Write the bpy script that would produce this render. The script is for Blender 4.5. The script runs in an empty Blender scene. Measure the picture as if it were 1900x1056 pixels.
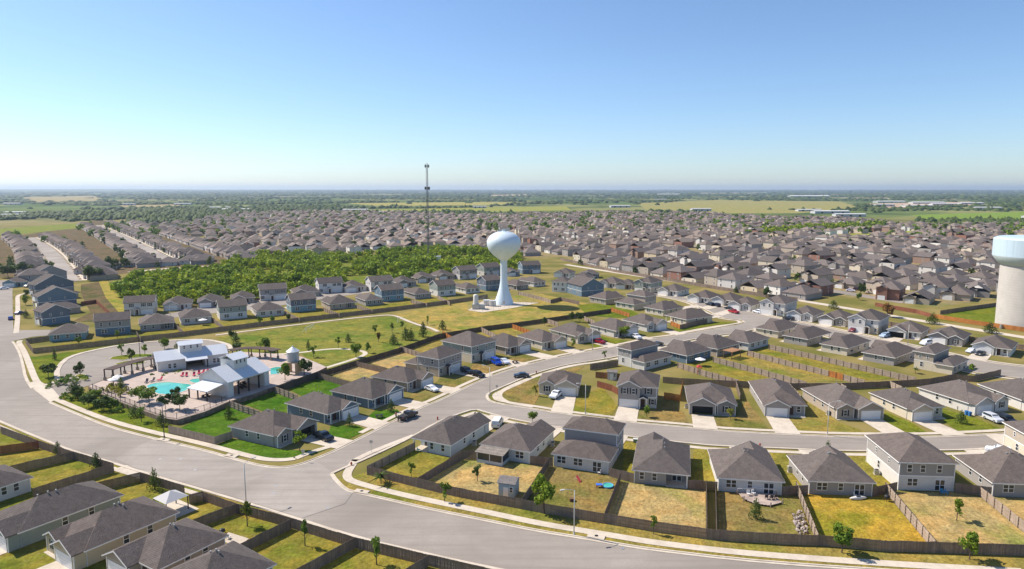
import bpy, bmesh, math, random
import numpy as np
from mathutils import Vector, Matrix, noise
random.seed(7); rng = np.random.default_rng(7)
SC = bpy.context.scene; COL = SC.collection
# ---- camera
cd = bpy.data.cameras.new('camera'); cam = bpy.data.objects.new('camera', cd); COL.objects.link(cam)
cam.location = (0, 0, 55.0); cam.rotation_euler = (math.radians(90) - math.atan(177 / 1267), 0, 0)
cd.sensor_fit = 'HORIZONTAL'; cd.sensor_width = 36.0; cd.lens = 36.0 * 1267 / 1900
cd.clip_start = 1.0; cd.clip_end = 120000.0
SC.camera = cam
# ---- sky and sun: high sun from the left, a little beyond the scene
SUN_EL, SUN_AZ = math.radians(46), math.radians(-66)      # azimuth from +Y, negative = left
SUNV = Vector((math.sin(SUN_AZ) * math.cos(SUN_EL), math.cos(SUN_AZ) * math.cos(SUN_EL), math.sin(SUN_EL)))
W = bpy.data.worlds.new('World'); SC.world = W; W.use_nodes = True
nt = W.node_tree; bg = nt.nodes['Background']
sky = nt.nodes.new('ShaderNodeTexSky'); sky.sky_type = 'NISHITA'; sky.sun_disc = False
sky.sun_elevation = SUN_EL; sky.sun_rotation = SUN_AZ
sky.altitude = 1500; sky.air_density = 1.05; sky.dust_density = 1.35; sky.ozone_density = 5.6
nt.links.new(sky.outputs[0], bg.inputs[0]); bg.inputs[1].default_value = 0.119
sl = bpy.data.lights.new('sun', 'SUN'); sl.energy = 5.0; sl.angle = math.radians(0.5); sl.color = (1.0, 0.91, 0.80)
so = bpy.data.objects.new('sun', sl); COL.objects.link(so); so.rotation_euler = SUNV.to_track_quat('Z', 'Y').to_euler()
vs = SC.view_settings; vs.view_transform = 'Standard'; vs.look = 'None'; vs.exposure = 0.44; vs.gamma = 1.0; vs.use_curve_mapping = False
SC.cycles.use_denoising = True
SC.cycles.max_bounces = 6; SC.cycles.diffuse_bounces = 3; SC.cycles.volume_bounces = 0; SC.cycles.transparent_max_bounces = 8

# ---- layout of the place in metres (x right, y away, camera foot at the origin)
D={}
D['HOUSES']=[
['grey house with covered back patio at the corner of wide road and diagonal street', -20.93, 139.41, -0.469, 9.18, 16.4, 'F', 1, 'ice', None, {'gar': 'l', 'porch': 'b'}],
['house with a screened back porch and a small shed in its yard', -6.17, 135.84, -0.412, 10.53, 14, 'F', 1, 'ice', None, {'gar': 'l', 'scr': 1, 'gab2': 1}],
['grey house with upper floor only over its street half beside the blue pool', 8.43, 130.54, -0.365, 10.98, 14, 'F', 2, 'pale', 'grey', {'gar': 'l', 'upf': 0.46, 'bdoor': 1}],
['dark grey single storey house with a recessed corner patio behind the street lamp', 23.13, 122.67, -0.244, 9.68, 16.52, 'F', 1, 'grey', None, {'gar': 'r', 'porch': 'br'}],
['pale grey house with a wooden deck and white railing at its back wall', 37.98, 119.18, -0.163, 10.96, 14.85, 'F', 1, 'pale', None, {'gar': 'l', 'bdoor': 1}],
['grey backed house between the deck house and the two storey house, yard grass golden', 54.06, 117.84, -0.08, 10.96, 13, 'F', 1, 'grey', None, {'gar': 'l', 'bdoor': 1}],
['two storey house with pale lower wall and grey upper floor with three back windows', 71.26, 119.64, -0.07, 9.73, 13.17, 'F', 2, 'pale', 'grey', {'gar': 'l', 'bdoor': 1, 'sidec': 'cream'}],
['low house right of the two storey house, cut by the right picture edge', 86.81, 116.96, -0.092, 13, 14, 'F', 1, 'grey', None, {'gar': 'l'}],
['cream two storey house half cut off at right edge with a white car', 104.73, 129.73, -0.091, 13, 11, 'F', 2, 'cream', 'tan', {'gar': 'r'}],
['corner house with white pickup on its drive and a round bed in its brown lawn', 7.29, 178.79, -0.163, 10.47, 10.98, 'N', 1, 'cream', None, {'gar': 'r', 'fg': 'l'}],
['two storey grey and cream house with dark shutters and small porch roof facing the street', 27.24, 169.22, -0.25, 9.49, 11.5, 'N', 2, 'cream', 'grey', {'gar': 'l', 'shut': 1, 'fgab': 'l'}],
['house with two cars inside its open dark garage', 43.77, 162.52, -0.197, 10.9, 15, 'N', 1, 'grey', None, {'gar': 'l', 'openg': 1, 'fg': 'r', 'shut': 1}],
['grey house with broad clipped garage gable right of the open garage house', 61.87, 161.07, -0.166, 9.6, 21.01, 'N', 1, 'grey', None, {'gar': 'l', 'clip': 1}],
['house with front window gable left and garage right, lamp post at its lawn', 78.32, 157.92, 0.07, 11.19, 17.17, 'N', 1, 'tan', None, {'gar': 'r', 'fg': 'l'}],
['narrow cream house with garage gable facing street and solar strip on its roof', 95.61, 157.15, 0.161, 9.5, 14.6, 'N', 1, 'cream', None, {'gar': 'l', 'solar': 1}],
['wide pale house with silver and black cars on its drive at the right', 113.45, 161.47, 0.314, 12, 15.59, 'N', 1, 'pale', None, {'gar': 'l', 'fg': 'r'}],
['long pale house cut by the right edge behind the silver car', 128.1, 163.92, 0.083, 12, 15.51, 'N', 1, 'pale', None, {'gar': 'l'}],
['grey corner house with open garage and dark pickup by the wide road', -62.7, 146.56, -0.473, 14.74, 11.16, 'R', 1, 'grey', None, {'gar': 'r', 'openg': 1, 'fg': 'l', 'brickf': 1}],
['blue grey house with dark shaded porch second from the wide road on the diagonal street', -55.53, 163.1, -0.595, 15.3, 9.16, 'R', 1, 'blue', None, {'gar': 'r', 'porch': 'fl'}],
['blue house with covered front porch third from the wide road on the diagonal street', -47.18, 173.55, -0.548, 14.46, 11.41, 'R', 1, 'blue', None, {'gar': 'r', 'porch': 'fl'}],
['tan house with a white car on its drive below the dark park fence', -39.29, 187.21, -0.506, 14, 9.5, 'R', 1, 'tan', None, {'gar': 'r'}],
['two storey tan house with dark cars on its drive and low rear wing', -32.48, 203.14, -0.576, 13, 11, 'R', 2, 'tan', 'grey', {'gar': 'r', 'upf': 0.62}],
['two storey grey green house with bright blue van on its drive', -22.85, 220.62, -0.698, 13, 11.5, 'R', 2, 'cream', 'sage', {'gar': 'r'}],
['single storey house with shaded front porch right of the blue van', -10.8, 232.14, -0.785, 14, 10.5, 'R', 1, 'tan', None, {'gar': 'r', 'porch': 'fl'}],
['cream sided house with a garage gable and empty shaded drive on the diagonal street', 2.24, 240.95, -0.908, 15, 10, 'R', 1, 'cream', None, {'gar': 'r'}],
['pale house left of the red pickup and the street lamp', 14.54, 252.28, -0.943, 16, 10.5, 'R', 1, 'cream', None, {'gar': 'r', 'fg': 'l'}],
['house right of the red pickup with a dark porch and a round green tree', 30.55, 261.46, -0.96, 15, 11, 'R', 1, 'pale', None, {'gar': 'r', 'porch': 'fl'}],
['house with dark brick front bay left of the corner lot with new orange fence panel', 44.98, 271.52, -0.977, 14, 10.5, 'R', 1, 'pale', None, {'gar': 'r', 'fg': 'l', 'brickf': 1}],
['corner lot house wrapped by a tall grey side fence at the far street bend', 64.53, 281.77, -1.012, 11.5, 17, 'F', 1, 'cream', None, {'gar': 'r', 'porch': 'b'}],
['cream house directly behind the corner lot house with the grey side fence', 59.57, 301.62, -0.908, 10.5, 15, 'F', 1, 'cream', None, {'gar': 'r'}],
['house with low cream rear wing and brown upper floor right of the tower shadow', 48.71, 316.5, -0.873, 11, 16, 'F', 2, 'cream', 'tan', {'gar': 'r', 'upf': 0.5}],
['single storey house with hip roof just right of the tower shadow end', 38.17, 331.43, -0.908, 11, 15, 'F', 1, 'tan', None, {'gar': 'r'}],
['teal single storey house at the corner above the parking lot', -167.8, 242.65, 0.471, 11.09, 12, 'F', 1, 'teal', None, {'gar': 'l'}],
['blue two storey gabled house second from the left above the parking lot', -157.12, 252.6, 0.483, 11.44, 9, 'F', 2, 'blue', 'grey', {'gar': 'r', 'gable': 'x'}],
['grey house with recessed dark patio third from the left along the park fence', -144.57, 260.73, 0.496, 11.73, 14, 'F', 1, 'grey', None, {'gar': 'r', 'porch': 'br'}],
['pale house with a white parasol in its back yard', -134.97, 273.78, 0.508, 11.36, 14, 'F', 1, 'pale', None, {'gar': 'r'}],
['white and green two storey gabled house at the left end of the soccer lawn', -123.73, 284.41, 0.52, 10.94, 9, 'F', 2, 'white', 'sage', {'gar': 'r', 'gable': 'x'}],
['light blue low house between two two storey houses behind the soccer goal', -109.97, 290.53, 0.532, 11.21, 14, 'F', 1, 'pale', None, {'gar': 'r'}],
['teal and slate two storey house just left of centre behind the park fence', -99.23, 302.42, 0.544, 11.16, 9, 'F', 2, 'teal', 'slate', {'gar': 'r', 'gable': 'x'}],
['low house with recessed blue patio right of the teal and slate house', -83.39, 308.72, 0.557, 12.51, 14, 'F', 1, 'tan', None, {'gar': 'r', 'porch': 'br'}],
['small grey low house left of the second teal two storey house', -69.3, 319.4, 0.569, 8.57, 14, 'F', 1, 'grey', None, {'gar': 'r'}],
['second teal two storey house above the bend of the park path', -63.96, 331.56, 0.581, 11.64, 9, 'F', 2, 'teal', 'blue', {'gar': 'r', 'gable': 'x'}],
['low hip roofed house above the start of the brown field', -48.66, 339.31, 0.593, 8.91, 14, 'F', 1, 'grey', None, {'gar': 'r'}],
['sage and white two storey house above the brown field', -38.36, 348.59, 0.606, 10.62, 9, 'F', 2, 'white', 'sage', {'gar': 'r', 'gable': 'x'}],
['low white backed house left of the water tower equipment', -24.51, 357.87, 0.618, 8.87, 13, 'F', 1, 'white', None, {'gar': 'r'}],
['slate two storey house partly behind the water tower stem on its left', -14.16, 368.3, 0.63, 10.02, 9, 'F', 2, 'blue', 'slate', {'gar': 'r', 'gable': 'x'}],
['low house with dark patio immediately right of the water tower stem', 2.48, 370.77, 0.642, 8.32, 14, 'F', 1, 'grey', None, {'gar': 'r', 'porch': 'bl'}],
['pale low house second to the right of the water tower stem', 12.31, 383.2, 0.654, 8.61, 14, 'F', 1, 'pale', None, {'gar': 'r'}],
['white walled two storey house at the fenced tower field corner', 21.63, 366.24, -0.466, 8.68, 10, 'F', 2, 'white', 'white', {'gar': 'r'}],
['blue gabled two storey house with white trim right of the tower field', 29.39, 362.34, -1.133, 15.36, 13.5, 'F', 2, 'blue', 'blue', {'gar': 'r', 'gable': 'x'}],
['cream two storey house with dark shutters at the left end of the woods', -170.15, 295.21, 0.349, 11.96, 9, 'N', 2, 'cream', 'pale', {'gar': 'r', 'gable': 'x', 'shut': 1}],
['low house with white garage door below the left end of the woods', -158.53, 306.02, 0.372, 11.33, 13, 'N', 1, 'pale', None, {'gar': 'l', 'gable': None, 'shut': 0}],
['grey house with pointed entry gable third along the wood edge', -146.29, 313.9, 0.394, 10.84, 13, 'N', 1, 'grey', None, {'gar': 'l', 'gable': None, 'shut': 0}],
['low house fourth along the wood edge behind the green two storey house', -134.44, 323.83, 0.417, 10.15, 13, 'N', 1, 'tan', None, {'gar': 'l', 'gable': None, 'shut': 0}],
['pale two storey house with a blue entry wing fifth along the wood edge', -124.78, 334.54, 0.44, 12.5, 9, 'N', 2, 'pale', 'grey', {'gar': 'r', 'gable': 'x', 'shut': 1}],
['low brown roofed house sixth along the wood edge', -110.36, 343.07, 0.463, 12.5, 13, 'N', 1, 'tan', None, {'gar': 'l', 'gable': None, 'shut': 0}],
['tall white two storey house with balcony shadows at mid wood edge', -102.37, 358.47, 0.485, 12.5, 9, 'N', 2, 'white', 'white', {'gar': 'r', 'gable': 'x', 'shut': 1}],
['low house with white garage right of the tall white house', -89.01, 361.37, 0.508, 12.0, 13, 'N', 1, 'pale', None, {'gar': 'l', 'gable': None, 'shut': 0}],
['white two storey house with many small windows behind the second teal house', -76.16, 365.15, 0.531, 12.5, 9, 'N', 2, 'white', 'pale', {'gar': 'r', 'gable': 'x', 'shut': 1}],
['low house behind the bend of the park path along the wood edge', -64.09, 380.47, 0.553, 11.88, 13, 'N', 1, 'grey', None, {'gar': 'l', 'gable': None, 'shut': 0}],
['low wide brown roofed house below the dark edge of the woods', -55.69, 399.63, 0.576, 12.5, 13, 'N', 1, 'tan', None, {'gar': 'l', 'gable': None, 'shut': 0}],
['low brown roofed house left of the tall grey two storey pair', -44.35, 410.57, 0.599, 12.13, 13, 'N', 1, 'tan', None, {'gar': 'l', 'gable': None, 'shut': 0}],
['grey two storey house, left one of the pair left of the tower stem', -31.95, 415.41, 0.621, 12.5, 9, 'N', 2, 'pale', 'grey', {'gar': 'r', 'gable': 'x', 'shut': 1}],
['grey two storey house, right one of the pair touching the tower stem', -17.67, 431.09, 0.644, 12.5, 9, 'N', 2, 'pale', 'sage', {'gar': 'r', 'gable': 'x', 'shut': 1}],
['small blue gabled house just right of the tower stem below the woods', -2.0, 429.98, 0.524, 9, 10, 'N', 1, 'blue', None, {'gar': 'l', 'gable': None, 'shut': 0}],
['blue and white two storey house standing alone right of the tower', 6.88, 443.68, 0.326, 12.66, 9, 'N', 2, 'blue', 'blue', {'gar': 'r', 'gable': 'x', 'shut': 1}],
['white gabled small house upper left of the right hand street rows', 26.35, 427.65, -0.436, 10, 12, 'N', 1, 'white', None, {'gar': 'l', 'gable': None, 'shut': 0}],
['gabled pale house with two front gables right of the tower field', 34.52, 405.79, -0.524, 11, 12, 'N', 1, 'white', None, {'gar': 'l', 'gable': None, 'shut': 0}],
['slate blue gabled house behind the two gabled pale house', 44.16, 420.3, 0.0, 10.04, 10, 'N', 1, 'slate', None, {'gar': 'l', 'gable': None, 'shut': 0}],
['pale house with steep garage gable left of the green two storey house', 48.56, 383.74, -0.611, 11, 13, 'N', 1, 'white', None, {'gar': 'l', 'gable': None, 'shut': 0}],
['brown roofed low house touching the green two storey house', 57.94, 376.34, -0.474, 8.98, 11, 'N', 1, 'tan', None, {'gar': 'l', 'gable': None, 'shut': 0}],
['blue grey two storey house nearest of the left column, gable end to camera', -190.22, 272.02, 0.917, 9.99, 8.5, 'L', 2, 'blue', 'slate', {'gar': 'l', 'gable': 'x'}],
['low tan house second of the left column of gables', -204.33, 292.08, 0.793, 14.71, 8.5, 'L', 1, 'tan', None, {'gar': 'l', 'gable': None}],
['blue gabled house third of the left column with dark gable', -219.63, 312.34, 0.75, 15.28, 8.5, 'L', 2, 'slate', 'blue', {'gar': 'l', 'gable': 'x'}],
['low brown house fourth of the left column of gables', -232.98, 330.63, 0.843, 17.94, 8.5, 'L', 1, 'tan', None, {'gar': 'l', 'gable': None}],
['grey gabled two storey house fifth of the left column', -247.66, 351.13, 0.972, 18.3, 8.5, 'L', 2, 'grey', 'slate', {'gar': 'l', 'gable': 'x'}],
['low pale roofed house sixth of the left column of gables', -262.82, 372.24, 0.941, 18.27, 8.5, 'L', 1, 'grey', None, {'gar': 'l', 'gable': None}],
['grey house last of the left column below the street end', -280.84, 398.29, 0.976, 17.39, 8.5, 'L', 2, 'grey', 'grey', {'gar': 'l', 'gable': 'x'}],
['pale blue house with white cars beside it at the left edge', -286.77, 380.54, 0.405, 10.9, 12, 'N', 1, 'teal', None, {'gar': 'l'}],
['cream and green two storey house with front gable near the middle right', 66.79, 366.24, -0.733, 9.5, 12, 'N', 2, 'cream', 'sage', {'gar': 'l', 'fgab': 'l'}],
['gabled white garage house right of the green two storey house', 76.5, 354.79, -0.75, 10.5, 14, 'N', 1, 'white', None, {'gar': 'l', 'fgab': None}],
['white gabled garage house with a small porch gable at its left', 86.36, 332.24, -0.75, 10.5, 14, 'N', 1, 'white', None, {'gar': 'l', 'fgab': None}],
['white gabled house behind the two dark parked cars', 96.02, 324.3, -0.75, 10.5, 14, 'N', 1, 'white', None, {'gar': 'l', 'fgab': None}],
['pale house with blue bay right of the red car', 99.61, 310.9, -0.75, 10.5, 14, 'N', 1, 'pale', None, {'gar': 'l', 'fgab': None, 'fg': 'r'}],
['two storey pale house with sage side wall and white car on its left', 110.83, 299.87, -0.75, 10.5, 14, 'N', 2, 'white', 'pale', {'gar': 'l', 'fgab': 'l'}],
['white gabled house with a porch post and dark car at its left', 117.05, 286.5, -0.75, 10.5, 14, 'N', 1, 'white', None, {'gar': 'l', 'fgab': None, 'fg': 'r'}],
['grey gabled house left of the two storey house with maroon car', 126.06, 276.5, -0.75, 10.5, 14, 'N', 1, 'grey', None, {'gar': 'l', 'fgab': None, 'fg': 'r'}],
['two storey cream house with front gable and maroon car on its drive', 131.76, 262.45, -0.75, 10.5, 14, 'N', 2, 'cream', 'pale', {'gar': 'l', 'fgab': 'l'}],
['white gabled house with open dark garage right of the maroon car', 141.32, 252.08, -0.75, 10.5, 14, 'N', 1, 'white', None, {'gar': 'l', 'fgab': None, 'openg': 1}],
['house with two white gables and white van on its drive', 150.23, 241.6, -0.75, 10.5, 14, 'N', 1, 'grey', None, {'gar': 'l', 'fgab': None, 'fg': 'r'}],
['last house of the far street row with dark car at its white garage', 156.34, 226.79, -0.75, 10.5, 14, 'N', 1, 'white', None, {'gar': 'l', 'fgab': None, 'porch': 'fr'}],
['two storey house at the street bend with a blue grey rear wing and patio roof', 33.62, 211.17, -0.873, 10.5, 13, 'L', 2, 'pale', 'grey', {'gar': 'l', 'upf': 0.5}],
['long house with blue rear wall and white parasol', 47.55, 221.04, -0.873, 12.33, 13, 'L', 1, 'pale', None, {'gar': 'l', 'sidec': 'blue'}],
['house with a brown timber patio cover behind it', 59.82, 230.34, -0.873, 12.5, 13, 'L', 1, 'tan', None, {'gar': 'l'}],
['house with blue patio things left of the long parallel fences', 73.93, 237.66, -0.873, 11.13, 13, 'L', 1, 'pale', None, {'gar': 'l'}],
['cream house behind the top of the long parallel fences', 91.89, 257.08, -0.873, 10.81, 16.74, 'L', 1, 'cream', None, {'gar': 'l'}],
['blue grey house with dark corner patio at the fence top', 97.28, 243.66, -0.873, 10.5, 17, 'L', 1, 'grey', None, {'gar': 'l', 'porch': 'br'}],
['cream backed house in the middle of the far yard row', 104.68, 229.9, -0.873, 10.5, 17, 'L', 1, 'cream', None, {'gar': 'l'}],
['blue grey house with teal windows beside the palm yard', 112.69, 217.47, -0.873, 11.17, 17, 'L', 1, 'grey', None, {'gar': 'l', 'bdoor': 1}],
['tan house with low rear wing and upper floor at the right street bend', 124.6, 206.28, -0.873, 10.5, 13, 'L', 2, 'cream', 'tan', {'gar': 'l', 'upf': 0.5, 'bdoor': 1}],
['grey house cut by the left edge at the bottom left', -93.02, 111.32, 1.027, 8.93, 10, 'L', 1, 'pale', None, {'gar': 'r'}],
['olive grey house with two side windows, second from the bottom left edge', -76.88, 97.57, 0.998, 16.83, 9.6, 'L', 1, 'sage', None, {'gar': 'r'}],
['buff sided house with front gable wing and white garage at bottom left', -63.42, 92.24, 0.997, 15.51, 9.8, 'L', 1, 'buff', None, {'gar': 'r', 'fg': 'l'}],
['tan house with roof ridge ending beside the outdoor sofa patio', -50.27, 87.17, 1.023, 12.36, 9.8, 'L', 1, 'tan', None, {'gar': 'l'}],
['house at the very bottom edge with only its roof showing', -41.28, 79.6, 0.938, 12.61, 9.8, 'L', 1, 'tan', None, {'gar': 'r'}],
]
D['KERBS']=[
[(-181.71,243.36),(-176.98,238.15),(-166.06,225.25),(-152.93,208.26),(-143.12,195.3),(-133.49,184.33)],
[(-120.27,171.86),(-108.0,163.1),(-94.19,153.42),(-80.95,146.43),(-65.52,139.1),(-56.12,133.64),(-49.71,130.4),(-45.54,129.73),(-42.63,131.46),(-40.57,134.12),(-37.86,138.2),(-35.37,143.16),(-31.84,150.19),(-28.48,157.15),(-23.09,167.74),(-18.98,173.55),(-10.24,190.77),(-1.49,203.76),(8.31,213.85),(19.61,223.36),(32.46,232.33),(40.35,238.15),(51.54,247.87),(61.67,253.03),(78.3,264.52),(90.43,273.13)],
[(96.74,278.79),(97.58,284.68),(92.36,287.72),(90.53,290.82),(89.25,309.48),(88.02,327.43),(84.58,338.03),(77.13,351.13),(70.5,360.43)],
[(-35.13,126.87),(-33.59,124.0),(-30.65,119.64),(-28.31,118.51),(-22.6,115.87),(-14.52,112.12),(-4.52,108.02),(4.55,104.2),(11.24,102.12),(17.64,99.8),(21.17,98.67),(33.25,95.81),(43.76,94.1),(54.2,92.8),(72.87,90.44),(87.01,89.11)],
[(-35.13,126.87),(-33.3,129.73),(-30.04,134.12),(-22.02,147.1),(-17.89,156.39),(-13.35,162.28),(-9.39,166.45),(-6.71,163.92),(-0.78,159.09),(10.78,152.69),(24.55,147.78),(29.0,145.93),(39.44,142.68),(43.7,141.41),(58.94,139.87),(65.61,138.8),(75.57,138.35),(90.17,138.8),(97.24,139.1),(104.36,140.33),(119.09,143.16)],
[(126.9,153.05),(117.24,150.19),(112.78,148.98),(100.94,147.61),(95.11,146.93),(87.65,146.76),(74.74,146.93),(59.57,148.8),(46.64,151.01),(41.63,152.91),(28.69,156.39),(23.87,158.31),(10.92,163.51),(5.45,166.66),(-0.97,169.49),(-5.49,172.36),(-6.6,175.9),(-6.59,179.52),(-3.6,184.33),(0.4,190.43),(4.64,197.06),(8.52,201.89),(16.5,209.91),(26.89,215.73),(34.64,220.76),(49.68,233.97),(61.22,243.36),(76.56,253.51),(90.11,260.41),(96.92,266.62)],
[(96.92,266.62),(109.28,277.64),(113.25,270.92),(118.86,254.48),(123.84,239.86),(127.87,226.02),(134.89,216.43),(139.24,201.89),(145.64,197.06),(154.0,191.32)],
[(165.1,205.66),(156.24,209.58),(149.85,217.86),(144.87,229.93),(137.85,244.25),(131.04,258.4),(122.18,276.5),(113.86,289.58),(109.13,302.56),(99.81,319.71),(92.11,338.88),(85.54,351.13),(76.4,368.22)],
[(-161.03,184.85),(-138.15,167.3),(-122.12,156.77),(-106.72,146.76),(-92.52,137.9),(-84.91,134.12),(-72.53,127.38),(-57.02,119.41),(-41.93,111.52),(-24.98,102.12),(-12.68,96.95),(-3.96,93.52),(7.6,89.51),(25.44,85.31),(52.79,82.36),(79.93,81.23)],
]
D['KSIDE']=[1, 1, 1, 1, 1, 1, 1, 1, 1]
D['ROADS']=[
[(-304.29,412.7),(-265.36,358.53),(-214.27,288.34),(-196.07,263.48),(-181.71,243.36),(-176.98,238.15),(-166.06,225.25),(-152.93,208.26),(-143.12,195.3),(-133.49,184.33),(-120.27,171.86),(-108.0,163.1),(-94.19,153.42),(-80.95,146.43),(-65.52,139.1),(-56.12,133.64),(-49.71,130.4),(-45.54,129.73),(-42.63,131.46),(-40.57,134.12),(-40.57,134.12),(-37.74,130.27),(-35.13,126.87),(-33.59,124.0),(-30.65,119.64),(-28.31,118.51),(-22.6,115.87),(-14.52,112.12),(-4.52,108.02),(4.55,104.2),(11.24,102.12),(17.64,99.8),(21.17,98.67),(33.25,95.81),(43.76,94.1),(54.2,92.8),(72.87,90.44),(87.01,89.11),(79.93,81.23),(52.79,82.36),(25.44,85.31),(7.6,89.51),(-3.96,93.52),(-12.68,96.95),(-24.98,102.12),(-41.93,111.52),(-57.02,119.41),(-72.53,127.38),(-84.91,134.12),(-92.52,137.9),(-106.72,146.76),(-122.12,156.77),(-138.15,167.3),(-161.03,184.85),(-217.14,238.15),(-292.28,332.24),(-341.75,412.7)],
[(-42.63,131.46),(-40.57,134.12),(-37.86,138.2),(-35.37,143.16),(-31.84,150.19),(-28.48,157.15),(-23.09,167.74),(-18.98,173.55),(-10.24,190.77),(-1.49,203.76),(8.31,213.85),(19.61,223.36),(32.46,232.33),(40.35,238.15),(51.54,247.87),(61.67,253.03),(78.3,264.52),(90.43,273.13),(96.74,278.79),(96.92,266.62),(90.11,260.41),(76.56,253.51),(61.22,243.36),(49.68,233.97),(34.64,220.76),(26.89,215.73),(16.5,209.91),(8.52,201.89),(4.64,197.06),(0.4,190.43),(-3.6,184.33),(-6.59,179.52),(-6.6,175.9),(-6.59,179.52),(-6.6,175.9),(-5.49,172.36),(-6.71,163.92),(-9.39,166.45),(-13.35,162.28),(-17.89,156.39),(-22.02,147.1),(-30.04,134.12),(-33.3,129.73),(-35.13,126.87)],
[(-6.64,176.85),(-5.49,172.36),(-5.49,172.36),(-0.97,169.49),(5.45,166.66),(10.92,163.51),(23.87,158.31),(28.69,156.39),(41.63,152.91),(46.64,151.01),(59.57,148.8),(74.74,146.93),(87.65,146.76),(95.11,146.93),(100.94,147.61),(112.78,148.98),(117.24,150.19),(126.9,153.05),(119.09,143.16),(104.36,140.33),(97.24,139.1),(90.17,138.8),(75.57,138.35),(65.61,138.8),(58.94,139.87),(43.7,141.41),(39.44,142.68),(29.0,145.93),(24.55,147.78),(10.78,152.69),(-0.78,159.09),(-6.71,163.92),(-9.39,166.45),(-9.39,166.45)],
[(96.74,278.79),(97.58,284.68),(92.36,287.72),(90.53,290.82),(89.25,309.48),(88.02,327.43),(84.58,338.03),(77.13,351.13),(70.5,360.43),(76.4,368.22),(85.54,351.13),(92.11,338.88),(99.81,319.71),(109.13,302.56),(113.86,289.58),(122.18,276.5),(131.04,258.4),(137.85,244.25),(144.87,229.93),(149.85,217.86),(156.24,209.58),(165.1,205.66),(154.0,191.32),(145.64,197.06),(139.24,201.89),(134.89,216.43),(127.87,226.02),(123.84,239.86),(118.86,254.48),(113.25,270.92),(109.28,277.64),(96.92,266.62),(96.92,266.62)],
[(-196.28,263.48),(-189.01,264.0),(-181.92,264.52),(-175.21,254.48),(-180.38,251.6),(-181.82,245.15),(-182.36,244.25)],
[(-140.83,332.24),(-120.6,351.13),(-97.48,370.22),(-73.07,366.24),(-86.95,351.13),(-103.13,330.63),(-119.0,309.48),(-132.8,301.21),(-149.78,287.11),(-154.26,295.93)],
]
D['PARK']=[[(-133.49, 184.33), (-120.27, 171.86), (-121.19, 177.33), (-120.6, 182.79), (-119.59, 186.96), (-118.68, 195.3), (-113.12, 210.92), (-104.23, 210.92), (-97.64, 227.56), (-98.59, 233.47), (-103.19, 239.86), (-113.45, 246.5), (-127.41, 244.25), (-138.64, 237.64), (-144.54, 227.56), (-145.78, 220.02), (-142.51, 210.92), (-137.77, 201.89), (-132.21, 194.15), (-130.51, 189.66), (-131.61, 186.96)]]
D['ISLES']=[[(-131.45, 217.14), (-132.14, 220.76), (-128.43, 223.73), (-121.05, 224.49), (-118.93, 220.76), (-124.2, 219.3), (-126.09, 215.73)], [(-126.11, 210.92), (-124.47, 215.03), (-120.15, 215.73), (-117.3, 213.64), (-117.56, 210.92), (-122.75, 208.92)], [(-130.01, 197.65), (-129.53, 199.44), (-126.16, 197.65), (-123.69, 194.15), (-125.15, 192.44)]]
D['WALKS']=[
([(-180.24,245.15),(-178.49,241.6),(-168.27,229.93),(-150.9,208.26),(-138.29,192.44),(-132.98,186.96)],1.7),
([(-120.47,174.48),(-110.66,167.3),(-96.6,157.54),(-82.93,150.19),(-67.04,142.52),(-57.57,137.31),(-50.94,133.84),(-46.81,133.56),(-44.65,134.41)],1.7),
([(-44.65,134.41),(-42.19,138.2),(-39.0,141.26)],1.5),
([(-32.08,133.84),(-32.22,129.73),(-32.23,126.62),(-31.32,124.13),(-28.99,122.44),(-23.21,119.18),(-14.89,115.23),(-4.64,110.92),(4.65,106.72),(11.47,104.37),(18.02,102.12),(21.59,100.78),(33.86,97.72),(44.59,96.03),(55.13,94.54),(74.31,92.38)],1.7),
([(-32.44,133.0),(-29.65,138.2),(-22.12,147.78)],1.4),
([(24.07,212.27),(16.88,208.26),(8.56,198.84),(1.54,189.66),(-2.96,181.77),(-3.62,177.33),(-2.12,173.09),(0.0,170.82),(5.5,168.17)],1.5),
([(-112.71,254.48),(-101.74,263.48),(-91.48,272.02),(-71.43,287.11),(-59.08,294.64),(-53.82,296.58),(-49.21,292.08),(-45.9,285.89),(-41.43,278.79),(-37.58,273.46),(-32.29,267.68),(-28.76,260.92)],1.6),
([(-79.95,223.73),(-72.16,226.02),(-66.86,229.93),(-61.22,232.33),(-54.04,230.72),(-49.72,227.02),(-49.24,222.24),(-53.63,213.64),(-57.78,206.57)],1.6),
([(60.79,255.93),(82.26,271.47),(93.26,277.07),(96.62,281.12)],1.4),
([(-191.35,258.4),(-213.07,289.58),(-243.66,332.24),(-258.78,352.95),(-258.97,360.43),(-260.92,368.22)],1.8),
([(-78.07,130.27),(-75.53,128.42),(-72.23,126.62)],1.8),
]
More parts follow.
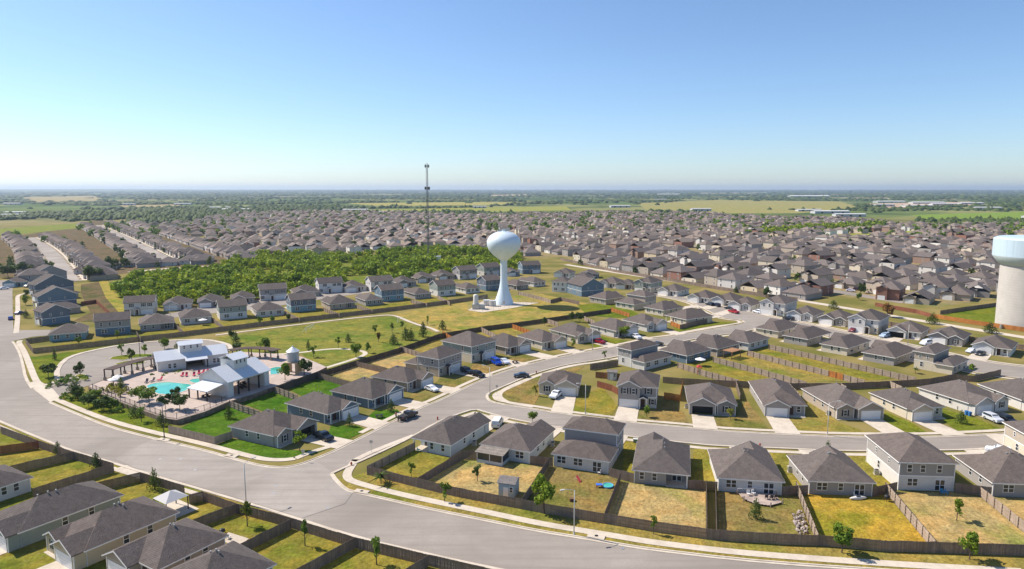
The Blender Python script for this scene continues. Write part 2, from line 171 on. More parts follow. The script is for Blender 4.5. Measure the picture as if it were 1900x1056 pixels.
D['LAWNS']=[
('y',[(-27.92,126.62),(-26.96,130.27),(-20.88,139.1),(-12.69,134.69),(-10.29,133.84),(-17.81,121.02)]),
('t',[(-17.57,120.79),(-9.94,133.56),(3.48,131.35),(7.22,130.27),(1.5,112.12)]),
('b',[(1.68,111.72),(7.3,129.73),(18.62,126.11),(20.49,123.4),(15.25,107.09)]),
('t',[(15.41,106.91),(20.62,122.91),(32.4,119.87),(35.86,120.1),(30.9,102.12)]),
('b',[(32.42,101.45),(37.49,119.18),(48.7,117.18),(51.98,118.51),(47.71,99.96)]),
('o',[(47.8,99.8),(52.27,118.96),(64.76,116.52),(68.24,118.28),(64.71,98.04)]),
('t',[(64.86,97.88),(68.55,118.51),(80.69,118.51),(84.27,116.52),(81.72,96.34)]),
('t',[(81.96,96.34),(84.47,116.52),(97.38,115.66),(92.69,95.43)]),
('y',[(24.73,144.45),(27.89,143.48),(23.57,123.4),(21.1,124.62)]),
('y',[(39.19,140.64),(42.86,139.71),(38.22,120.33),(33.26,121.25)]),
('y',[(54.39,138.8),(57.81,137.9),(54.64,119.41),(49.8,118.73)]),
('y',[(64.6,137.31),(74.27,136.72),(71.63,121.02),(65.93,117.84),(66.29,131.35)]),
('b',[(-4.96,173.55),(-4.42,180.76),(8.1,199.44),(22.79,208.26),(7.62,179.77),(5.5,168.17)]),
('y',[(11.73,164.76),(17.98,176.37),(25.42,185.9),(26.94,169.05),(23.97,159.88)]),
('b',[(29.45,157.54),(33.27,166.02),(37.21,167.3),(40.8,173.55),(42.66,163.92),(41.75,154.15)]),
('b',[(47.28,152.33),(48.87,159.48),(54.49,159.88),(61.78,174.02),(59.37,150.55)]),
('d',[(64.28,149.84),(66.33,158.7),(71.31,159.09),(77.4,176.37),(78.53,171.72),(77.77,156.77),(81.78,148.46)]),
('g',[(87.44,148.12),(88.75,156.39),(93.05,164.34),(94.98,155.64),(94.71,148.46)]),
('g',[(102.24,149.15),(103.08,157.15),(108.88,167.3),(112.38,159.88),(113.55,150.9)]),
('G',[(-64.17,141.57),(-62.51,146.09),(-49.44,139.41),(-45.23,138.8),(-39.55,139.41),(-41.42,136.72),(-45.54,134.41),(-52.52,135.26)]),
('G',[(-39.04,140.95),(-41.17,145.43),(-42.5,154.15),(-36.52,154.52),(-33.3,151.25),(-36.86,144.45)]),
('G',[(-32.0,154.15),(-35.83,156.01),(-34.46,165.18),(-28.92,166.02),(-26.84,161.47),(-29.45,157.54)]),
('b',[(-25.89,170.37),(-28.41,174.95),(-26.67,179.77),(-21.75,177.81),(-23.14,171.72)]),
('b',[(-18.9,178.3),(-22.57,184.85),(-21.2,194.72),(-13.37,193.58),(-13.5,188.57)]),
('b',[(-8.67,197.65),(-12.78,201.89),(-12.47,210.92),(-5.26,216.43),(-2.53,208.26)]),
('b',[(-0.84,208.26),(-5.36,220.76),(-0.71,220.76),(7.86,226.02),(8.84,218.57)]),
('g',[(30.12,233.15),(26.21,240.73),(29.93,256.42),(38.81,246.96),(42.49,245.15)]),
('g',[(63.68,259.4),(65.08,269.84),(70.5,269.84),(87.36,281.12),(93.6,278.79),(81.22,273.13)]),
('G',[(-77.4,149.5),(-76.71,154.52),(-72.71,169.49),(-63.05,163.92),(-62.54,146.76),(-64.95,142.84)]),
('G',[(-72.49,173.09),(-66.22,184.85),(-57.56,177.33),(-55.8,163.92),(-62.41,164.76)]),
('G',[(-65.12,186.96),(-58.44,198.84),(-45.97,189.66),(-47.3,174.02),(-56.84,177.81)]),
('t',[(-57.33,201.27),(-49.84,212.95),(-38.69,205.66),(-39.65,185.9),(-45.32,190.21)]),
('t',[(-48.9,215.73),(-39.02,232.33),(-27.86,222.24),(-29.87,198.84),(-38.02,205.66)]),
('d',[(-37.66,235.62),(-27.97,253.51),(-22.21,250.66),(-21.21,222.24),(-27.14,222.24)]),
('d',[(-21.36,252.55),(-12.34,264.52),(-6.17,255.45),(-8.65,238.15),(-18.57,229.93)]),
('d',[(-11.15,266.62),(0.0,274.24),(6.99,263.48),(2.0,248.8),(-5.12,254.48)]),
('y',[(-118.82,152.33),(-91.4,136.13),(-60.6,119.41),(-41.17,109.36),(-12.06,95.13),(-3.88,91.68),(-18.05,84.7),(-45.18,81.23),(-70.44,87.17)]),
('p',[(-111.07,250.66),(-90.41,268.76),(-70.56,283.48),(-53.25,293.35),(-45.97,283.48),(-37.1,269.84),(-28.28,256.42),(-38.21,233.15),(-49.96,215.03),(-56.85,203.13),(-59.35,204.39),(-70.78,224.49),(-91.07,220.76),(-99.24,236.46)]),
('n',[(-53.38,298.54),(-31.0,322.76),(-8.25,344.02),(14.31,358.53),(33.21,332.24),(46.61,309.48),(31.7,297.23),(15.25,283.48),(-10.8,268.76),(-27.56,259.4),(-36.58,274.24),(-45.63,287.11)]),
('y',[(-161.85,226.02),(-147.52,236.46),(-126.53,252.55),(-103.17,273.13),(-80.86,289.58),(-49.81,310.9),(-31.43,327.43),(-33.49,349.33),(-64.57,322.76),(-98.57,299.87),(-122.67,277.64),(-144.51,256.42),(-164.87,238.15)]),
('g',[(-157.85,220.76),(-145.52,233.15),(-137.86,240.73),(-147.37,222.24),(-143.63,211.59),(-132.97,192.44),(-133.84,189.12),(-145.47,201.89),(-161.75,222.24)]),
('g',[(-119.82,175.9),(-113.87,180.76),(-103.07,171.72),(-82.91,157.54),(-78.05,152.33),(-77.75,148.46),(-83.3,150.9),(-97.28,158.7),(-111.48,168.61)]),
('y',[(52.97,210.92),(65.97,218.57),(84.46,190.21),(65.83,191.88)]),
('d',[(66.5,218.57),(80.36,227.56),(102.02,191.88),(85.32,190.77)]),
('y',[(81.09,227.56),(91.6,236.46),(118.68,195.3),(102.93,192.44)]),
('g',[(178.17,288.34),(196.32,269.84),(223.03,277.64),(253.58,316.72),(231.61,319.71),(208.25,309.48)]),
('g',[(31.0,322.76),(50.49,332.24),(58.09,289.58),(44.15,289.58),(33.23,295.93)]),
]
D['FENCES']=[
('long weathered board fence along the verge of the wide road', 'w', 0, [(-28.19, 126.36), (-17.76, 120.67), (-10.32, 116.83), (4.35, 110.82), (13.5, 107.46), (22.9, 104.11), (32.14, 101.36), (42.1, 100.04), (47.86, 99.64), (56.44, 98.04), (64.58, 97.57), (77.47, 96.64), (88.92, 95.73)]),
('tan side fence from the road corner up to the covered patio house', 't', 1, [(-28.19, 126.36), (-24.88, 131.89), (-20.73, 138.8)]),
('divider fence between the covered patio house and the shed yard', 'w', 0, [(-17.67, 120.79), (-10.29, 133.84)]),
('divider fence between the shed yard and the blue pool yard', 'w', 0, [(1.59, 111.92), (7.33, 130.27)]),
('divider fence between the blue pool yard and the dry yard', 'w', 0, [(15.32, 106.91), (20.59, 123.4)]),
('left one of two close divider fences beside the dark strip', 'w', 0, [(30.94, 101.95), (35.96, 120.1)]),
('right one of two close divider fences beside the deck yard', 'w', 0, [(32.33, 101.45), (37.39, 119.18)]),
('divider fence between the stone heap and the golden yard', 't', 1, [(47.68, 99.72), (52.31, 119.18)]),
('pale divider fence with dark posts between golden and tan yards', 't', 1, [(64.68, 97.72), (68.48, 118.73)]),
('pale divider fence with dark posts reaching the right picture edge', 't', 1, [(81.76, 96.18), (84.57, 116.96)]),
('short fence joining the covered patio house and its neighbour', 'w', 0, [(-10.2, 134.12), (-6.21, 134.12)]),
('short fence left of the house with the rear wing above the pool yard', 'w', 0, [(3.7, 131.35), (8.2, 130.27)]),
('short fence right of the sliding door wall by the dry yard', 'w', 0, [(18.75, 125.61), (23.03, 122.67)]),
('short fence between the recessed patio and the deck house', 'w', 0, [(32.6, 119.87), (37.78, 119.18)]),
('short fence right of the deck house', 'w', 0, [(48.9, 117.18), (53.77, 117.62)]),
('short fence left of the two storey house with three back windows', 'w', 0, [(65.07, 116.74), (70.68, 118.96)]),
('short fence right of the two storey house with blue patio set', 'w', 0, [(80.88, 118.51), (86.46, 116.74)]),
('road side fence at the left edge, first stretch', 'w', 0, [(-116.05, 148.84), (-101.27, 139.96), (-89.62, 133.6), (-78.15, 127.77)]),
('reddish divider fence nearest the left picture edge', 'r', 0, [(-107.82, 136.26), (-101.05, 139.64)]),
('divider fence below the golden strip at far left', 'w', 0, [(-97.54, 126.45), (-89.81, 133.89)]),
('lit divider fence with long shadow beside the path gap', 'w', 0, [(-86.09, 116.32), (-78.0, 127.51)]),
('divider fence right of the path gap at lower left', 'w', 0, [(-76.24, 118.59), (-70.66, 123.39)]),
('road side fence behind the white canopy', 'w', 0, [(-70.66, 123.39), (-64.98, 120.47), (-59.35, 117.45)]),
('short divider fence right of the white canopy', 'w', 0, [(-56.81, 113.7), (-54.97, 115.09)]),
('road side fence along the lower left yards below the tall lamp', 'w', 0, [(-54.93, 115.0), (-47.06, 110.38), (-40.33, 107.23), (-35.87, 105.05), (-24.18, 98.89), (-12.27, 93.87), (-3.82, 90.41), (7.31, 86.14)]),
('divider fence right of the canopy yard', 'w', 0, [(-52.64, 103.89), (-47.06, 110.38)]),
('divider fence right of the outdoor sofa patio', 'w', 0, [(-42.37, 95.23), (-36.03, 104.98)]),
('divider fence right of the yard with the dug bed', 'w', 0, [(-30.75, 89.72), (-24.27, 98.89)]),
('divider fence at the bottom edge', 'w', 0, [(-16.17, 88.76), (-12.33, 93.72)]),
('grey fence round the yard of the corner house left of the crossing', 't', 0, [(-78.14, 149.25), (-64.63, 142.3), (-62.18, 145.76)]),
('tan fence between the first and second yards below the pavilion', 't', 1, [(-71.76, 167.78), (-66.94, 163.85), (-61.18, 159.68)]),
('tan fence between the second and third yards below the pavilion', 't', 1, [(-64.47, 180.23), (-55.85, 172.37)]),
('grey fence between the third and fourth yards of the diagonal street', 'w', 0, [(-56.92, 194.58), (-44.6, 184.42)]),
('grey fence between two dry yards left of the two storey tan house', 'w', 0, [(-48.72, 207.87), (-37.52, 199.44)]),
('pale fence with posts behind the two storey tan house', 't', 1, [(-38.37, 228.59), (-27.02, 215.56)]),
('orange fence at the park corner left of the blue van house', 'o', 1, [(-26.03, 252.73), (-21.55, 243.23)]),
('pale fence with posts behind the blue van house', 't', 1, [(-11.95, 260.86), (-5.97, 247.32)]),
('orange fence below the brown field centre', 'o', 1, [(0.15, 267.3), (6.76, 254.71)]),
('grey fence left of the two dark trees at the field edge', 't', 1, [(14.7, 277.56), (18.69, 270.63)]),
('grey fence right of the two dark trees at the field edge', 't', 1, [(30.55, 284.21), (33.75, 272.9)]),
('long dark fence between the park and the diagonal street yards', 'd', 0, [(-63.93, 179.71), (-56.92, 194.58), (-48.61, 209.23), (-37.26, 227.38), (-27.34, 247.89), (-10.57, 262.97), (0.0, 269.51), (15.05, 279.94), (31.18, 292.49), (44.5, 301.95)]),
('long fence between the park path and the gabled house row', 'w', 0, [(-161.69, 225.25), (-147.01, 235.62), (-125.84, 251.13), (-102.36, 270.92), (-80.19, 287.6), (-60.49, 301.88), (-31.16, 325.86), (-12.37, 344.02)]),
('fence on the left side of the teal corner yard', 'w', 0, [(-161.69, 225.25), (-174.54, 239.86), (-169.57, 245.15)]),
('short yard divider between the blue gabled and the patio house along the park', 't', 1, [(-142.28, 253.72), (-134.02, 241.42)]),
('yard divider left of the white parasol house', 't', 1, [(-139.19, 275.21), (-124.52, 253.72)]),
('yard divider right of the white parasol house', 't', 1, [(-126.4, 282.37), (-113.74, 264.04)]),
('yard divider right of the light blue low house', 't', 1, [(-100.01, 296.47), (-88.32, 279.34)]),
('yard divider right of the teal and slate house', 't', 1, [(-85.48, 305.47), (-74.37, 289.89)]),
('yard divider right of the recessed blue patio house', 't', 1, [(-72.35, 313.51), (-62.07, 299.18)]),
('yard divider right of the second teal two storey house', 't', 1, [(-48.97, 327.6), (-39.86, 316.54)]),
('yard divider left of the sage and white house', 't', 1, [(-37.72, 341.21), (-29.62, 321.19)]),
('dark fence behind the left column of gables', 'r', 0, [(-205.5, 321.19), (-202.17, 327.6), (-166.5, 282.37)]),
('chain fence line right of the water tower', 't', 1, [(3.4, 354.79), (13.54, 338.88), (18.86, 327.43)]),
('dark fence at the right of the tower field', 'w', 0, [(18.86, 327.43), (24.15, 335.53), (32.29, 322.76)]),
('orange panel fence by the corner lot house', 'o', 1, [(64.75, 273.13), (66.64, 265.57)]),
('grey side fence along the corner lot house', 'w', 0, [(66.64, 265.57), (74.63, 273.13), (82.74, 279.95)]),
('orange fence behind the corner lot at the left', 'o', 1, [(45.01, 305.29), (50.87, 290.82)]),
('dark back fence behind the street front row, left stretch', 'w', 0, [(43.2, 189.93), (48.33, 188.24), (62.73, 185.5), (70.88, 183.88), (76.29, 182.82)]),
('dark back fence behind the street front row, right stretch', 'w', 0, [(76.5, 183.35), (91.04, 183.35), (105.56, 185.5), (118.14, 187.91)]),
('fence round the back of the tan wing house', 'w', 0, [(118.14, 187.91), (127.77, 192.4), (132.82, 191.07), (145.73, 197.9)]),
('divider fence right of the open garage house', 't', 1, [(62.81, 185.71), (59.81, 173.03)]),
('divider fence right of the clipped gable house', 't', 1, [(76.73, 183.35), (75.27, 171.9)]),
('short divider behind the window gable house', 't', 1, [(90.97, 183.35), (91.09, 180.23)]),
('short divider behind the solar roof house', 't', 1, [(105.71, 185.5), (106.16, 180.23)]),
('topmost long parallel fence with posts in the right yards', 't', 1, [(89.03, 231.05), (97.13, 218.5), (115.37, 189.37)]),
('second long parallel fence with one orange stretch below it', 't', 1, [(78.46, 222.27), (87.24, 207.2), (93.81, 196.68)]),
('orange stretch in the second long parallel fence', 'o', 1, [(93.81, 196.68), (96.12, 192.52)]),
('end stretch of the second long parallel fence after the orange piece', 't', 1, [(96.12, 192.52), (99.33, 186.59)]),
('third long parallel fence with posts in the right yards', 't', 1, [(64.51, 213.41), (73.08, 200.32), (82.26, 184.96)]),
('lowest long parallel fence beside the playset', 't', 1, [(51.51, 206.53), (57.35, 196.37), (63.85, 186.59)]),
('red brown fence behind the corner pickup house', 'r', 0, [(23.89, 186.04), (27.36, 181.78), (28.94, 177.7)]),
('red brown fence behind the white garden shed', 'r', 0, [(24.55, 195.17), (32.87, 192.81)]),
('orange fence right of the two storey street house', 'o', 0, [(40.16, 174.75), (43.96, 172.84), (48.36, 187.14)]),
('grey fence beside the bend two storey house', 'w', 0, [(23.95, 203.9), (33.36, 209.23)]),
('long orange fence by the concrete tank', 'o', 0, [(181.28, 289.89), (188.57, 276.38), (199.23, 260.86), (204.62, 251.75)]),
('red fence below the brick houses on the right', 'r', 0, [(172.31, 319.63), (180.56, 300.56), (181.28, 289.89)]),
('grey fence behind the green by the concrete tank', 'w', 0, [(189.69, 297.82), (210.29, 309.08), (233.75, 321.19)]),
('long pale back fence of the far right rows', 'w', 0, [(38.05, 533.37), (68.46, 453.52), (94.36, 408.82), (113.34, 374.13), (130.06, 346.6), (141.56, 334.27)]),
('wooden fence along the pale lane behind the far street row', 'w', 1, [(147.24, 282.37), (158.52, 262.97), (167.16, 244.15), (176.48, 230.22)]),
]
D['LANES']=[([(39.67, 499.78), (68.29, 452.15), (96.04, 410.23), (113.94, 378.43), (129.96, 352.95), (142.88, 337.2), (154.68, 316.72), (171.4, 284.68), (191.85, 250.66), (200.38, 236.46)], 5.0), ([(-256.03, 453.65), (-243.9, 472.35), (-208.75, 496.18)], 6)]
D['FARST']=[[(-266.95, 407.78), (-323.18, 485.68), (-399.01, 589.33), (-482.76, 695.73), (-554.11, 781.71)], [(-246.16, 496.18), (-284.23, 551.73), (-340.21, 632.36), (-433.41, 764.54), (-540.92, 914.98), (-639.89, 1052.69)]]
D['TREES']=[
(5.44, 110.33, 6.2, 4.5, 'r', 'full green leafy tree on the verge left of the front street lamp', 0),
(-11.97, 114.81, 3.6, 2.1, 't', 'thin sapling on the verge behind the shed yard fence', 0),
(-24.72, 122.44, 3.6, 4.0, 'p', 'shaggy palm like shrub at the fence corner of the crossing', 0),
(-19.48, 125.61, 2.8, 1.4, 't', 'small sapling inside the corner green yard', 0),
(-6.56, 123.4, 3.1, 1.8, 't', 'small dark shrub tree in the shed yard', 0),
(22.73, 103.32, 3.4, 1.1, 't', 'narrow upright sapling on the verge in front of the dry yard', 0),
(50.35, 97.57, 4.5, 3.4, 'r', 'round tree on the verge in front of the golden yard', 0),
(68.63, 95.73, 4.3, 3.0, 'r', 'round tree on the verge in front of the tan yard at right', 0),
(41.02, 108.4, 4.0, 1.6, 'c', 'slim conifer like tree in the deck yard', 0),
(74.5, 107.84, 3.8, 2.4, 't', 'young tree casting a shadow in the tan yard', 0),
(-45.11, 138.8, 4.3, 3.2, 't', 'pale round tree in front of the corner house porch', 0),
(-68.44, 159.09, 3.6, 1.8, 'c', 'dark small tree in the first yard below the pavilion', 0),
(-30.12, 164.34, 3.4, 1.6, 'c', 'small dark tree beside the blue porch house drive', 0),
(-38.03, 153.78, 3.4, 1.4, 'c', 'small tree beside the second blue house drive', 0),
(-95.23, 137.01, 2.9, 1.4, 'c', 'small dark tree at the reddish fence, far left yard', 0),
(-82.82, 129.73, 3.4, 1.8, 'c', 'small dark tree in the golden left yard corner', 0),
(-65.98, 119.64, 4.3, 1.8, 'c', 'slim dark tree left of the white canopy', 0),
(-43.56, 105.81, 4.3, 2.1, 't', 'slim tree with shadow below the tall left lamp', 0),
(-32.21, 99.64, 4.3, 1.3, 't', 'thin browning tree in the yard with the dug bed', 0),
(-20.02, 94.25, 4.6, 1.8, 't', 'slim tree in the bottom yard near the picture edge', 0),
(-84.78, 229.13, 4.5, 5.2, 'r', 'broad bush tree alone on the lawn left of the tin tank', 0),
(-52.24, 255.45, 4.0, 2.1, 't', 'bare looking young tree left of three on the soccer lawn', 0),
(-46.26, 258.4, 4.0, 1.8, 't', 'young tree in the middle of three on the soccer lawn', 0),
(-43.47, 264.94, 3.6, 1.8, 't', 'young tree right of three on the soccer lawn', 0),
(-39.15, 246.05, 5.2, 2.4, 'c', 'dark evergreen, left of the close pair by the park fence', 0),
(-37.09, 246.05, 4.6, 2.2, 'c', 'dark evergreen, right of the close pair by the park fence', 0),
(-33.34, 251.6, 6.0, 2.7, 'c', 'tallest dark evergreen near the path end by the park fence', 0),
(-27.45, 264.52, 4.3, 2.4, 'c', 'evergreen on the brown field edge beside the path end', 0),
(-34.51, 274.24, 4.0, 1.4, 't', 'thin sapling on the brown field right of the path', 0),
(-42.42, 239.0, 4.3, 2.7, 'c', 'rounded evergreen on the slope left of the close pair', 0),
(-48.38, 242.47, 3.8, 1.6, 'b', 'reddish sapling on the slope of the park', 0),
(-59.44, 242.47, 3.4, 1.8, 'c', 'small evergreen mid slope of the park', 0),
(-60.69, 233.15, 4.0, 2.4, 't', 'young tree beside the curved inner path', 0),
(-70.68, 231.53, 3.6, 1.3, 'c', 'narrow tree right behind the tin tank', 0),
(-51.53, 220.02, 4.8, 4.0, 'r', 'round tree inside the bend of the curved inner path', 0),
(-65.57, 220.02, 3.8, 2.9, 't', 'small tree right of the tin tank on the inner lawn', 0),
(-48.78, 226.02, 3.4, 2.1, 'r', 'small round tree at the outer bend of the inner path', 0),
(-99.42, 240.73, 4.3, 2.4, 'c', 'evergreen right of the parking lot end, middle one', 0),
(-104.08, 247.87, 3.4, 2.4, 'r', 'bush beyond the parking lot end, farthest one', 0),
(-93.26, 226.02, 3.4, 3.2, 'r', 'low bush beyond the parking lot end, nearest one', 0),
(-102.91, 274.24, 3.4, 2.1, 'r', 'small tree inside the park fence, left of three', 0),
(-99.05, 277.07, 3.4, 2.1, 'r', 'small tree inside the park fence, middle of three', 0),
(-93.38, 280.53, 3.6, 2.1, 'r', 'small tree inside the park fence, right of three', 0),
(-128.56, 197.65, 4.1, 3.2, 'r', 'round tree on the parking lot end island', 0),
(-130.12, 222.24, 4.0, 2.2, 't', 'left small tree on the parking island', 0),
(-122.35, 214.33, 4.1, 2.7, 'r', 'dark small tree on the near tip of the parking island', 0),
(-122.39, 222.24, 3.8, 2.4, 't', 'right bare tree on the parking island', 0),
(-120.49, 231.53, 4.1, 3.5, 'r', 'round tree behind the clubhouse left wing', 0),
(-115.93, 231.53, 3.1, 2.1, 'c', 'dark small tree behind the clubhouse middle', 0),
(-148.56, 216.43, 4.3, 1.1, 'c', 'thin dark tree left of the parking lot curve', 0),
(-136.85, 195.88, 4.0, 4.8, 'r', 'dark bush clump on the lawn left of the parking lot', 0),
(42.0, 250.66, 4.3, 4.2, 'r', 'dense round tree in front of the red pickup neighbour', 0),
(21.32, 231.53, 3.8, 2.4, 't', 'young tree on the brown lawn left of the street lamp', 0),
(25.06, 281.12, 4.3, 2.7, 'r', 'left one of two dark trees at the tower field edge', 0),
(28.33, 279.95, 4.3, 3.5, 'r', 'right one of two dark trees at the tower field edge', 0),
(13.17, 273.13, 3.4, 2.2, 'r', 'small tree at the field edge by the orange fence', 0),
(129.76, 344.02, 5.2, 5.0, 'r', 'dense dark tree behind the two storey pale house', 0),
(120.03, 362.34, 3.4, 2.4, 'c', 'small evergreen beside the pale lane', 0),
(149.09, 312.34, 4.3, 3.4, 'c', 'conical evergreen beside the lane left of the grey gabled house', 0),
(173.27, 276.5, 4.8, 3.8, 'c', 'dark evergreen on the lane above the open garage house', 0),
(184.28, 258.4, 4.3, 4.2, 'c', 'dark evergreen on the lane near the right edge', 0),
(163.32, 292.08, 6.0, 5.6, 'b', 'russet leaved tree beside the pale lane', 0),
(173.5, 337.2, 3.8, 3.0, 'r', 'round small tree at the far street corner', 0),
(121.57, 200.05, 3.1, 2.9, 'p', 'palm in the yard of the blue grey house', 0),
(137.94, 199.44, 3.1, 2.4, 't', 'small tree at the right street bend', 0),
(106.34, 155.64, 3.4, 1.9, 'c', 'small dark tree on the green lawn of the wide pale house', 0),
(66.09, 136.72, 3.1, 1.6, 'c', 'small dark tree on the verge behind the golden yard house', 0),
(32.82, 160.27, 2.9, 1.9, 'r', 'low bush tree before the two storey street house', 0),
(52.67, 158.7, 2.8, 1.9, 't', 'small bush tree before the open garage house', 0),
(6.36, 177.33, 3.1, 1.8, 't', 'sapling in the round bed of the brown corner lawn', 0),
(4.88, 156.77, 2.6, 2.4, 'r', 'small bush between the first two roofs by the street', 0),
(30.23, 217.14, 2.9, 1.6, 't', 'sapling on the verge left of the bend house', 0),
(-298.03, 415.2, 11, 11, 'r', 'big dark round tree at the far left street end', 0),
(-316.61, 425.52, 8, 12, 'r', 'wide tree left of the big dark round tree', 0),
(-289.04, 407.78, 6.0, 6.4, 'r', 'bright tree below the big dark round tree', 0),
(-232.98, 322.76, 5.2, 3.2, 'r', 'street tree, middle one, along the left column of gables', 0),
(-248.66, 345.77, 4.3, 2.4, 'r', 'street tree, farthest one, along the left column of gables', 0),
(-209.36, 289.58, 3.8, 2.1, 'c', 'street tree, nearest one, along the left column of gables', 0),
(-256.31, 412.7, 9, 12, 'r', 'dark tree mass at the street corner above the left column', 0),
(-277.67, 469.13, 9, 10, 'r', 'dark round tree at the left corner of the woods', 0),
(-146.75, 248.8, 3.1, 2.1, 't', 'small tree inside the yard of the blue gabled house', 0),
(-154.5, 238.15, 2.8, 2.4, 'r', 'bush behind the teal corner house', 0),
(93.18, 469.13, 2.6, 2.4, 'r', 'small tree at the lane beside the far back fence', 0),
(-114.77, 174.48, 3.7, 3.5, 'r', 'leftmost dark tree of the planted bank below the pool', 0),
(-119.93, 181.27, 3.4, 2.8, 'c', 'pointed tree behind the leftmost tree of the planted bank', 0),
(-107.91, 168.17, 3.4, 3.8, 'r', 'second large shrub tree of the planted bank', 0),
(-109.09, 173.09, 3.1, 3.2, 'r', 'shrub tree beside the pool gate post', 0),
(-102.29, 165.18, 3.7, 4.2, 'r', 'third broad tree of the planted bank', 0),
(-100.83, 166.87, 2.5, 2.6, 'r', 'low shrub tree right of the broad bank tree', 0),
(-91.99, 160.67, 3.1, 2.3, 'c', 'slender tree midway on the planted bank', 0),
(-88.37, 156.77, 3.7, 2.3, 't', 'slender green tree lower on the planted bank', 0),
(-82.23, 154.15, 3.4, 2.1, 'c', 'last slender tree of the bank by the dark lamp post', 0),
(-96.14, 170.22, 3.6, 3.7, 'r', 'left small leaved tree in front of the pool', 1.2),
(-92.09, 167.53, 3.9, 4.8, 'r', 'middle dense tree in front of the pool', 1.2),
(-85.61, 162.81, 3.6, 3.4, 'r', 'tree with thin trunk right of the dense pool tree', 1.2),
(-81.82, 162.4, 4.0, 4.8, 'r', 'rounded dark tree at the pool deck corner', 1.2),
(-87.38, 172.06, 2.9, 2.9, 'r', 'low tree at the near right edge of the pool', 1.2),
(-64.6, 188.8, 4.8, 4.0, 'r', 'leafy tree in front of the tin tank', 1.2),
(-60.62, 193.92, 4.9, 4.3, 'r', 'leafy tree right of the tin tank', 1.2),
(-106.16, 179.8, 3.6, 1.9, 'c', 'slim evergreen among the plants at the left pool gate', 1.2),
]
D['CARS']=[
(-25.22, 159.48, 1.03, 'pickup', '#2b2a2c', 'dark pickup parked at the kerb with two people behind it'),
(-41.89, 145.43, -0.71, 'pickup', '#10141c', 'black pickup backed up to the open garage of the corner house'),
(2.71, 195.88, -3.04, 'car', '#27364a', 'dark blue car driving on the diagonal street'),
(11.8, 176.37, -2.03, 'pickup', '#e4e6ea', 'white pickup on the drive of the brown lawn corner house'),
(-3.42, 154.15, 1.38, 'van', '#dfe4e8', 'white van beside the covered patio house'),
(115.2, 157.54, -1.48, 'suv', '#c9ccd2', 'silver estate car on the drive at right'),
(118.01, 156.77, -1.5, 'suv', '#0d0e11', 'black car behind the silver estate car'),
(102.02, 137.01, 2.46, 'suv', '#dfe3ea', 'white car beside the half cut house at the right edge'),
(-10.05, 196.47, -0.82, 'suv', '#1a1416', 'dark car nearest the kerb at the two storey tan house'),
(-13.68, 200.66, -0.89, 'suv', '#131a26', 'black car by the garage of the two storey tan house'),
(-4.96, 210.92, -1.12, 'van', '#1440a8', 'bright blue van on the drive'),
(-2.41, 212.27, -1.09, 'car', '#cfd6e0', 'white car right of the bright blue van'),
(-22.12, 182.28, -0.79, 'car', '#e8ebef', 'white car on the drive of the tan house'),
(31.26, 240.73, -0.96, 'pickup', '#8c1020', 'red pickup below the street lamp'),
(46.11, 248.8, -1.22, 'pickup', '#e0e2e6', 'white pickup with red lights by the round tree house'),
(51.9, 237.3, 0.78, 'car', '#1a1f2a', 'dark car half hidden behind the bend house roof'),
(99.24, 301.21, -1.14, 'pickup', '#a01822', 'red truck on the far street'),
(100.36, 310.9, 2.26, 'car', '#20242c', 'dark car behind the red truck'),
(94.36, 321.23, 1.99, 'suv', '#0f1a30', 'dark blue car, left of two on the far street drive'),
(96.77, 318.96, 1.89, 'suv', '#1c2840', 'navy car, right of two on the far street drive'),
(110.1, 301.21, 2.02, 'suv', '#e6e9ee', 'white car left of the two storey pale house'),
(117.24, 284.68, 2.26, 'suv', '#161c2a', 'dark car at the porch post house'),
(132.65, 260.41, -2.52, 'suv', '#6d1226', 'maroon car on the cream two storey drive'),
(139.54, 250.66, -2.54, 'suv', '#9fb4cc', 'pale blue car left of the open garage gable house'),
(147.58, 238.15, -2.6, 'van', '#dfe5ee', 'white van on the two gabled house drive'),
(156.16, 226.79, -2.59, 'car', '#cfd6e2', 'pale car at the left of the last far street house'),
(156.69, 222.98, -2.54, 'car', '#1c2026', 'dark car at the white garage of the last far street house'),
(-213.42, 285.89, 2.2, 'car', '#1d3f86', 'blue car on the road at the left edge'),
(-218.55, 298.54, 1.38, 'car', '#16336e', 'blue car crossing the walk at the left column'),
(-281.25, 374.28, 0.78, 'car', '#e8ecf2', 'white car at the left edge pale blue house'),
(-274.01, 382.67, 1.42, 'car', '#20222a', 'dark car right of the pale blue left edge house'),
(-326.03, 475.62, -0.93, 'car', '#b9c4d4', 'silver car on the first far left street'),
(-393.71, 569.92, -0.94, 'car', '#30343c', 'dark car further up the first far left street'),
(-379.39, 695.73, -0.96, 'car', '#14181e', 'dark car, farther of two on the second far left street'),
(-328.25, 626.65, -0.96, 'car', '#14181e', 'dark car, nearer of two on the second far left street'),
(183.55, 366.24, -0.66, 'car', '#e4dff0', 'white car at the far corner left of the brick houses'),
(189.64, 370.22, -0.67, 'suv', '#3c1420', 'dark red car beside the far white car'),
(-364.47, 518.58, 0.0, 'suv', '#1d3f86', 'blue cars drive of the first far left street'),
]
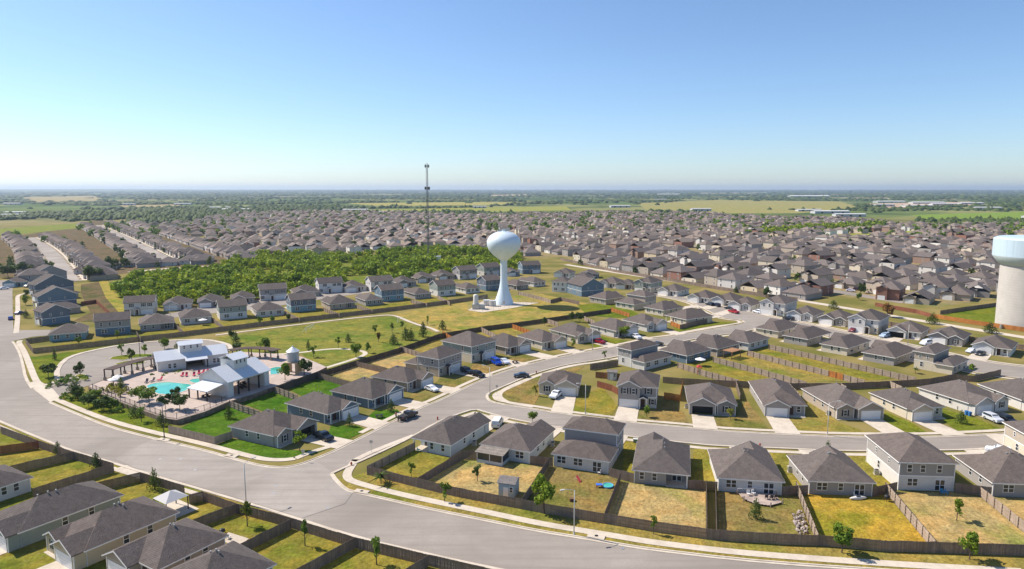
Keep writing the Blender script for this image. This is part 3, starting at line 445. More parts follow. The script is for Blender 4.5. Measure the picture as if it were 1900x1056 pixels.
D['LAMPS']=[
(9.95,102.98,200,'pale street lamp on the verge in front of the pool yard'),
(-46.72,113.55,60,'pale street lamp behind the lower left fence with arm over the road'),
(-77.53,146.09,200,'dark street lamp on the bank corner below the pool'),
(18.11,162.69,200,'pale street lamp on the brown lawn by the white pickup'),
(71.09,147.78,0,'street lamp in front of the window gable house'),
(140.56,237.3,180,'street lamp at the far street right of the maroon car'),
(27.77,230.72,250,'street lamp beside the red pickup'),
(-5.96,178.3,150,'thin street lamp at the inner corner of the crossing'),
(-123.21,220.76,180,'tall parking lot lamp on the island'),
(-141.18,277.64,0,'lamp in front of the pointed entry gable house'),
]
D['TERR']=[(-116.83, 182.88), (-111.98, 177.8), (-102.12, 170.22), (-91.87, 162.81), (-82.06, 156.0), (-78.95, 154.86), (-75.1, 160.75), (-72.52, 168.87), (-68.72, 174.89), (-65.04, 182.88), (-57.94, 198.09), (-56.63, 203.07), (-61.77, 208.98), (-68.12, 215.94), (-76.34, 219.59), (-89.94, 222.6), (-92.97, 220.34), (-109.0, 217.39), (-110.32, 206.31), (-113.77, 197.48), (-115.76, 190.48)]
D['POOL']=[(-101.08, 182.36), (-100.99, 184.46), (-99.76, 185.74), (-98.09, 186.44), (-95.9, 186.6), (-91.66, 185.26), (-89.29, 184.46), (-87.96, 182.88), (-87.66, 178.3), (-88.38, 176.33), (-89.8, 175.13), (-91.7, 174.65), (-93.84, 175.13), (-96.11, 176.82), (-98.7, 179.55)]
D['POOL2']=[(-91.86, 187.69), (-91.69, 189.63), (-90.0, 190.48), (-87.66, 189.91), (-86.98, 187.69), (-87.75, 185.53), (-89.48, 185.53)]
D['POOL3']=[(-73.57, 201.18), (-72.43, 203.07), (-70.7, 203.33), (-68.68, 201.18), (-67.94, 197.48), (-68.42, 195.09), (-70.86, 193.92)]
D['CLUB']=(-105.28, 197.48, -89.24, 208.31)
D['PAV']=(-73.69, 172.06, -67.34, 183.93, -82.65, 179.3)
D['TANK']=(-64.52, 196.28)
D['PERG']=[[(-114.31, 188.24), (-113.64, 192.18), (-112.47, 196.28), (-110.92, 199.93), (-108.32, 202.44)], [(-89.45, 211.71), (-87.12, 214.51), (-83.57, 215.22), (-79.31, 214.51), (-74.54, 211.71)]]
D['POOLFENCE']=[(-113.92, 179.8), (-102.51, 170.9), (-92.21, 163.44), (-82.35, 156.58), (-79.32, 155.62), (-75.47, 161.57), (-73.17, 169.77)]
D['RED']=[(-95.81, 192.76), (-94.56, 192.76), (-92.63, 193.34), (-92.02, 195.09), (-91.17, 195.69), (-90.33, 196.28), (-102.59, 186.06), (-101.49, 187.15), (-99.92, 188.24)]
D['PARASOL']=[(-109.55, 184.46), (-109.24, 181.84)]
D['TOWER']=(-3.91, 325.86)
D['TANKR']=(209.51, 270.92)
D['MAST']=(-66.21, 538.82)
D['EQUIP']=[(-16.76, 312.34), (-12.08, 321.23), (-8.96, 319.71)]
D['TPAD']=[(-20.24, 308.07), (-13.54, 338.88), (-2.66, 332.24), (13.16, 329.02), (1.26, 315.25), (-13.34, 302.56)]
D['SHED']=(-2.44, 116.96, -0.48, 116.3)
D['SHED2']=(27.77, 193.01, 29.87, 191.32)
D['GAZ']=[(-61.48, 111.12), (-56.35, 107.65), (-56.1, 111.92), (-61.19, 115.02)]
D['BPOOL']=(17.91, 121.02)
D['DECK']=[(40.94, 117.62), (44.15, 117.84), (47.74, 116.96), (47.65, 113.76), (45.1, 112.53), (42.57, 113.35), (41.24, 115.02)]
D['STONES']=[(47.24, 108.97), (50.05, 111.32), (47.8, 103.5), (45.95, 102.81)]
D['GOAL']=(-79.45, 258.4, -78.39, 265.57)
D['GOAL2']=(-47.47, 278.79, -45.42, 279.95)
D['HYD']=[(-17.91, 158.31), (-32.26, 130.81), (7.31, 200.05), (53.44, 140.95), (-174.71, 258.4)]
D['PEOPLE']=[(-27.12, 156.77), (-28.09, 159.48), (-27.57, 161.07)]
D['SIGN']=[(-42.47, 132.72), (-29.7, 137.9), (-4.08, 178.79)]
D['PICNIC']=[(-32.22, 159.88), (1.03, 212.27)]
D['COVER']=[(13.44, 99.8), (-27.82, 118.51), (12.3, 103.15), (-58.68, 135.84)]
D['WOODS']=[
(-214.69,358.53),
(-231.23,407.78),
(-227.03,439.14),
(-214.25,450.67),
(-195.12,472.35),
(-203.76,503.43),
(-219.21,526.49),
(-194.14,569.92),
(-136.63,556.17),
(-99.68,599.54),
(-73.72,621.03),
(-33.8,610.1),
(6.88,579.47),
(9.71,489.13),
(3.58,450.67),
(-9.13,459.72),
(-25.24,453.65),
(-34.49,433.59),
(-50.18,420.3),
(-65.05,398.29),
(-71.36,389.22),
(-91.54,382.67),
(-105.78,368.22),
(-121.22,352.95),
(-130.67,340.58),
(-140.83,332.24),
(-153.11,324.3),
(-162.29,316.72),
(-172.77,308.07),
]
D['GLADE']=[(-63.59, 534.64), (-27.09, 569.92), (-21.52, 543.05), (-36.48, 510.89), (-59.08, 496.18)]
D['TRAIL']=[(-252.37, 412.7), (-253.77, 422.89), (-203.72, 349.33), (-170.24, 302.56), (-171.09, 294.64), (-208.32, 345.77)]
D['REG_R']=[
(8.75,551.73),
(39.98,560.68),
(71.29,472.35),
(98.2,425.52),
(117.89,389.22),
(135.94,362.34),
(147.17,347.54),
(171.09,351.13),
(182.86,338.88),
(200.33,316.72),
(251.42,345.77),
(310.09,352.95),
(825.51,952.38),
(753.68,1007.24),
(603.63,1021.95),
(594.31,1238.72),
(474.56,1284.04),
(413.55,1503.91),
(185.11,1571.09),
(-22.21,1413.22),
(-76.22,1385.36),
(-33.77,952.38),
(3.12,790.57),
]
D['REG_L']=[(-319.46, 724.74), (-237.04, 569.92), (-212.2, 569.92), (-141.11, 574.65), (-104.13, 626.65), (-76.42, 644.11), (-35.02, 632.36), (4.23, 668.94), (-37.52, 952.38), (-81.67, 1385.36), (-253.53, 1536.77), (-400.36, 1644.53), (-555.34, 1644.53), (-600.67, 1442.21), (-529.71, 1085.32), (-539.24, 1021.95), (-380.63, 790.57)]
D['REG_F']=[(-555.34, 695.73), (-594.54, 828.14), (-595.49, 848.28), (-752.15, 1238.72), (-669.14, 1156.99), (-445.64, 869.42), (-258.68, 599.54), (-209.8, 518.58), (-228.56, 475.62), (-254.38, 450.67), (-261.62, 402.98), (-272.86, 402.98), (-301.37, 425.52), (-342.01, 425.52)]
D['EXCL']=[[(355.67, 790.57), (414.83, 848.28), (540.92, 914.98), (507.93, 858.72), (356.59, 740.16)], [(300.01, 808.93), (400.69, 891.62), (524.91, 965.54), (571.92, 1052.69), (418.41, 965.54), (308.52, 869.42)], [(218.17, 309.48), (254.63, 302.56), (279.0, 332.24), (260.5, 358.53)]]
D['EDGEH']=[(-282.98, 444.83), (-284.42, 472.35), (-277.67, 485.68), (-266.72, 492.63), (-252.25, 492.63), (-241.71, 503.43), (-236.53, 518.58)]
D['WHITEB']=[
(728.11,1571.09,80),
(680.56,1385.36,60),
(1197.45,2212.47,60),
(1262.14,2145.19,90),
(1480.91,2360.48,80),
(1685.86,2529.64,90),
(1286.05,1861.92,70),
(744.97,1725.12,60),
(727.23,3375.41,60),
(474.07,1725.12,50),
(326.67,2081.87,60),
(-95.2,2022.17,40),
(-283.84,1571.09,40),
(-383.45,1683.86,60),
(-708.06,1768.44,70),
(-810.5,1912.45,60),
(-1110.68,1536.77,45),
(-987.87,1358.57,40),
(-1773.26,2442.14,60),
(-1314.31,2360.48,40),
(-1168.13,2442.14,60),
(-1279.7,3081.23,25),
(961.93,1260.98,40),
(1554.95,2834.12,120),
(1583.75,2623.61,120),
(-3094.04,10141.6,120),
(1464.08,6450.95,200),
(2036.25,4728.65,260),
]
D['PAR2']=[(-126.27, 274.24), (59.09, 208.92), (81.4, 120.56)]
D['BED']=[
[(-129.48,183.81),(-132.3,189.12),(-128.89,195.88),(-123.58,192.44),(-125.59,185.9)],
[(-119.9,174.48),(-118.69,179.77),(-114.9,180.76),(-102.82,171.27),(-92.12,161.87),(-97.88,162.69),(-111.35,170.37)],
[(-109.96,194.72),(-103.43,195.88),(-99.11,201.89),(-97.14,199.44),(-101.68,192.44),(-107.02,191.32)],
[(-111.56,178.8),(-109.39,182.88),(-103.96,179.8),(-98.77,172.99),(-101.77,172.06)],
]
D['CHAIRS']=[(78.3, 117.84), (79.08, 117.84), (61.84, 116.52), (-19.73, 138.2), (-45.01, 101.78), (-46.5, 103.5), (17.01, 126.62)]
D['MANH']=[(-72.38, 134.12), (-68.17, 134.12), (-62.68, 128.68), (-44.23, 121.49), (-43.52, 118.28), (-32.14, 112.53), (17.07, 98.83)]
D['INLET']=[(-58.55, 135.26), (-27.77, 118.28), (13.28, 101.95), (-77.3, 144.45)]
D['AC']=[(54.58, 127.64), (70.97, 126.62), (8.73, 141.26), (77.8, 161.87), (95.35, 162.69), (112.43, 166.02), (44.32, 167.3), (-8.18, 141.88)]
D['BINS']=[(111.73, 161.87), (111.99, 161.07), (78.14, 161.47)]
D['PCOV']=(72.39, 219.3)
D['PLAY']=(56.18, 199.44)
D['RPATCH']=[(-79.83, 145.43), (-81.8, 134.12), (-72.95, 128.16), (-57.44, 120.33), (-42.21, 112.32), (-35.45, 108.59), (-29.48, 113.97), (-29.1, 118.51), (-31.13, 120.79), (-34.05, 125.11), (-35.37, 127.38), (-37.89, 130.81), (-40.63, 133.56), (-42.74, 131.08), (-45.41, 129.34), (-49.61, 130.0), (-55.92, 133.14), (-65.25, 138.5)]
D['APRON']=[(-138.53, 189.66), (-133.58, 184.33), (-126.11, 177.33), (-120.18, 171.72), (-120.25, 175.9), (-127.53, 183.81), (-132.85, 188.57), (-137.66, 192.44)]
D['REG_C']=[(-184.74, 282.3), (-189.64, 302.56), (-229.01, 358.53), (-251.0, 393.7), (-246.67, 405.37), (-205.84, 345.77), (-169.65, 292.08), (-173.12, 279.95)]
D['EDGER']=[
(54.5,516.0,1.95,2,'cream'),
(59.8,502.8,1.95,2,'tan'),
(65.1,489.6,1.95,1,'pale'),
(70.3,477.1,2.0,2,'buff'),
(76.2,464.2,2.0,1,'white'),
(81.9,452.9,2.12,2,'grey'),
(89.3,440.8,2.12,2,'tan'),
(96.7,428.6,2.12,1,'cream'),
(104.1,416.5,2.12,2,'brick'),
(111.5,404.7,2.13,1,'cream'),
(119.2,391.5,2.05,2,'tan'),
(124.6,381.1,2.24,2,'pale'),
(134.8,367.8,2.04,1,'buff'),
(141.2,355.1,2.04,2,'white'),
(148.3,345.5,2.21,1,'grey'),
(161.74,358.53,-0.9,2,'brick'),
(192.23,382.67,-0.9,1,'tan'),
(192.99,344.02,-0.7,2,'brick'),
(200.61,332.24,-0.7,1,'tan'),
(218.8,347.54,-0.7,2,'pale'),
(225.69,342.29,-0.7,1,'tan'),
(243.0,352.95,-0.6,1,'grey'),
]
D['FIELDS']=[
((0.26,0.24,0.09),[(491.26,2724.82),(1055.15,3544.57),(1472.86,3081.23),(1002.7,1965.79),(654.07,1571.09),(468.95,1571.09),(365.36,1861.92)]),
((0.16,0.24,0.04),[(856.15,1472.42),(1256.13,1683.86),(1178.68,1442.21),(879.29,1176.4),(763.59,1260.98)]),
((0.42,0.31,0.24),[(1357.5,2623.61),(2052.35,3081.23),(1601.23,2360.48),(1094.82,2022.17)]),
((0.3,0.25,0.13),[(-3369.07,4728.65),(-3609.72,5912.73),(-2082.53,3544.57),(-1879.62,2724.82)]),
((0.3,0.25,0.14),[(-1351.33,2360.48),(-1229.68,2529.64),(-1009.71,2145.19),(-1095.26,1965.79)]),
((0.17,0.2,0.04),[(-705.19,1120.01),(-716.31,1021.95),(-709.99,891.62),(-630.22,790.57),(-608.87,848.28),(-616.2,965.54)]),
((0.24,0.25,0.06),[(-365.36,1861.92),(-81.67,2081.87),(173.54,2212.47),(156.63,1813.98),(-90.4,1644.53),(-290.29,1606.98)]),
((0.3,0.27,0.09),[(-662.14,2724.82),(-208.25,2952.52),(111.07,2834.12),(-92.56,2360.48),(-447.86,2284.09)]),
((0.38,0.3,0.2),[(-252.43,6450.95),(233.83,7470.74),(185.11,5912.73),(-164.55,5254.91)]),
((0.4,0.32,0.24),[(2517.55,9464.98),(4350.17,11833.15),(3332.05,8872.94),(2159.66,7886.2)]),
]
D['YT']=[(12.6, 123.4), (10.65, 115.02), (61.9, 115.66), (66.66, 115.02), (-46.47, 102.81), (27.18, 143.48)]
D['SOFAP']=[(-45.99, 101.28), (-45.86, 103.85), (-41.76, 101.78), (-42.59, 99.15)]
HAZE=6.5e-05
# ---------------------------------------------------------------- helpers
def obj(name, me, parent=None, mat=None, kind=None, color=None, loc=None, rz=None):
    o = bpy.data.objects.new(name, me); COL.objects.link(o)
    if parent is not None: o.parent = parent
    if mat is not None and me is not None and not me.materials: me.materials.append(M[mat])
    if kind: o['kind'] = kind
    if color is not None: o.color = (*color, 1.0)
    if loc is not None: o.location = loc
    if rz is not None: o.rotation_euler = (0, 0, rz)
    return o
def mesh(name, v, f, smooth=False):
    me = bpy.data.meshes.new(name); me.from_pydata([tuple(p) for p in v], [], f); me.update()
    if smooth: me.polygons.foreach_set('use_smooth', [True] * len(me.polygons))
    return me
def thing(name, label, cat, loc=(0, 0, 0), rz=0, group=None):
    o = bpy.data.objects.new(name, None); COL.objects.link(o); o.location = loc; o.rotation_euler = (0, 0, rz)
    o['label'] = label; o['category'] = cat
    if group: o['group'] = group
    o.empty_display_size = 0.1
    return o
def tag(o, label, cat, group=None):
    o['label'] = label; o['category'] = cat
    if group: o['group'] = group
    return o
class MB:
    def __init__(s): s.v = []; s.f = []
    def quadbox(s, p, zs):            # p: list of xy, prism between zs
        n = len(p); b = len(s.v)
        s.v += [(x, y, zs[0]) for x, y in p] + [(x, y, zs[1]) for x, y in p]
        s.f += [(b + i, b + (i + 1) % n, b + n + (i + 1) % n, b + n + i) for i in range(n)]
        s.f += [tuple(b + n + i for i in range(n)), tuple(b + i for i in reversed(range(n)))]
        return s
    def box(s, x0, y0, z0, x1, y1, z1): return s.quadbox([(x0, y0), (x1, y0), (x1, y1), (x0, y1)], (z0, z1))
    def ring(s, pts): b = len(s.v); s.v += pts; return b
    def tube(s, p, q, r0, r1=None, n=6):
        r1 = r0 if r1 is None else r1; p, q = Vector(p), Vector(q); d = (q - p).normalized()
        a = d.orthogonal().normalized(); c = d.cross(a); b = len(s.v)
        for k, (o, r) in enumerate(((p, r0), (q, r1))):
            s.v += [tuple(o + a * (r * math.cos(t * 2 * math.pi / n)) + c * (r * math.sin(t * 2 * math.pi / n))) for t in range(n)]
        s.f += [(b + i, b + (i + 1) % n, b + n + (i + 1) % n, b + n + i) for i in range(n)]
        s.f += [tuple(b + n + i for i in range(n)), tuple(b + i for i in reversed(range(n)))]
        return s
    def lathe(s, prof, n=24, c=(0, 0)):
        b = len(s.v)
        for r, z in prof: s.v += [(c[0] + r * math.cos(t * 2 * math.pi / n), c[1] + r * math.sin(t * 2 * math.pi / n), z) for t in range(n)]
        for k in range(len(prof) - 1):
            s.f += [(b + k * n + i, b + k * n + (i + 1) % n, b + (k + 1) * n + (i + 1) % n, b + (k + 1) * n + i) for i in range(n)]
        return s
    def me(s, name, smooth=False): return mesh(name, s.v, s.f, smooth)
CACHE = {}
def cached(key, fn):
    if key not in CACHE: CACHE[key] = fn()
    return CACHE[key]
def copy_tree(o, loc, rz, label=None, parent=None):
    c = o.copy(); COL.objects.link(c); c.parent = parent
    if parent is None:
        c.location = loc; c.rotation_euler = (0, 0, rz)
        if label: c['label'] = label
    for ch in o.children: copy_tree(ch, None, None, None, c)
    return c
def srgb(h):
    h = h.lstrip('#'); return tuple(((int(h[i:i + 2], 16) / 255) / 12.92 if int(h[i:i + 2], 16) / 255 <= .04045 else ((int(h[i:i + 2], 16) / 255 + .055) / 1.055) ** 2.4) for i in (0, 2, 4))
# ---------------------------------------------------------------- materials
M = {}
def mat(name, base=(.5, .5, .5), rough=.8, metal=0, tint=False, nscale=None, namt=.25, ndet=4, bump=None, spec=.3, coords='Object', extra=None, rand=0, island=0):
    m = bpy.data.materials.new(name); m.use_nodes = True; M[name] = m
    t = m.node_tree; N = t.nodes; L = t.links; b = N['Principled BSDF']
    b.inputs['Roughness'].default_value = rough; b.inputs['Metallic'].default_value = metal
    b.inputs['Specular IOR Level'].default_value = spec
    oi = N.new('ShaderNodeObjectInfo'); tc = N.new('ShaderNodeTexCoord'); geo = N.new('ShaderNodeNewGeometry')
    if tint: src = oi.outputs['Color']
    else:
        rgb = N.new('ShaderNodeRGB'); rgb.outputs[0].default_value = (*base, 1); src = rgb.outputs[0]
    def mulval(src, val, amt):
        mr = N.new('ShaderNodeMapRange'); mr.inputs['To Min'].default_value = 1 - amt; mr.inputs['To Max'].default_value = 1 + amt
        L.new(val, mr.inputs['Value'])
        mx = N.new('ShaderNodeMix'); mx.data_type = 'RGBA'; mx.blend_type = 'MULTIPLY'; mx.inputs[0].default_value = 1
        L.new(src, mx.inputs['A']); L.new(mr.outputs[0], mx.inputs['B']); return mx.outputs['Result']
    P = geo.outputs['Position'] if coords == 'World' else tc.outputs['Object']
    if nscale:
        for sc in (nscale if isinstance(nscale, (list, tuple)) else [nscale]):
            n = N.new('ShaderNodeTexNoise'); n.inputs['Scale'].default_value = sc; n.inputs['Detail'].default_value = ndet; n.inputs['Roughness'].default_value = .6
            L.new(P, n.inputs['Vector'])
            mr = N.new('ShaderNodeMapRange'); mr.inputs['From Min'].default_value = .3; mr.inputs['From Max'].default_value = .7; L.new(n.outputs[0], mr.inputs['Value'])
            src = mulval(src, mr.outputs[0], namt)
    if rand: src = mulval(src, oi.outputs['Random'], rand)
    if island: src = mulval(src, geo.outputs['Random Per Island'], island)
    if extra: src = extra(N, L, src, P, tc, geo, oi)
    L.new(src, b.inputs['Base Color'])
    if bump:
        n = N.new('ShaderNodeTexNoise'); n.inputs['Scale'].default_value = bump[0]; n.inputs['Detail'].default_value = 3
        L.new(P, n.inputs['Vector']); bp = N.new('ShaderNodeBump'); bp.inputs['Strength'].default_value = bump[1]; bp.inputs['Distance'].default_value = bump[2]
        L.new(n.outputs[0], bp.inputs['Height']); L.new(bp.outputs[0], b.inputs['Normal'])
    return m
def mixc(N, L, fac, a, b, mode='MIX'):
    mx = N.new('ShaderNodeMix'); mx.data_type = 'RGBA'; mx.blend_type = mode
    for s, v in (('Factor', fac), ('A', a), ('B', b)):
        i = mx.inputs[0] if s == 'Factor' else mx.inputs[s]
        if isinstance(v, (int, float)): i.default_value = v
        elif isinstance(v, tuple): i.default_value = (*v, 1)
        else: L.new(v, i)
    return mx.outputs['Result']
def noisefac(N, L, P, scale, lo, hi, det=4, dist=0, rough=.55):
    n = N.new('ShaderNodeTexNoise'); n.inputs['Scale'].default_value = scale; n.inputs['Detail'].default_value = det; n.inputs['Roughness'].default_value = rough; n.inputs['Distortion'].default_value = dist
    L.new(P, n.inputs['Vector']); mr = N.new('ShaderNodeMapRange'); mr.inputs['From Min'].default_value = lo; mr.inputs['From Max'].default_value = hi; L.new(n.outputs[0], mr.inputs['Value']); return mr.outputs[0]
def lawn_extra(N, L, src, P, tc, geo, oi):
    a = noisefac(N, L, P, .16, .42, .62, 6, .6)
    dry = mixc(N, L, 1.0, src, (1.32, 1.14, 1.0), 'MULTIPLY')
    c = mixc(N, L, a, src, dry)
    b = noisefac(N, L, P, .07, .5, .66, 5, .3)
    grn = mixc(N, L, 1.0, src, (.62, .86, .5), 'MULTIPLY')
    c = mixc(N, L, b, c, grn)
    d = noisefac(N, L, P, .9, .58, .74, 4)
    return mixc(N, L, d, c, mixc(N, L, .32, c, (.34, .26, .14)))
mat('lawn', tint=True, rough=1, spec=.03, nscale=[1.5, .4], namt=.27, extra=lawn_extra, bump=(1.6, .8, .3), coords='World')
def ground_extra(N, L, src, P, tc, geo, oi):
    # near: dry suburban grass; farther out: a patchwork of fields, scrub and bare soil
    near = mixc(N, L, noisefac(N, L, P, .05, .4, .62, 6), (.145, .14, .036), (.26, .205, .075))
    mp = N.new('ShaderNodeMapping'); mp.inputs['Scale'].default_value = (.0016, .0011, 1); L.new(P, mp.inputs['Vector'])
    v = N.new('ShaderNodeTexVoronoi'); v.inputs['Scale'].default_value = 1.0; v.inputs['Randomness'].default_value = .9; L.new(mp.outputs[0], v.inputs['Vector'])
    sp = N.new('ShaderNodeSeparateColor'); L.new(v.outputs['Color'], sp.inputs[0])
    cr = N.new('ShaderNodeValToRGB'); L.new(sp.outputs[0], cr.inputs[0]); e = cr.color_ramp; e.interpolation = 'CONSTANT'
    cols = [(0, (.13, .17, .05)), (.2, (.22, .22, .08)), (.38, (.07, .11, .035)), (.55, (.30, .26, .13)), (.68, (.10, .15, .04)), (.82, (.20, .21, .07)), (.92, (.36, .30, .2))]
    e.elements[0].position, e.elements[0].color = 0, (*cols[0][1], 1)
    e.elements[1].position, e.elements[1].color = cols[1][0], (*cols[1][1], 1)
    for p, c in cols[2:]: k = e.elements.new(p); k.color = (*c, 1)
    far = mixc(N, L, noisefac(N, L, P, .004, .45, .6, 8), cr.outputs[0], (.055, .09, .03))
    ln = N.new('ShaderNodeVectorMath'); ln.operation = 'LENGTH'; L.new(P, ln.inputs[0])
    mr = N.new('ShaderNodeMapRange'); mr.inputs['From Min'].default_value = 1150; mr.inputs['From Max'].default_value = 1650; L.new(ln.outputs['Value'], mr.inputs['Value'])
    return mixc(N, L, mr.outputs[0], near, far)
mat('ground', rough=1, spec=.03, extra=ground_extra, coords='World')
def road_extra(N, L, src, P, tc, geo, oi):
    c = mixc(N, L, noisefac(N, L, P, .035, .4, .65, 7, .8), src, (.262, .23, .198))
    mp = N.new('ShaderNodeMapping'); mp.inputs['Rotation'].default_value = (0, 0, .45); mp.inputs['Scale'].default_value = (.04, .8, 1); L.new(P, mp.inputs['Vector'])
    c = mixc(N, L, noisefac(N, L, mp.outputs[0], 1.0, .45, .75, 5), c, mixc(N, L, .45, c, (.19, .165, .14)))
    v = N.new('ShaderNodeTexVoronoi'); v.feature = 'DISTANCE_TO_EDGE'; v.inputs['Scale'].default_value = .09; L.new(P, v.inputs['Vector'])
    mr = N.new('ShaderNodeMapRange'); mr.inputs['From Max'].default_value = .008; mr.inputs['To Min'].default_value = .12; mr.inputs['To Max'].default_value = 0; L.new(v.outputs['Distance'], mr.inputs['Value'])
    return mixc(N, L, mr.outputs[0], c, (.16, .145, .135))
mat('asphalt', (.325, .287, .248), rough=.9, spec=.15, nscale=[3.0, .3], namt=.07, extra=road_extra, coords='World')
mat('asphaltpale', (.37, .33, .29), rough=.9, spec=.15, nscale=[3.0, .3], namt=.06, extra=road_extra, coords='World')
def slab_extra(N, L, src, P, tc, geo, oi):
    return mixc(N, L, noisefac(N, L, P, .25, .45, .75, 5), src, (.44, .375, .30))
mat('concrete', (.57, .50, .405), rough=.9, spec=.15, nscale=[1.2], namt=.09, extra=slab_extra, coords='World')
def shingle_extra(N, L, src, P, tc, geo, oi):
    w = N.new('ShaderNodeTexWave'); w.wave_type = 'BANDS'; w.bands_direction = 'Z'; w.inputs['Scale'].default_value = 2.6; w.inputs['Distortion'].default_value = 1.5; w.inputs['Detail'].default_value = 2
    L.new(P, w.inputs['Vector'])
    c = mixc(N, L, w.outputs[0], mixc(N, L, 1.0, src, (.86, .86, .86), 'MULTIPLY'), mixc(N, L, 1.0, src, (1.1, 1.09, 1.08), 'MULTIPLY'))
    return mixc(N, L, noisefac(N, L, P, .5, .55, .8, 4), c, mixc(N, L, 1.0, c, (1.16, 1.1, 1.02), 'MULTIPLY'))
mat('shingle', tint=True, rough=.95, spec=.12, nscale=[2.6, .9], namt=.16, extra=shingle_extra, bump=(5, .9, .1))
def siding_extra(N, L, src, P, tc, geo, oi):
    w = N.new('ShaderNodeTexWave'); w.wave_type = 'BANDS'; w.bands_direction = 'Z'; w.wave_profile = 'SAW'; w.inputs['Scale'].default_value = 1.6
    L.new(P, w.inputs['Vector'])
    return mixc(N, L, w.outputs[0], src, mixc(N, L, 1.0, src, (.88, .88, .88), 'MULTIPLY'))
mat('siding', tint=True, rough=.75, nscale=[.9], namt=.05, extra=siding_extra)
mat('trim', (.80, .78, .74), rough=.6)
mat('garage', (.78, .77, .74), rough=.5)
mat('doorpaint', (.09, .05, .04), rough=.5)
mat('shutter', (.03, .032, .04), rough=.6)
mat('glass', (.025, .035, .045), rough=.06, spec=.6)
mat('dark', (.03, .03, .032), rough=.6)
mat('steel', (.45, .45, .44), rough=.45, metal=.6)
mat('lampmetal', (.55, .54, .50), rough=.5, metal=.2)
mat('blackmetal', (.03, .03, .033), rough=.5)
mat('wood', tint=True, rough=.95, spec=.1, nscale=[1.3, .25], namt=.14, island=.13)
mat('metalroof', (.64, .67, .70), rough=.38, spec=.5, nscale=[.3], namt=.04)
mat('hallwall', (.5, .5, .49), rough=.8)
mat('hallpale', (.62, .62, .60), rough=.6)
mat('whitewall', (.64, .62, .58), rough=.7, nscale=[.5], namt=.05)
def tower_extra(N, L, src, P, tc, geo, oi):
    mp = N.new('ShaderNodeMapping'); mp.inputs['Scale'].default_value = (1.2, 1.2, .05); L.new(P, mp.inputs['Vector'])
    return mixc(N, L, noisefac(N, L, mp.outputs[0], 1.0, .5, .85, 4), src, mixc(N, L, 1.0, src, (.84, .85, .84), 'MULTIPLY'))
mat('towerpaint', (.66, .76, .82), rough=.42, spec=.4, extra=tower_extra)
mat('tankpaint', (.50, .62, .69), rough=.42, spec=.4, extra=tower_extra)
mat('towercream', (.50, .57, .57), rough=.45, extra=tower_extra)
def brick_extra(N, L, src, P, tc, geo, oi):
    w = N.new('ShaderNodeTexWave'); w.bands_direction = 'Z'; w.inputs['Scale'].default_value = .3; L.new(P, w.inputs['Vector'])
    return mixc(N, L, w.outputs[0], src, mixc(N, L, 1.0, src, (.96, .96, .96), 'MULTIPLY'))
mat('towerconcrete', (.50, .465, .42), rough=.85, nscale=[.3], namt=.06, extra=brick_extra)
mat('stone', tint=True, rough=.9, nscale=[1.5, .3], namt=.2)
mat('water', (.07, .44, .36), rough=.05, spec=.5, nscale=[.25], namt=.15)
mat('deck', (.45, .365, .31), rough=.85, nscale=[.6, .1], namt=.1)
mat('carpaint', tint=True, rough=.25, spec=.6)
mat('rubber', (.02, .02, .02), rough=.9)
mat('fabric', tint=True, rough=.8)
mat('skin', (.38, .22, .15), rough=.6)
mat('bark', (.12, .085, .06), rough=.95, nscale=[6], namt=.2)
def leafmat(name, a, b):
    m = bpy.data.materials.new(name); m.use_nodes = True; M[name] = m; t = m.node_tree; N = t.nodes; L = t.links; bs = N['Principled BSDF']
    geo = N.new('ShaderNodeNewGeometry'); oi = N.new('ShaderNodeObjectInfo')
    c = mixc(N, L, geo.outputs['Random Per Island'], a, b)
    f = noisefac(N, L, geo.outputs['Position'], .045, .38, .62, 3)
    c = mixc(N, L, f, c, mixc(N, L, 1.0, c, (1.5, 1.28, .8), 'MULTIPLY'))
    f2 = noisefac(N, L, geo.outputs['Position'], .16, .45, .6, 3)
    c = mixc(N, L, f2, c, mixc(N, L, 1.0, c, (.55, .66, .6), 'MULTIPLY'))
    L.new(c, bs.inputs['Base Color']); bs.inputs['Roughness'].default_value = .7; bs.inputs['Specular IOR Level'].default_value = .2
    tr = N.new('ShaderNodeBsdfTranslucent'); L.new(c, tr.inputs[0]); ms = N.new('ShaderNodeMixShader'); ms.inputs[0].default_value = .28
    L.new(bs.outputs[0], ms.inputs[1]); L.new(tr.outputs[0], ms.inputs[2]); L.new(ms.outputs[0], N['Material Output'].inputs[0])
leafmat('leaf', (.09, .17, .022), (.20, .29, .036))
leafmat('leafdark', (.055, .10, .026), (.115, .16, .038))
leafmat('leafyellow', (.12, .17, .03), (.24, .24, .05))
leafmat('leafred', (.20, .10, .04), (.27, .16, .06))
leafmat('leafwood', (.13, .22, .018), (.34, .42, .035))
leafmat('leaffar', (.05, .085, .028), (.10, .145, .042))
ROOFS = [(.124, .105, .096), (.136, .115, .104), (.116, .100, .092), (.130, .108, .097)]
WC = dict(cream=(.62, .545, .42), grey=(.345, .32, .295), blue=(.15, .215, .27), teal=(.22, .35, .38), tan=(.42, .355, .28), white=(.72, .69, .63), sage=(.30, .335, .29), brick=(.27, .135, .095), pale=(.64, .61, .56), ice=(.56, .60, .60), slate=(.15, .175, .21), buff=(.55, .46, .31), olive=(.27, .26, .20))
LT = dict(G=(.06, .125, .01), g=(.125, .15, .016), y=(.195, .172, .032), o=(.30, .215, .034), t=(.33, .25, .105), b=(.205, .155, .055), d=(.225, .185, .048), p=(.165, .175, .035), n=(.27, .22, .062))
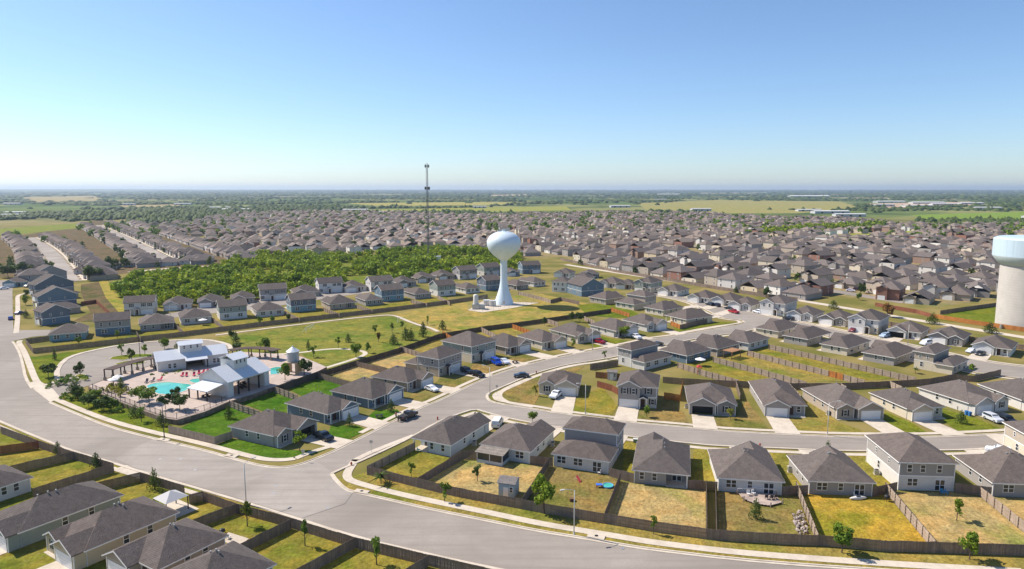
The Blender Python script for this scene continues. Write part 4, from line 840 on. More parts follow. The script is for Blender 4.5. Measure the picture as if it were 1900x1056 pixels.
# ---------------------------------------------------------------- ground sheet, hills
def poly(name, pts, z, m, kind='structure', color=None, par=None):
    bm = bmesh.new(); vs_ = [bm.verts.new((x, y, z)) for x, y in pts]; f = bm.faces.new(vs_)
    if f.normal.z < 0: f.normal_flip()
    bmesh.ops.triangulate(bm, faces=[f]); me = bpy.data.meshes.new(name); bm.to_mesh(me); bm.free()
    for p in me.polygons:
        if p.normal.z < 0: p.flip()
    o = obj(name, me, par, m, kind if par is None else None, color); return o
S = 30000
gr = obj('ground', mesh('ground', [(-S, -300, -.03), (S, -300, -.03), (S, S, -.03), (-S, S, -.03)], [(0, 1, 2, 3)]), None, 'ground', 'structure')
def hills():
    v = []; f = []; nx, ny = 90, 10
    for j in range(ny):
        r = 9000 + j * 1800
        for i in range(nx):
            a = -math.radians(48) + math.radians(96) * i / (nx - 1)
            e = max(0, j / (ny - 1)) ; left = max(0, min(1, (-a + .05) / .6))
            h = (6 + 64 * e * (.35 + .55 * left)) + 14 * e * noise.noise(Vector((a * 9, j * .5, 3))) + 6 * e * noise.noise(Vector((a * 40, j, 1)))
            v.append((r * math.sin(a), r * math.cos(a), h - 7 if j else -2))
    for j in range(ny - 1):
        for i in range(nx - 1): f.append((j * nx + i, j * nx + i + 1, (j + 1) * nx + i + 1, (j + 1) * nx + i))
    return mesh('hills', v, f, True)
obj('hills', hills(), None, 'ground', 'structure')
# ---------------------------------------------------------------- roads, kerbs, walks
def strip(name, pts, w0, w1, z, m, kind='structure', zb=None, thick=0, par=None):
    """ribbon between offsets w0..w1 (left positive) of a polyline"""
    P_ = [Vector(p) for p in pts]; n = len(P_); A = []; B = []
    for i in range(n):
        d0 = (P_[i] - P_[i - 1]).normalized() if i else None; d1 = (P_[i + 1] - P_[i]).normalized() if i < n - 1 else None
        d = ((d0 or d1) + (d1 or d0)); d = d.normalized() if d.length > 1e-6 else d1
        nn = Vector((-d.y, d.x)); k = 1.0
        if d0 and d1: k = min(1.6, 1 / max(.4, nn.dot(Vector((-d1.y, d1.x)))))
        A.append(P_[i] + nn * w0 * k); B.append(P_[i] + nn * w1 * k)
    mb = MB()
    if not thick:
        mb.v = [(p.x, p.y, z) for p in A] + [(p.x, p.y, z) for p in B]
        mb.f = [(i, i + 1, n + i + 1, n + i) for i in range(n - 1)] if w1 > w0 else [(i, n + i, n + i + 1, i + 1) for i in range(n - 1)]
    else:
        zb = z - thick
        mb.v = [(p.x, p.y, zb) for p in A] + [(p.x, p.y, z) for p in A] + [(p.x, p.y, z) for p in B] + [(p.x, p.y, zb) for p in B]
        for i in range(n - 1):
            for q in range(3): mb.f.append((q * n + i, q * n + i + 1, (q + 1) * n + i + 1, (q + 1) * n + i))
        mb.f += [(0, n, 2 * n, 3 * n), (n - 1, 4 * n - 1, 3 * n - 1, 2 * n - 1)]
    return obj(name, mb.me(name), par, m, kind if par is None else None)
def smooth(pts, k=2):
    P_ = [Vector(p) for p in pts]
    for _ in range(k):
        Q = [P_[0]]
        for a, b in zip(P_[:-1], P_[1:]): Q += [a * .75 + b * .25, a * .25 + b * .75]
        P_ = Q + [P_[-1]]
    return [(p.x, p.y) for p in P_]
for i, r in enumerate(D['ROADS']): poly('road', r, .012 + .006 * i, 'asphalt')
poly('road_patch', D['RPATCH'], .052, 'asphaltpale')
poly('parking_lot', D['PARK'][0], .05, 'asphalt')
for r in D['ISLES']:
    o = poly('island', r, .12, 'lawn', color=LT['g'])
    strip('kerb', smooth(r + [r[0]], 1), -.12, .12, .15, 'concrete', thick=.14)
strip('kerb', smooth(D['PARK'][0][7:] , 1), -1.3, .15, .17, 'concrete', thick=.16)
poly('apron', D['APRON'], .072, 'concrete')
SIDE = [1, 1, 1, 1, -1, -1, -1, -1, -1]
for i, k in enumerate(D['KERBS']):
    s = SIDE[i]; ks = smooth(k, 1)
    strip('kerb', ks, 0, s * .28, .15, 'concrete', thick=.16)
    strip('gutter', ks, -s * .5, 0, .055, 'concrete')
    if i in (2, 4, 5, 6, 7): strip('pavement', ks[8:] if i == 4 else ks, s * 1.3, s * 2.7, .06, 'concrete')
    if i == 1: strip('pavement', ks[24:], s * 1.3, s * 2.7, .061, 'concrete')
for p, w in D['WALKS']: strip('pavement', smooth(p, 2), -w / 2, w / 2, .068, 'concrete')
strip('pavement', smooth(D['KERBS'][8], 1), -2.1, -.9, .06, 'concrete')
for p, w in D['LANES']: strip('lane', smooth(p, 1), -w / 2, w / 2, .03, 'concrete')
for t, p in D['LAWNS']:
    poly('lawn', p, .024 if t in 'pn' or len(p) > 8 else .03, 'lawn', color=LT[t])
    if random.random() < 0: pass
for pts in (D['TPAD'],): poly('gravel_pad', pts, .04, 'concrete')
poly('trail', D['TRAIL'], .02, 'lawn', color=(.27, .23, .05)); poly('glade', D['GLADE'], .05, 'lawn', color=(.2, .26, .02))
# verge between main road kerb and back fence
strip('verge', smooth(D['KERBS'][3][1:], 1), .28, 8.0, .02, 'lawn').color = (*LT['d'], 1)
strip('verge', smooth(D['KERBS'][8], 1), -.28, -5, .02, 'lawn').color = (*LT['d'], 1)
# ---------------------------------------------------------------- houses
def roof_hip(x0, y0, x1, y1, h, p=.5, o=.5):
    x0 -= o; y0 -= o; x1 += o; y1 += o; w, d = x1 - x0, y1 - y0; hw = min(w, d) / 2; zr = h + hw * p
    if w >= d: r = [(x0 + hw, (y0 + y1) / 2, zr), (x1 - hw, (y0 + y1) / 2, zr)]; F_ = [(0, 1, 5, 4), (1, 2, 5), (2, 3, 4, 5), (3, 0, 4)]
    else: r = [((x0 + x1) / 2, y0 + hw, zr), ((x0 + x1) / 2, y1 - hw, zr)]; F_ = [(0, 1, 4), (1, 2, 5, 4), (2, 3, 5), (3, 0, 4, 5)]
    return [(x0, y0, h), (x1, y0, h), (x1, y1, h), (x0, y1, h)] + r, F_
def fascia(x0, y0, x1, y1, h, o=.5):
    return MB().box(x0 - o - .02, y0 - o - .02, h - .2, x1 + o + .02, y1 + o + .02, h - .012).me('fascia')
def roof_gable(x0, y0, x1, y1, h, ax, p=.5, o=.4, t=.16):
    """ridge along ax; thick slab roof"""
    if ax == 'y': x0, y0, x1, y1 = y0, x0, y1, x1
    a0, a1 = x0 - o, x1 + o; b0, b1 = y0 - o, y1 + o; m = (b0 + b1) / 2; zr = h + (m - b0) * p
    v = []
    for a in (a0, a1): v += [(a, b0, h), (a, m, zr), (a, b1, h), (a, b1, h - t), (a, m, zr - t), (a, b0, h - t)]
    f = [(0, 1, 7, 6), (1, 2, 8, 7), (2, 3, 9, 8), (3, 4, 10, 9), (4, 5, 11, 10), (5, 0, 6, 11), (0, 5, 4, 1), (1, 4, 3, 2), (6, 7, 10, 11), (7, 8, 9, 10)]
    if ax == 'y': v = [(y, x, z) for x, y, z in v]; f = [tuple(reversed(q)) for q in f]
    return v, f
def rakes(x0, y0, x1, y1, h, ax, p=.5, o=.4):
    """white rake boards on both gable ends"""
    if ax == 'y': x0, y0, x1, y1 = y0, x0, y1, x1
    b0, b1 = y0 - o, y1 + o; m = (b0 + b1) / 2; zr = h + (m - b0) * p; out = []
    for a in (x0 - o - .04, x1 + o + .005):
        v = []
        for aa in (a, a + .035): v += [(aa, b0, h + .02), (aa, m, zr + .02), (aa, b1, h + .02), (aa, b1, h - .2), (aa, m, zr - .22), (aa, b0, h - .2)]
        f = [(0, 1, 4, 5), (1, 2, 3, 4), (6, 11, 10, 7), (7, 10, 9, 8), (0, 6, 7, 1), (1, 7, 8, 2), (2, 8, 9, 3), (3, 9, 10, 4), (4, 10, 11, 5), (5, 11, 6, 0)]
        if ax == 'y': v = [(y, x, z) for x, y, z in v]
        out.append(mesh('rake', v, f))
    return out
def gable_wall(x0, y0, x1, y1, h, ax, p=.5, o=.4):
    if ax == 'y': x0, y0, x1, y1 = y0, x0, y1, x1
    m = (y0 + y1) / 2; zr = h - .2 + (m - y0 + o) * p - .02; hh = h - .21 + o * p; mb = MB()
    v = []
    for a in (x0 + .002, x1 - .002): v += [(a, y0, h - .25), (a, y1, h - .25), (a, y1, hh), (a, m, zr), (a, y0, hh)]
    f = [(0, 1, 2, 3, 4), (5, 9, 8, 7, 6), (0, 4, 9, 5), (1, 6, 7, 2), (2, 7, 8, 3), (3, 8, 9, 4)]
    if ax == 'y': v = [(y, x, z) for x, y, z in v]; f = [tuple(reversed(q)) for q in f]
    return mesh('gable', v, f)
def win_mesh(w, h, mull):
    t = .09; xs = [0, t, w - t, w]; zs = [0, t, h / 2 - t / 2, h / 2 + t / 2, h - t, h]
    if mull: xs = [0, t, w / 2 - t * .8, w / 2 + t * .8, w - t, w]
    v = [(x - w / 2, -.07, z) for z in zs for x in xs]; n = len(xs); f = []
    for j in range(5):
        for i in range(n - 1):
            if i % 2 == 1 and j % 2 == 1: continue
            f.append((j * n + i, j * n + i + 1, (j + 1) * n + i + 1, (j + 1) * n + i))
    b = len(v); v += [(-w / 2, 0, 0), (w / 2, 0, 0), (w / 2, 0, h), (-w / 2, 0, h)]
    c = [0, n - 1, 6 * n - 1, 5 * n]
    for k in range(4): f.append((c[k], b + k, b + (k + 1) % 4, c[(k + 1) % 4]))
    return mesh('window', v, f)
def pane_mesh(w, h): return mesh('pane', [(-w / 2 + .05, -.035, .05), (w / 2 - .05, -.035, .05), (w / 2 - .05, -.035, h - .05), (-w / 2 + .05, -.035, h - .05)], [(0, 1, 2, 3)])
WS = dict(s=(.95, 1.5, 0), d=(1.9, 1.5, 1), m=(.7, 1.1, 0), k=(1.7, 1.2, 1), g=(1.8, 2.1, 1))
def window(par, x, y, z, rz, ty, shut=False):
    w, h, mu = WS[ty]
    o = obj('sliding_door' if ty == 'g' else 'window', cached(('win', ty), lambda: win_mesh(w, h, mu)), par, 'trim', loc=(x, y, z), rz=rz)
    obj('pane', cached(('pane', ty), lambda: pane_mesh(w, h)), o, 'glass')
    if shut:
        for sx in (-1, 1):
            obj('shutter', cached(('shut', h), lambda: MB().box(-.2, -.05, 0, .2, 0, h).me('shutter')), o, 'shutter', loc=(sx * (w / 2 + .22), 0, 0))
    return o
def garage_door(par, x, y, w=4.9, h=2.2, rz=0):
    def mk():
        mb = MB(); b = 0; v = []; f = []; zs = []; n = 4
        for k in range(n):
            z0 = h * k / n; z1 = h * (k + 1) / n; zs += [(z0 + .03, -.05), (z1 - .03, -.05), (z1 - .02, -.01), (z1 + .01, -.01)]
        zs = [(0, -.05)] + zs[:-2] + [(h, -.05)]
        for z, y_ in zs: v += [(-w / 2, y_, z), (w / 2, y_, z)]
        for k in range(len(zs) - 1): f.append((2 * k, 2 * k + 1, 2 * k + 3, 2 * k + 2))
        return mesh('garage_door', v, f)
    return obj('garage_door', cached(('gd', w, h), mk), par, 'garage', loc=(x, y, 0), rz=rz)
def prism(name, par, pts, z0, z1, m, color): return obj(name, MB().quadbox(pts, (z0, z1)).me(name), par, m, color=color)
def rect(x0, y0, x1, y1): return [(x0, y0), (x1, y0), (x1, y1), (x0, y1)]
KE = [[Vector(p) for p in k] for k in D['KERBS']] + [[Vector(p) for p in D['FARST'][0]], [Vector(p) for p in D['FARST'][1]]]
def ray_kerb(p, d, mx):
    best = None
    for k in KE:
        for a, b in zip(k[:-1], k[1:]):
            e = b - a; den = d.x * e.y - d.y * e.x
            if abs(den) < 1e-9: continue
            t = ((a.x - p.x) * e.y - (a.y - p.y) * e.x) / den; u = ((a.x - p.x) * d.y - (a.y - p.y) * d.x) / den
            if 1 < t < mx and -.02 <= u <= 1.02 and (best is None or t < best): best = t
    return best
HOUSE_POS = []
def build_house(sp):
    label, ax, ay, ang, W_, D_, front, st, col, col2, o = sp
    ca, sa = math.cos(ang), math.sin(ang)
    L2 = lambda x, y: (ax + x * ca - y * sa, ay + x * sa + y * ca)
    if front == 'N': org, rz, w, d = L2(0, 0), ang, W_, D_
    elif front == 'F': org, rz, w, d = L2(W_, D_), ang + math.pi, W_, D_
    elif front == 'R': org, rz, w, d = L2(W_, 0), ang + math.pi / 2, D_, W_
    else: org, rz, w, d = L2(0, D_), ang - math.pi / 2, D_, W_
    dist = math.hypot(*org); near = dist < 250
    cx, cy = L2(W_ / 2, D_ / 2); HOUSE_POS.append((cx, cy, max(W_, D_) / 2))
    t = thing('house', label, 'house', (org[0], org[1], 0), rz, 'houses of the neighbourhood')
    c1 = WC[col]; c2 = WC[col2] if col2 else c1; rc = random.choice(ROOFS); rf = random.uniform(.93, 1.07); rc = tuple(x * rf for x in rc)
    g_l = o.get('gar', 'l') == 'l'; gw = min(6.2, w * .58); gx0, gx1 = (0, gw) if g_l else (w - gw, w); ox0, ox1 = (gw, w) if g_l else (0, w - gw)
    H1 = 2.75
    def roofpart(v, f, nm='roof'): return obj(nm, mesh(nm, v, f), t, 'shingle', color=rc)
    def corners(x0, y0, x1, y1, z0, z1):
        if not near: return
        for x, y in rect(x0, y0, x1, y1): obj('corner_board', cached(('cb', round(z1 - z0, 1)), lambda: MB().box(-.07, -.07, 0, .07, .07, z1 - z0).me('corner_board')), t, 'trim', loc=(x, y, z0))
    def grow(x0, y0, x1, y1, h, ax_, oo=.4):
        v, f = roof_gable(x0, y0, x1, y1, h, ax_, o=oo); roofpart(v, f)
    pj = 1.8
    pr = o.get('porch', '')
    if st == 1:
        ys = pj; notch = None
        pts = rect(0, ys, w, d)
        if pr.startswith('b'):
            nw = w * .4; nd = 2.6
            if pr == 'br': pts = [(0, ys), (w, ys), (w, d), (nw, d), (nw, d - nd), (0, d - nd)]; pxs = [.12, nw]
            else: pts = [(0, ys), (w, ys), (w, d - nd), (w - nw, d - nd), (w - nw, d), (0, d)]; pxs = [w - .12]
            for px in pxs[:1]: obj('porch_post', cached('post', lambda: MB().box(-.09, -.09, 0, .09, .09, 2.6).me('post')), t, 'trim', loc=(px, d - .12, 0))
            obj('patio_slab', MB().box(0 if pr == 'br' else w - nw, d - nd, 0, nw if pr == 'br' else w, d + .3, .1).me('slab'), t, 'concrete')
            window(t, (nw / 2 if pr == 'br' else w - nw / 2), d - nd, .1, math.pi, 'g')
        prism('wall', t, pts, 0, H1 - .19, 'siding', WC[o['sidec']] if 'sidec' in o else c1)
        corners(0, ys, w, d, 0, H1 - .2)
        ry = .5 if pr.startswith('f') else ys
        v, f = roof_hip(0, ry, w, d, H1); roofpart(v, f); obj('fascia', fascia(0, ry, w, d, H1), t, 'trim')
        # garage wing
        gm = (gx0 + gx1) / 2
        if o.get('openg'):
            e = (gx1 - gx0 - 4.9) / 2
            mb = MB(); mb.box(gx0, 0, 0, gx0 + e, .15, H1 - .19); mb.box(gx1 - e, 0, 0, gx1, .15, H1 - .19); mb.box(gx0 + e, 0, 2.15, gx1 - e, .15, H1 - .19)
            mb.box(gx0, .15, 0, gx0 + .12, ys - .01, H1 - .19); mb.box(gx1 - .12, .15, 0, gx1, ys - .01, H1 - .19)
            obj('garage_wall', mb.me('garage_wall'), t, 'siding', color=c1, kind='stuff')
            obj('garage_shade_panel', MB().box(gx0 + .13, ys - .04, 0, gx1 - .13, ys - .02, H1 - .2).me('back'), t, 'dark')  # near-black sheet, painted shade for the depth of the open garage
        else:
            prism('garage_wall', t, rect(gx0, 0, gx1, ys - .003), 0, H1 - .2, 'siding', c1)
            garage_door(t, gm, 0)
        corners(gx0, .05, gx1, ys, 0, H1 - .2)
        grow(gx0, 0, gx1, ys + gw / 2 + .6, H1 - .015, 'y')
        rk = rakes(gx0, 0, gx1, ys + gw / 2 + .6, H1 - .015, 'y')[0]; obj('rake_board', rk, t, 'trim')
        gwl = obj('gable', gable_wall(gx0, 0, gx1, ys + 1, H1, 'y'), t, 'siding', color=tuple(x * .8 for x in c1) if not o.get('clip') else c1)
        # other side of the front
        om = (ox0 + ox1) / 2
        if o.get('fg'):
            fw = min(4.2, ox1 - ox0 - .2); f0, f1 = (ox1 - fw, ox1) if g_l else (ox0, ox0 + fw)
            prism('front_wall', t, rect(f0, .7, f1, ys - .004), 0, H1 - .21, 'siding', WC['brick'] if o.get('brickf') and False else c1)
            grow(f0, .7, f1, ys + fw / 2 + .6, H1 - .03, 'y', .35)
            obj('rake_board', rakes(f0, .7, f1, ys + fw / 2 + .6, H1 - .03, 'y', .5, .35)[0], t, 'trim')
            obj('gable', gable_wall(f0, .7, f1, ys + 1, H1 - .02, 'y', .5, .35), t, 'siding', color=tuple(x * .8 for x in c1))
            window(t, (f0 + f1) / 2, .7, .8, 0, 's', True); corners(f0, .72, f1, ys, 0, H1 - .22)
            dx = f0 - .7 if g_l else f1 + .7
            dx = max(ox0 + .6, min(ox1 - .6, dx))
        else:
            window(t, om + (.6 if g_l else -.6), ys, .8, 0, 's', o.get('shut')); dx = om - (1.1 if g_l else -1.1)
            if pr.startswith('f'):
                for k in (.15, .85): obj('porch_post', cached('post', lambda: MB().box(-.09, -.09, 0, .09, .09, 2.6).me('post')), t, 'trim', loc=(ox0 + (ox1 - ox0) * k, .25, 0))
        obj('front_door', cached('door', lambda: MB().box(-.48, -.05, 0, .48, 0, 2.05).me('front_door')), t, 'doorpaint', loc=(dx, ys, .1))
        obj('porch_slab', MB().box(ox0 + .05, .1, 0, ox1 - .05, ys - .01, .1).me('slab'), t, 'concrete')
        # windows
        if not pr.startswith('b'):
            for k, ty in ((.2, 'd'), (.5, 's'), (.8, 'g' if o.get('bdoor') else 'd')): window(t, w * (1 - k), d, .1 if ty == 'g' else .85, math.pi, ty)
        else:
            for k in ((.2, .5) if pr != 'br' else (.62, .86)): window(t, w * k, d, .85, math.pi, 's')
        for k in (.35, .62): window(t, 0, ys + (d - ys) * k, 1.0, -math.pi / 2, 's'); window(t, w, ys + (d - ys) * (k + .07), 1.0, math.pi / 2, 's')
        if o.get('scr'):
            q0, q1 = w * .42, w * .96
            obj('screen_porch_base', MB().box(q0, d, 0, q1, d + 3.4, .7).me('base'), t, 'siding', color=c1)
            obj('screen_panel', MB().box(q0 + .1, d, .7, q1 - .1, d + 3.3, 2.3).me('screen'), t, 'glass')
            for x, y in ((q0 + .05, d + 3.35), ((q0 + q1) / 2, d + 3.35), (q1 - .05, d + 3.35)): obj('porch_post', cached('post2', lambda: MB().box(-.06, -.06, 0, .06, .06, 1.65).me('post')), t, 'trim', loc=(x, y, .7))
            v, f = [(q0 - .3, d - .1, 2.75), (q1 + .3, d - .1, 2.75), (q1 + .3, d + 3.8, 2.35), (q0 - .3, d + 3.8, 2.35)], None
            obj('porch_roof', mesh('porch_roof', v + [(x, y, z - .12) for x, y, z in v], [(0, 3, 2, 1), (4, 5, 6, 7), (0, 1, 5, 4), (1, 2, 6, 5), (2, 3, 7, 6), (3, 0, 4, 7)]), t, 'shingle', color=(.24, .21, .18))
        ridge_h = H1 + (min(w, d - ry) / 2 + .5) * .5
        if o.get('solar'): pass
    else:
        H2 = 5.55; up = o.get('upf'); ud = d * up if up else d; gb = o.get('gable')
        if not up and not gb and d > 14.5: pass
        fx = 0.0
        prism('wall', t, rect(0, 0, w, ud), 0, 2.8, 'siding', c1)
        prism('upper_wall', t, rect(-.02, -.02, w + .02, ud + .02), 2.82, H2 - .19, 'siding', c2)
        obj('belt_board', MB().box(-.05, -.05, 2.72, w + .05, ud + .05, 2.9).me('belt'), t, 'trim')
        corners(0, 0, w, ud, 0, H2 - .2)
        if gb:
            a_ = gb; v, f = roof_gable(0, 0, w, ud, H2, a_); roofpart(v, f)
            for rk in rakes(0, 0, w, ud, H2, a_): obj('rake_board', rk, t, 'trim')
            obj('gable', gable_wall(0, 0, w, ud, H2, a_), t, 'siding', color=c2)
        else:
            v, f = roof_hip(0, 0, w, ud, H2); roofpart(v, f); obj('fascia', fascia(0, 0, w, ud, H2), t, 'trim')
        if up:
            prism('rear_wall', t, rect(0, ud + .03, w, d), 0, H1 - .19, 'siding', c1)
            y0 = ud - min(3, (d - ud) * .4)
            v, f = roof_hip(0, ud + .55, w, d, H1); roofpart(v, f, 'rear_roof'); obj('fascia', fascia(0, ud + .56, w, d, H1), t, 'trim')
            corners(0, ud + .1, w, d, 0, H1 - .2)
        # front
        if o.get('fgab'):
            q0, q1 = (0, gw) if g_l else (w - gw, w)
            prism('front_wall', t, rect(q0, -1.0, q1, -.03), 0, H2 - .22, 'siding', c2)
            v, f = roof_gable(q0, -1.0, q1, gw / 2 + .4, H2 - .02, 'y'); roofpart(v, f)
            obj('rake_board', rakes(q0, -1.0, q1, gw / 2 + .4, H2 - .02, 'y')[0], t, 'trim'); obj('gable', gable_wall(q0, -1.0, q1, 1, H2 - .02, 'y'), t, 'siding', color=c2)
            garage_door(t, (q0 + q1) / 2, -1.0); gy = -1.0
            for k in (.3, .7): window(t, q0 + (q1 - q0) * k, -1.0, 3.6, 0, 's', o.get('shut'))
        else:
            garage_door(t, (gx0 + gx1) / 2, 0 if w > 0 else 0); gy = 0
            for k in (.3, .7): window(t, gx0 + gw * k, -.02, 3.6, 0, 's', o.get('shut'))
        om = (ox0 + ox1) / 2
        obj('front_door', cached('door', lambda: MB().box(-.48, -.05, 0, .48, 0, 2.05).me('front_door')), t, 'doorpaint', loc=(ox0 + .7 if g_l else ox1 - .7, 0, .1))
        window(t, ox1 - .9 if g_l else ox0 + .9, 0, .9, 0, 's', o.get('shut')); window(t, om, -.02, 3.6, 0, 's', o.get('shut'))
        px0, px1 = (ox0 - .1, ox0 + 1.8) if g_l else (ox1 - 1.8, ox1 + .1)
        v, f = roof_gable(px0, -1.6, px1, -.03, 2.75, 'y', .45, .15); roofpart(v, f, 'porch_roof'); obj('rake_board', rakes(px0, -1.6, px1, -.03, 2.75, 'y', .45, .15)[0], t, 'trim')
        for x in (px0 + .1, px1 - .1): obj('porch_post', cached('post', lambda: MB().box(-.09, -.09, 0, .09, .09, 2.6).me('post')), t, 'trim', loc=(x, -1.5, 0))
        # back windows
        if up:
            for k, ty in ((.14, 'd'), (.45, 'd'), (.8, 'g' if o.get('bdoor') else 'd')): window(t, w * (1 - k), d, .1 if ty == 'g' else .85, math.pi, ty)
        else:
            for k, ty in ((.25, 'd'), (.75, 'g' if o.get('bdoor') else 'd')): window(t, w * (1 - k), d, .1 if ty == 'g' else .85, math.pi, ty)
            for k in (.18, .42, .72): window(t, w * (1 - k), d + .02, 3.5, math.pi, 's')
        for k in (.3, .7): window(t, -.02, ud * k, 3.6, -math.pi / 2, 's' if k < .5 else 'm'); window(t, w + .02, ud * k, 3.6, math.pi / 2, 'm')
        window(t, 0, ud * .55, 1.0, -math.pi / 2, 's'); window(t, w, ud * .4, 1.0, math.pi / 2, 's')
        ry = 0; ridge_h = H2 + (min(w, ud) / 2 + .5) * .5
    # vents on the roof facing both ways
    if near:
        hw = (min(w, d - ry) / 2) if st == 1 else (min(w, d) / 2)
        for k in range(3):
            zz = .35 + .25 * random.random()
            if st == 1:
                if w <= d: x = (.5 + zz) * hw if k % 2 else w - (.5 + zz) * hw; y = ry + hw + (d - ry - 2 * hw) * random.random(); rise = min(x, w - x)
                else: y = d - (.4 + zz) * hw; x = hw + (w - 2 * hw) * random.random(); rise = min(d - y, y - ry)
                obj('roof_vent', cached('vent', lambda: MB().tube((0, 0, -.3), (0, 0, .35), .13, .13, 6).me('vent')), t, 'dark' if k else 'steel', loc=(x, y, H1 + (rise + .5) * .5))
    # drive to the kerb
    gm = (gx0 + gx1) / 2; cz, sz = math.cos(rz), math.sin(rz); gp_ = Vector((org[0] + gm * cz, org[1] + gm * sz)); fd = Vector((sz, -cz))
    ln = ray_kerb(gp_, fd, 24) or 0
    if not ln and dist < 330: ln = 7
    if ln:
        gy0 = 1.0 if (st == 2 and o.get('fgab')) else 0
        a = [(-2.6, 0), (2.6, 0), (2.75, ln), (-2.75, ln)]
        pts = [(gp_.x + u * cz + fd.x * (v_ if v_ else gy0), gp_.y + u * sz + fd.y * (v_ if v_ else gy0)) for u, v_ in a]
        poly('driveway', pts, .08 + random.random() * .004, 'concrete')
        # verge lawn either side is part of the ground
    return t
for sp in D['HOUSES']: build_house(sp)
# ---------------------------------------------------------------- fences
FT = dict(w=(.215, .165, .13), t=(.36, .285, .22), o=(.42, .17, .05), r=(.22, .085, .05), d=(.10, .082, .07))
def fence(label, tone, posts, pts):
    t = thing('fence', label, 'fence', (pts[0][0], pts[0][1], 0)); p0 = Vector(pts[0])
    far = p0.length > 330; pw = .15 if not far else 1.2
    v = []; f = []
    rails = MB(); post_at = []
    for a, b in zip(pts[:-1], pts[1:]):
        a, b = Vector(a) - p0, Vector(b) - p0; L = (b - a).length; d = (b - a) / L; n = Vector((-d.y, d.x))
        wn = (a + b) / 2 + p0; sgn = 1 if n.dot(-wn) > 0 else -1     # camera-side normal
        k = max(1, int(L / pw)); st = L / k; hv = 0
        for i in range(k):
            if i % 16 == 0: hv = random.uniform(-.05, .05)
            p = a + d * (i * st + .008); q = a + d * ((i + 1) * st - .008); off = n * .012 * random.uniform(-1, 1)
            h = 1.83 + hv + random.uniform(-.02, .02); base = len(v)
            for s_ in (-.012, .012):
                for e in (p, q):
                    w = e + n * s_ + off; v += [(w.x, w.y, 0), (w.x, w.y, h)]
            f += [(base, base + 2, base + 3, base + 1), (base + 4, base + 5, base + 7, base + 6), (base + 1, base + 3, base + 7, base + 5), (base, base + 1, base + 5, base + 4), (base + 2, base + 6, base + 7, base + 3)]
        ins = n * (.05 * sgn * (1 if posts else -1))
        for z in (.35, .95, 1.55):
            rails.quadbox([tuple(a + ins - n * .02), tuple(b + ins - n * .02), tuple(b + ins + n * .02), tuple(a + ins + n * .02)], (z, z + .09))
        if posts:
            m = max(1, round(L / 2.44)); post_at += [(a + d * (L * i / m) + ins * 1.8, math.atan2(d.y, d.x)) for i in range(m + 1)]
    obj('boards', mesh('boards', v, f), t, 'wood', 'stuff', FT[tone])
    obj('rails', rails.me('rails'), t, 'wood', 'stuff', FT[tone])
    for p, a in post_at: obj('post', cached('fpost', lambda: MB().box(-.06, -.06, 0, .06, .06, 1.9).me('post')), t, 'wood', None, tuple(x * .75 for x in FT[tone]), (p.x, p.y, 0), a)
for l, tone, ps, p in D['FENCES']: fence(l, tone, ps, p)
# ---------------------------------------------------------------- trees
def leaf_cloud(n, clumps, ls, seed, lo=0):
    r = np.random.default_rng(seed); V = []; F_ = []
    cl = np.array(clumps)                                  # x,y,z,r
    wt = cl[:, 3] ** 2; idx = r.choice(len(cl), n, p=wt / wt.sum())
    dirs = r.normal(size=(n, 3)); dirs /= np.linalg.norm(dirs, axis=1)[:, None]
    pos = cl[idx, :3] + dirs * (cl[idx, 3] * r.uniform(.55, 1.05, n) ** .6)[:, None]
    nrm = dirs + r.normal(size=(n, 3)) * .6; nrm /= np.linalg.norm(nrm, axis=1)[:, None]
    up = np.cross(nrm, r.normal(size=(n, 3))); up /= np.linalg.norm(up, axis=1)[:, None]; sd = np.cross(nrm, up)
    s = (ls * r.uniform(.6, 1.3, n))[:, None]
    quad = np.stack([pos - up * s, pos + sd * s * .8 , pos + up * s, pos - sd * s * .8], 1).reshape(-1, 3)
    return quad, np.arange(n * 4).reshape(-1, 4)
def np_mesh(name, V, Q):
    me = bpy.data.meshes.new(name); nv, nq = len(V), len(Q)
    me.vertices.add(nv); me.vertices.foreach_set('co', np.ascontiguousarray(V, dtype=np.float32).ravel())
    me.loops.add(nq * 4); me.loops.foreach_set('vertex_index', np.ascontiguousarray(Q, dtype=np.int32).ravel())
    me.polygons.add(nq); me.polygons.foreach_set('loop_start', np.arange(nq, dtype=np.int32) * 4)
    me.update(calc_edges=True); return me
def crown_clumps(kind, seed):
    r = random.Random(seed); c = []
    if kind == 'r':
        for i in range(15):
            a = r.uniform(0, 6.28); z = r.uniform(.38, .9); m = .36 * math.sqrt(max(.05, 1 - ((z - .62) / .36) ** 2)); q = m * math.sqrt(r.random())
            c.append((q * math.cos(a), q * math.sin(a), z, r.uniform(.12, .2)))
    elif kind == 't':
        for i in range(9):
            a = r.uniform(0, 6.28); z = r.uniform(.36, .95); q = .28 * r.random() * (1.2 - abs(z - .6))
            c.append((q * math.cos(a), q * math.sin(a), z, r.uniform(.08, .15)))
    elif kind == 'c':
        for i in range(15):
            z = .14 + .8 * (i / 14); m = .40 * (1 - z) + .05; a = i * 2.4
            c.append((m * .6 * math.cos(a), m * .6 * math.sin(a), z, m * .62 + .03))
    return c
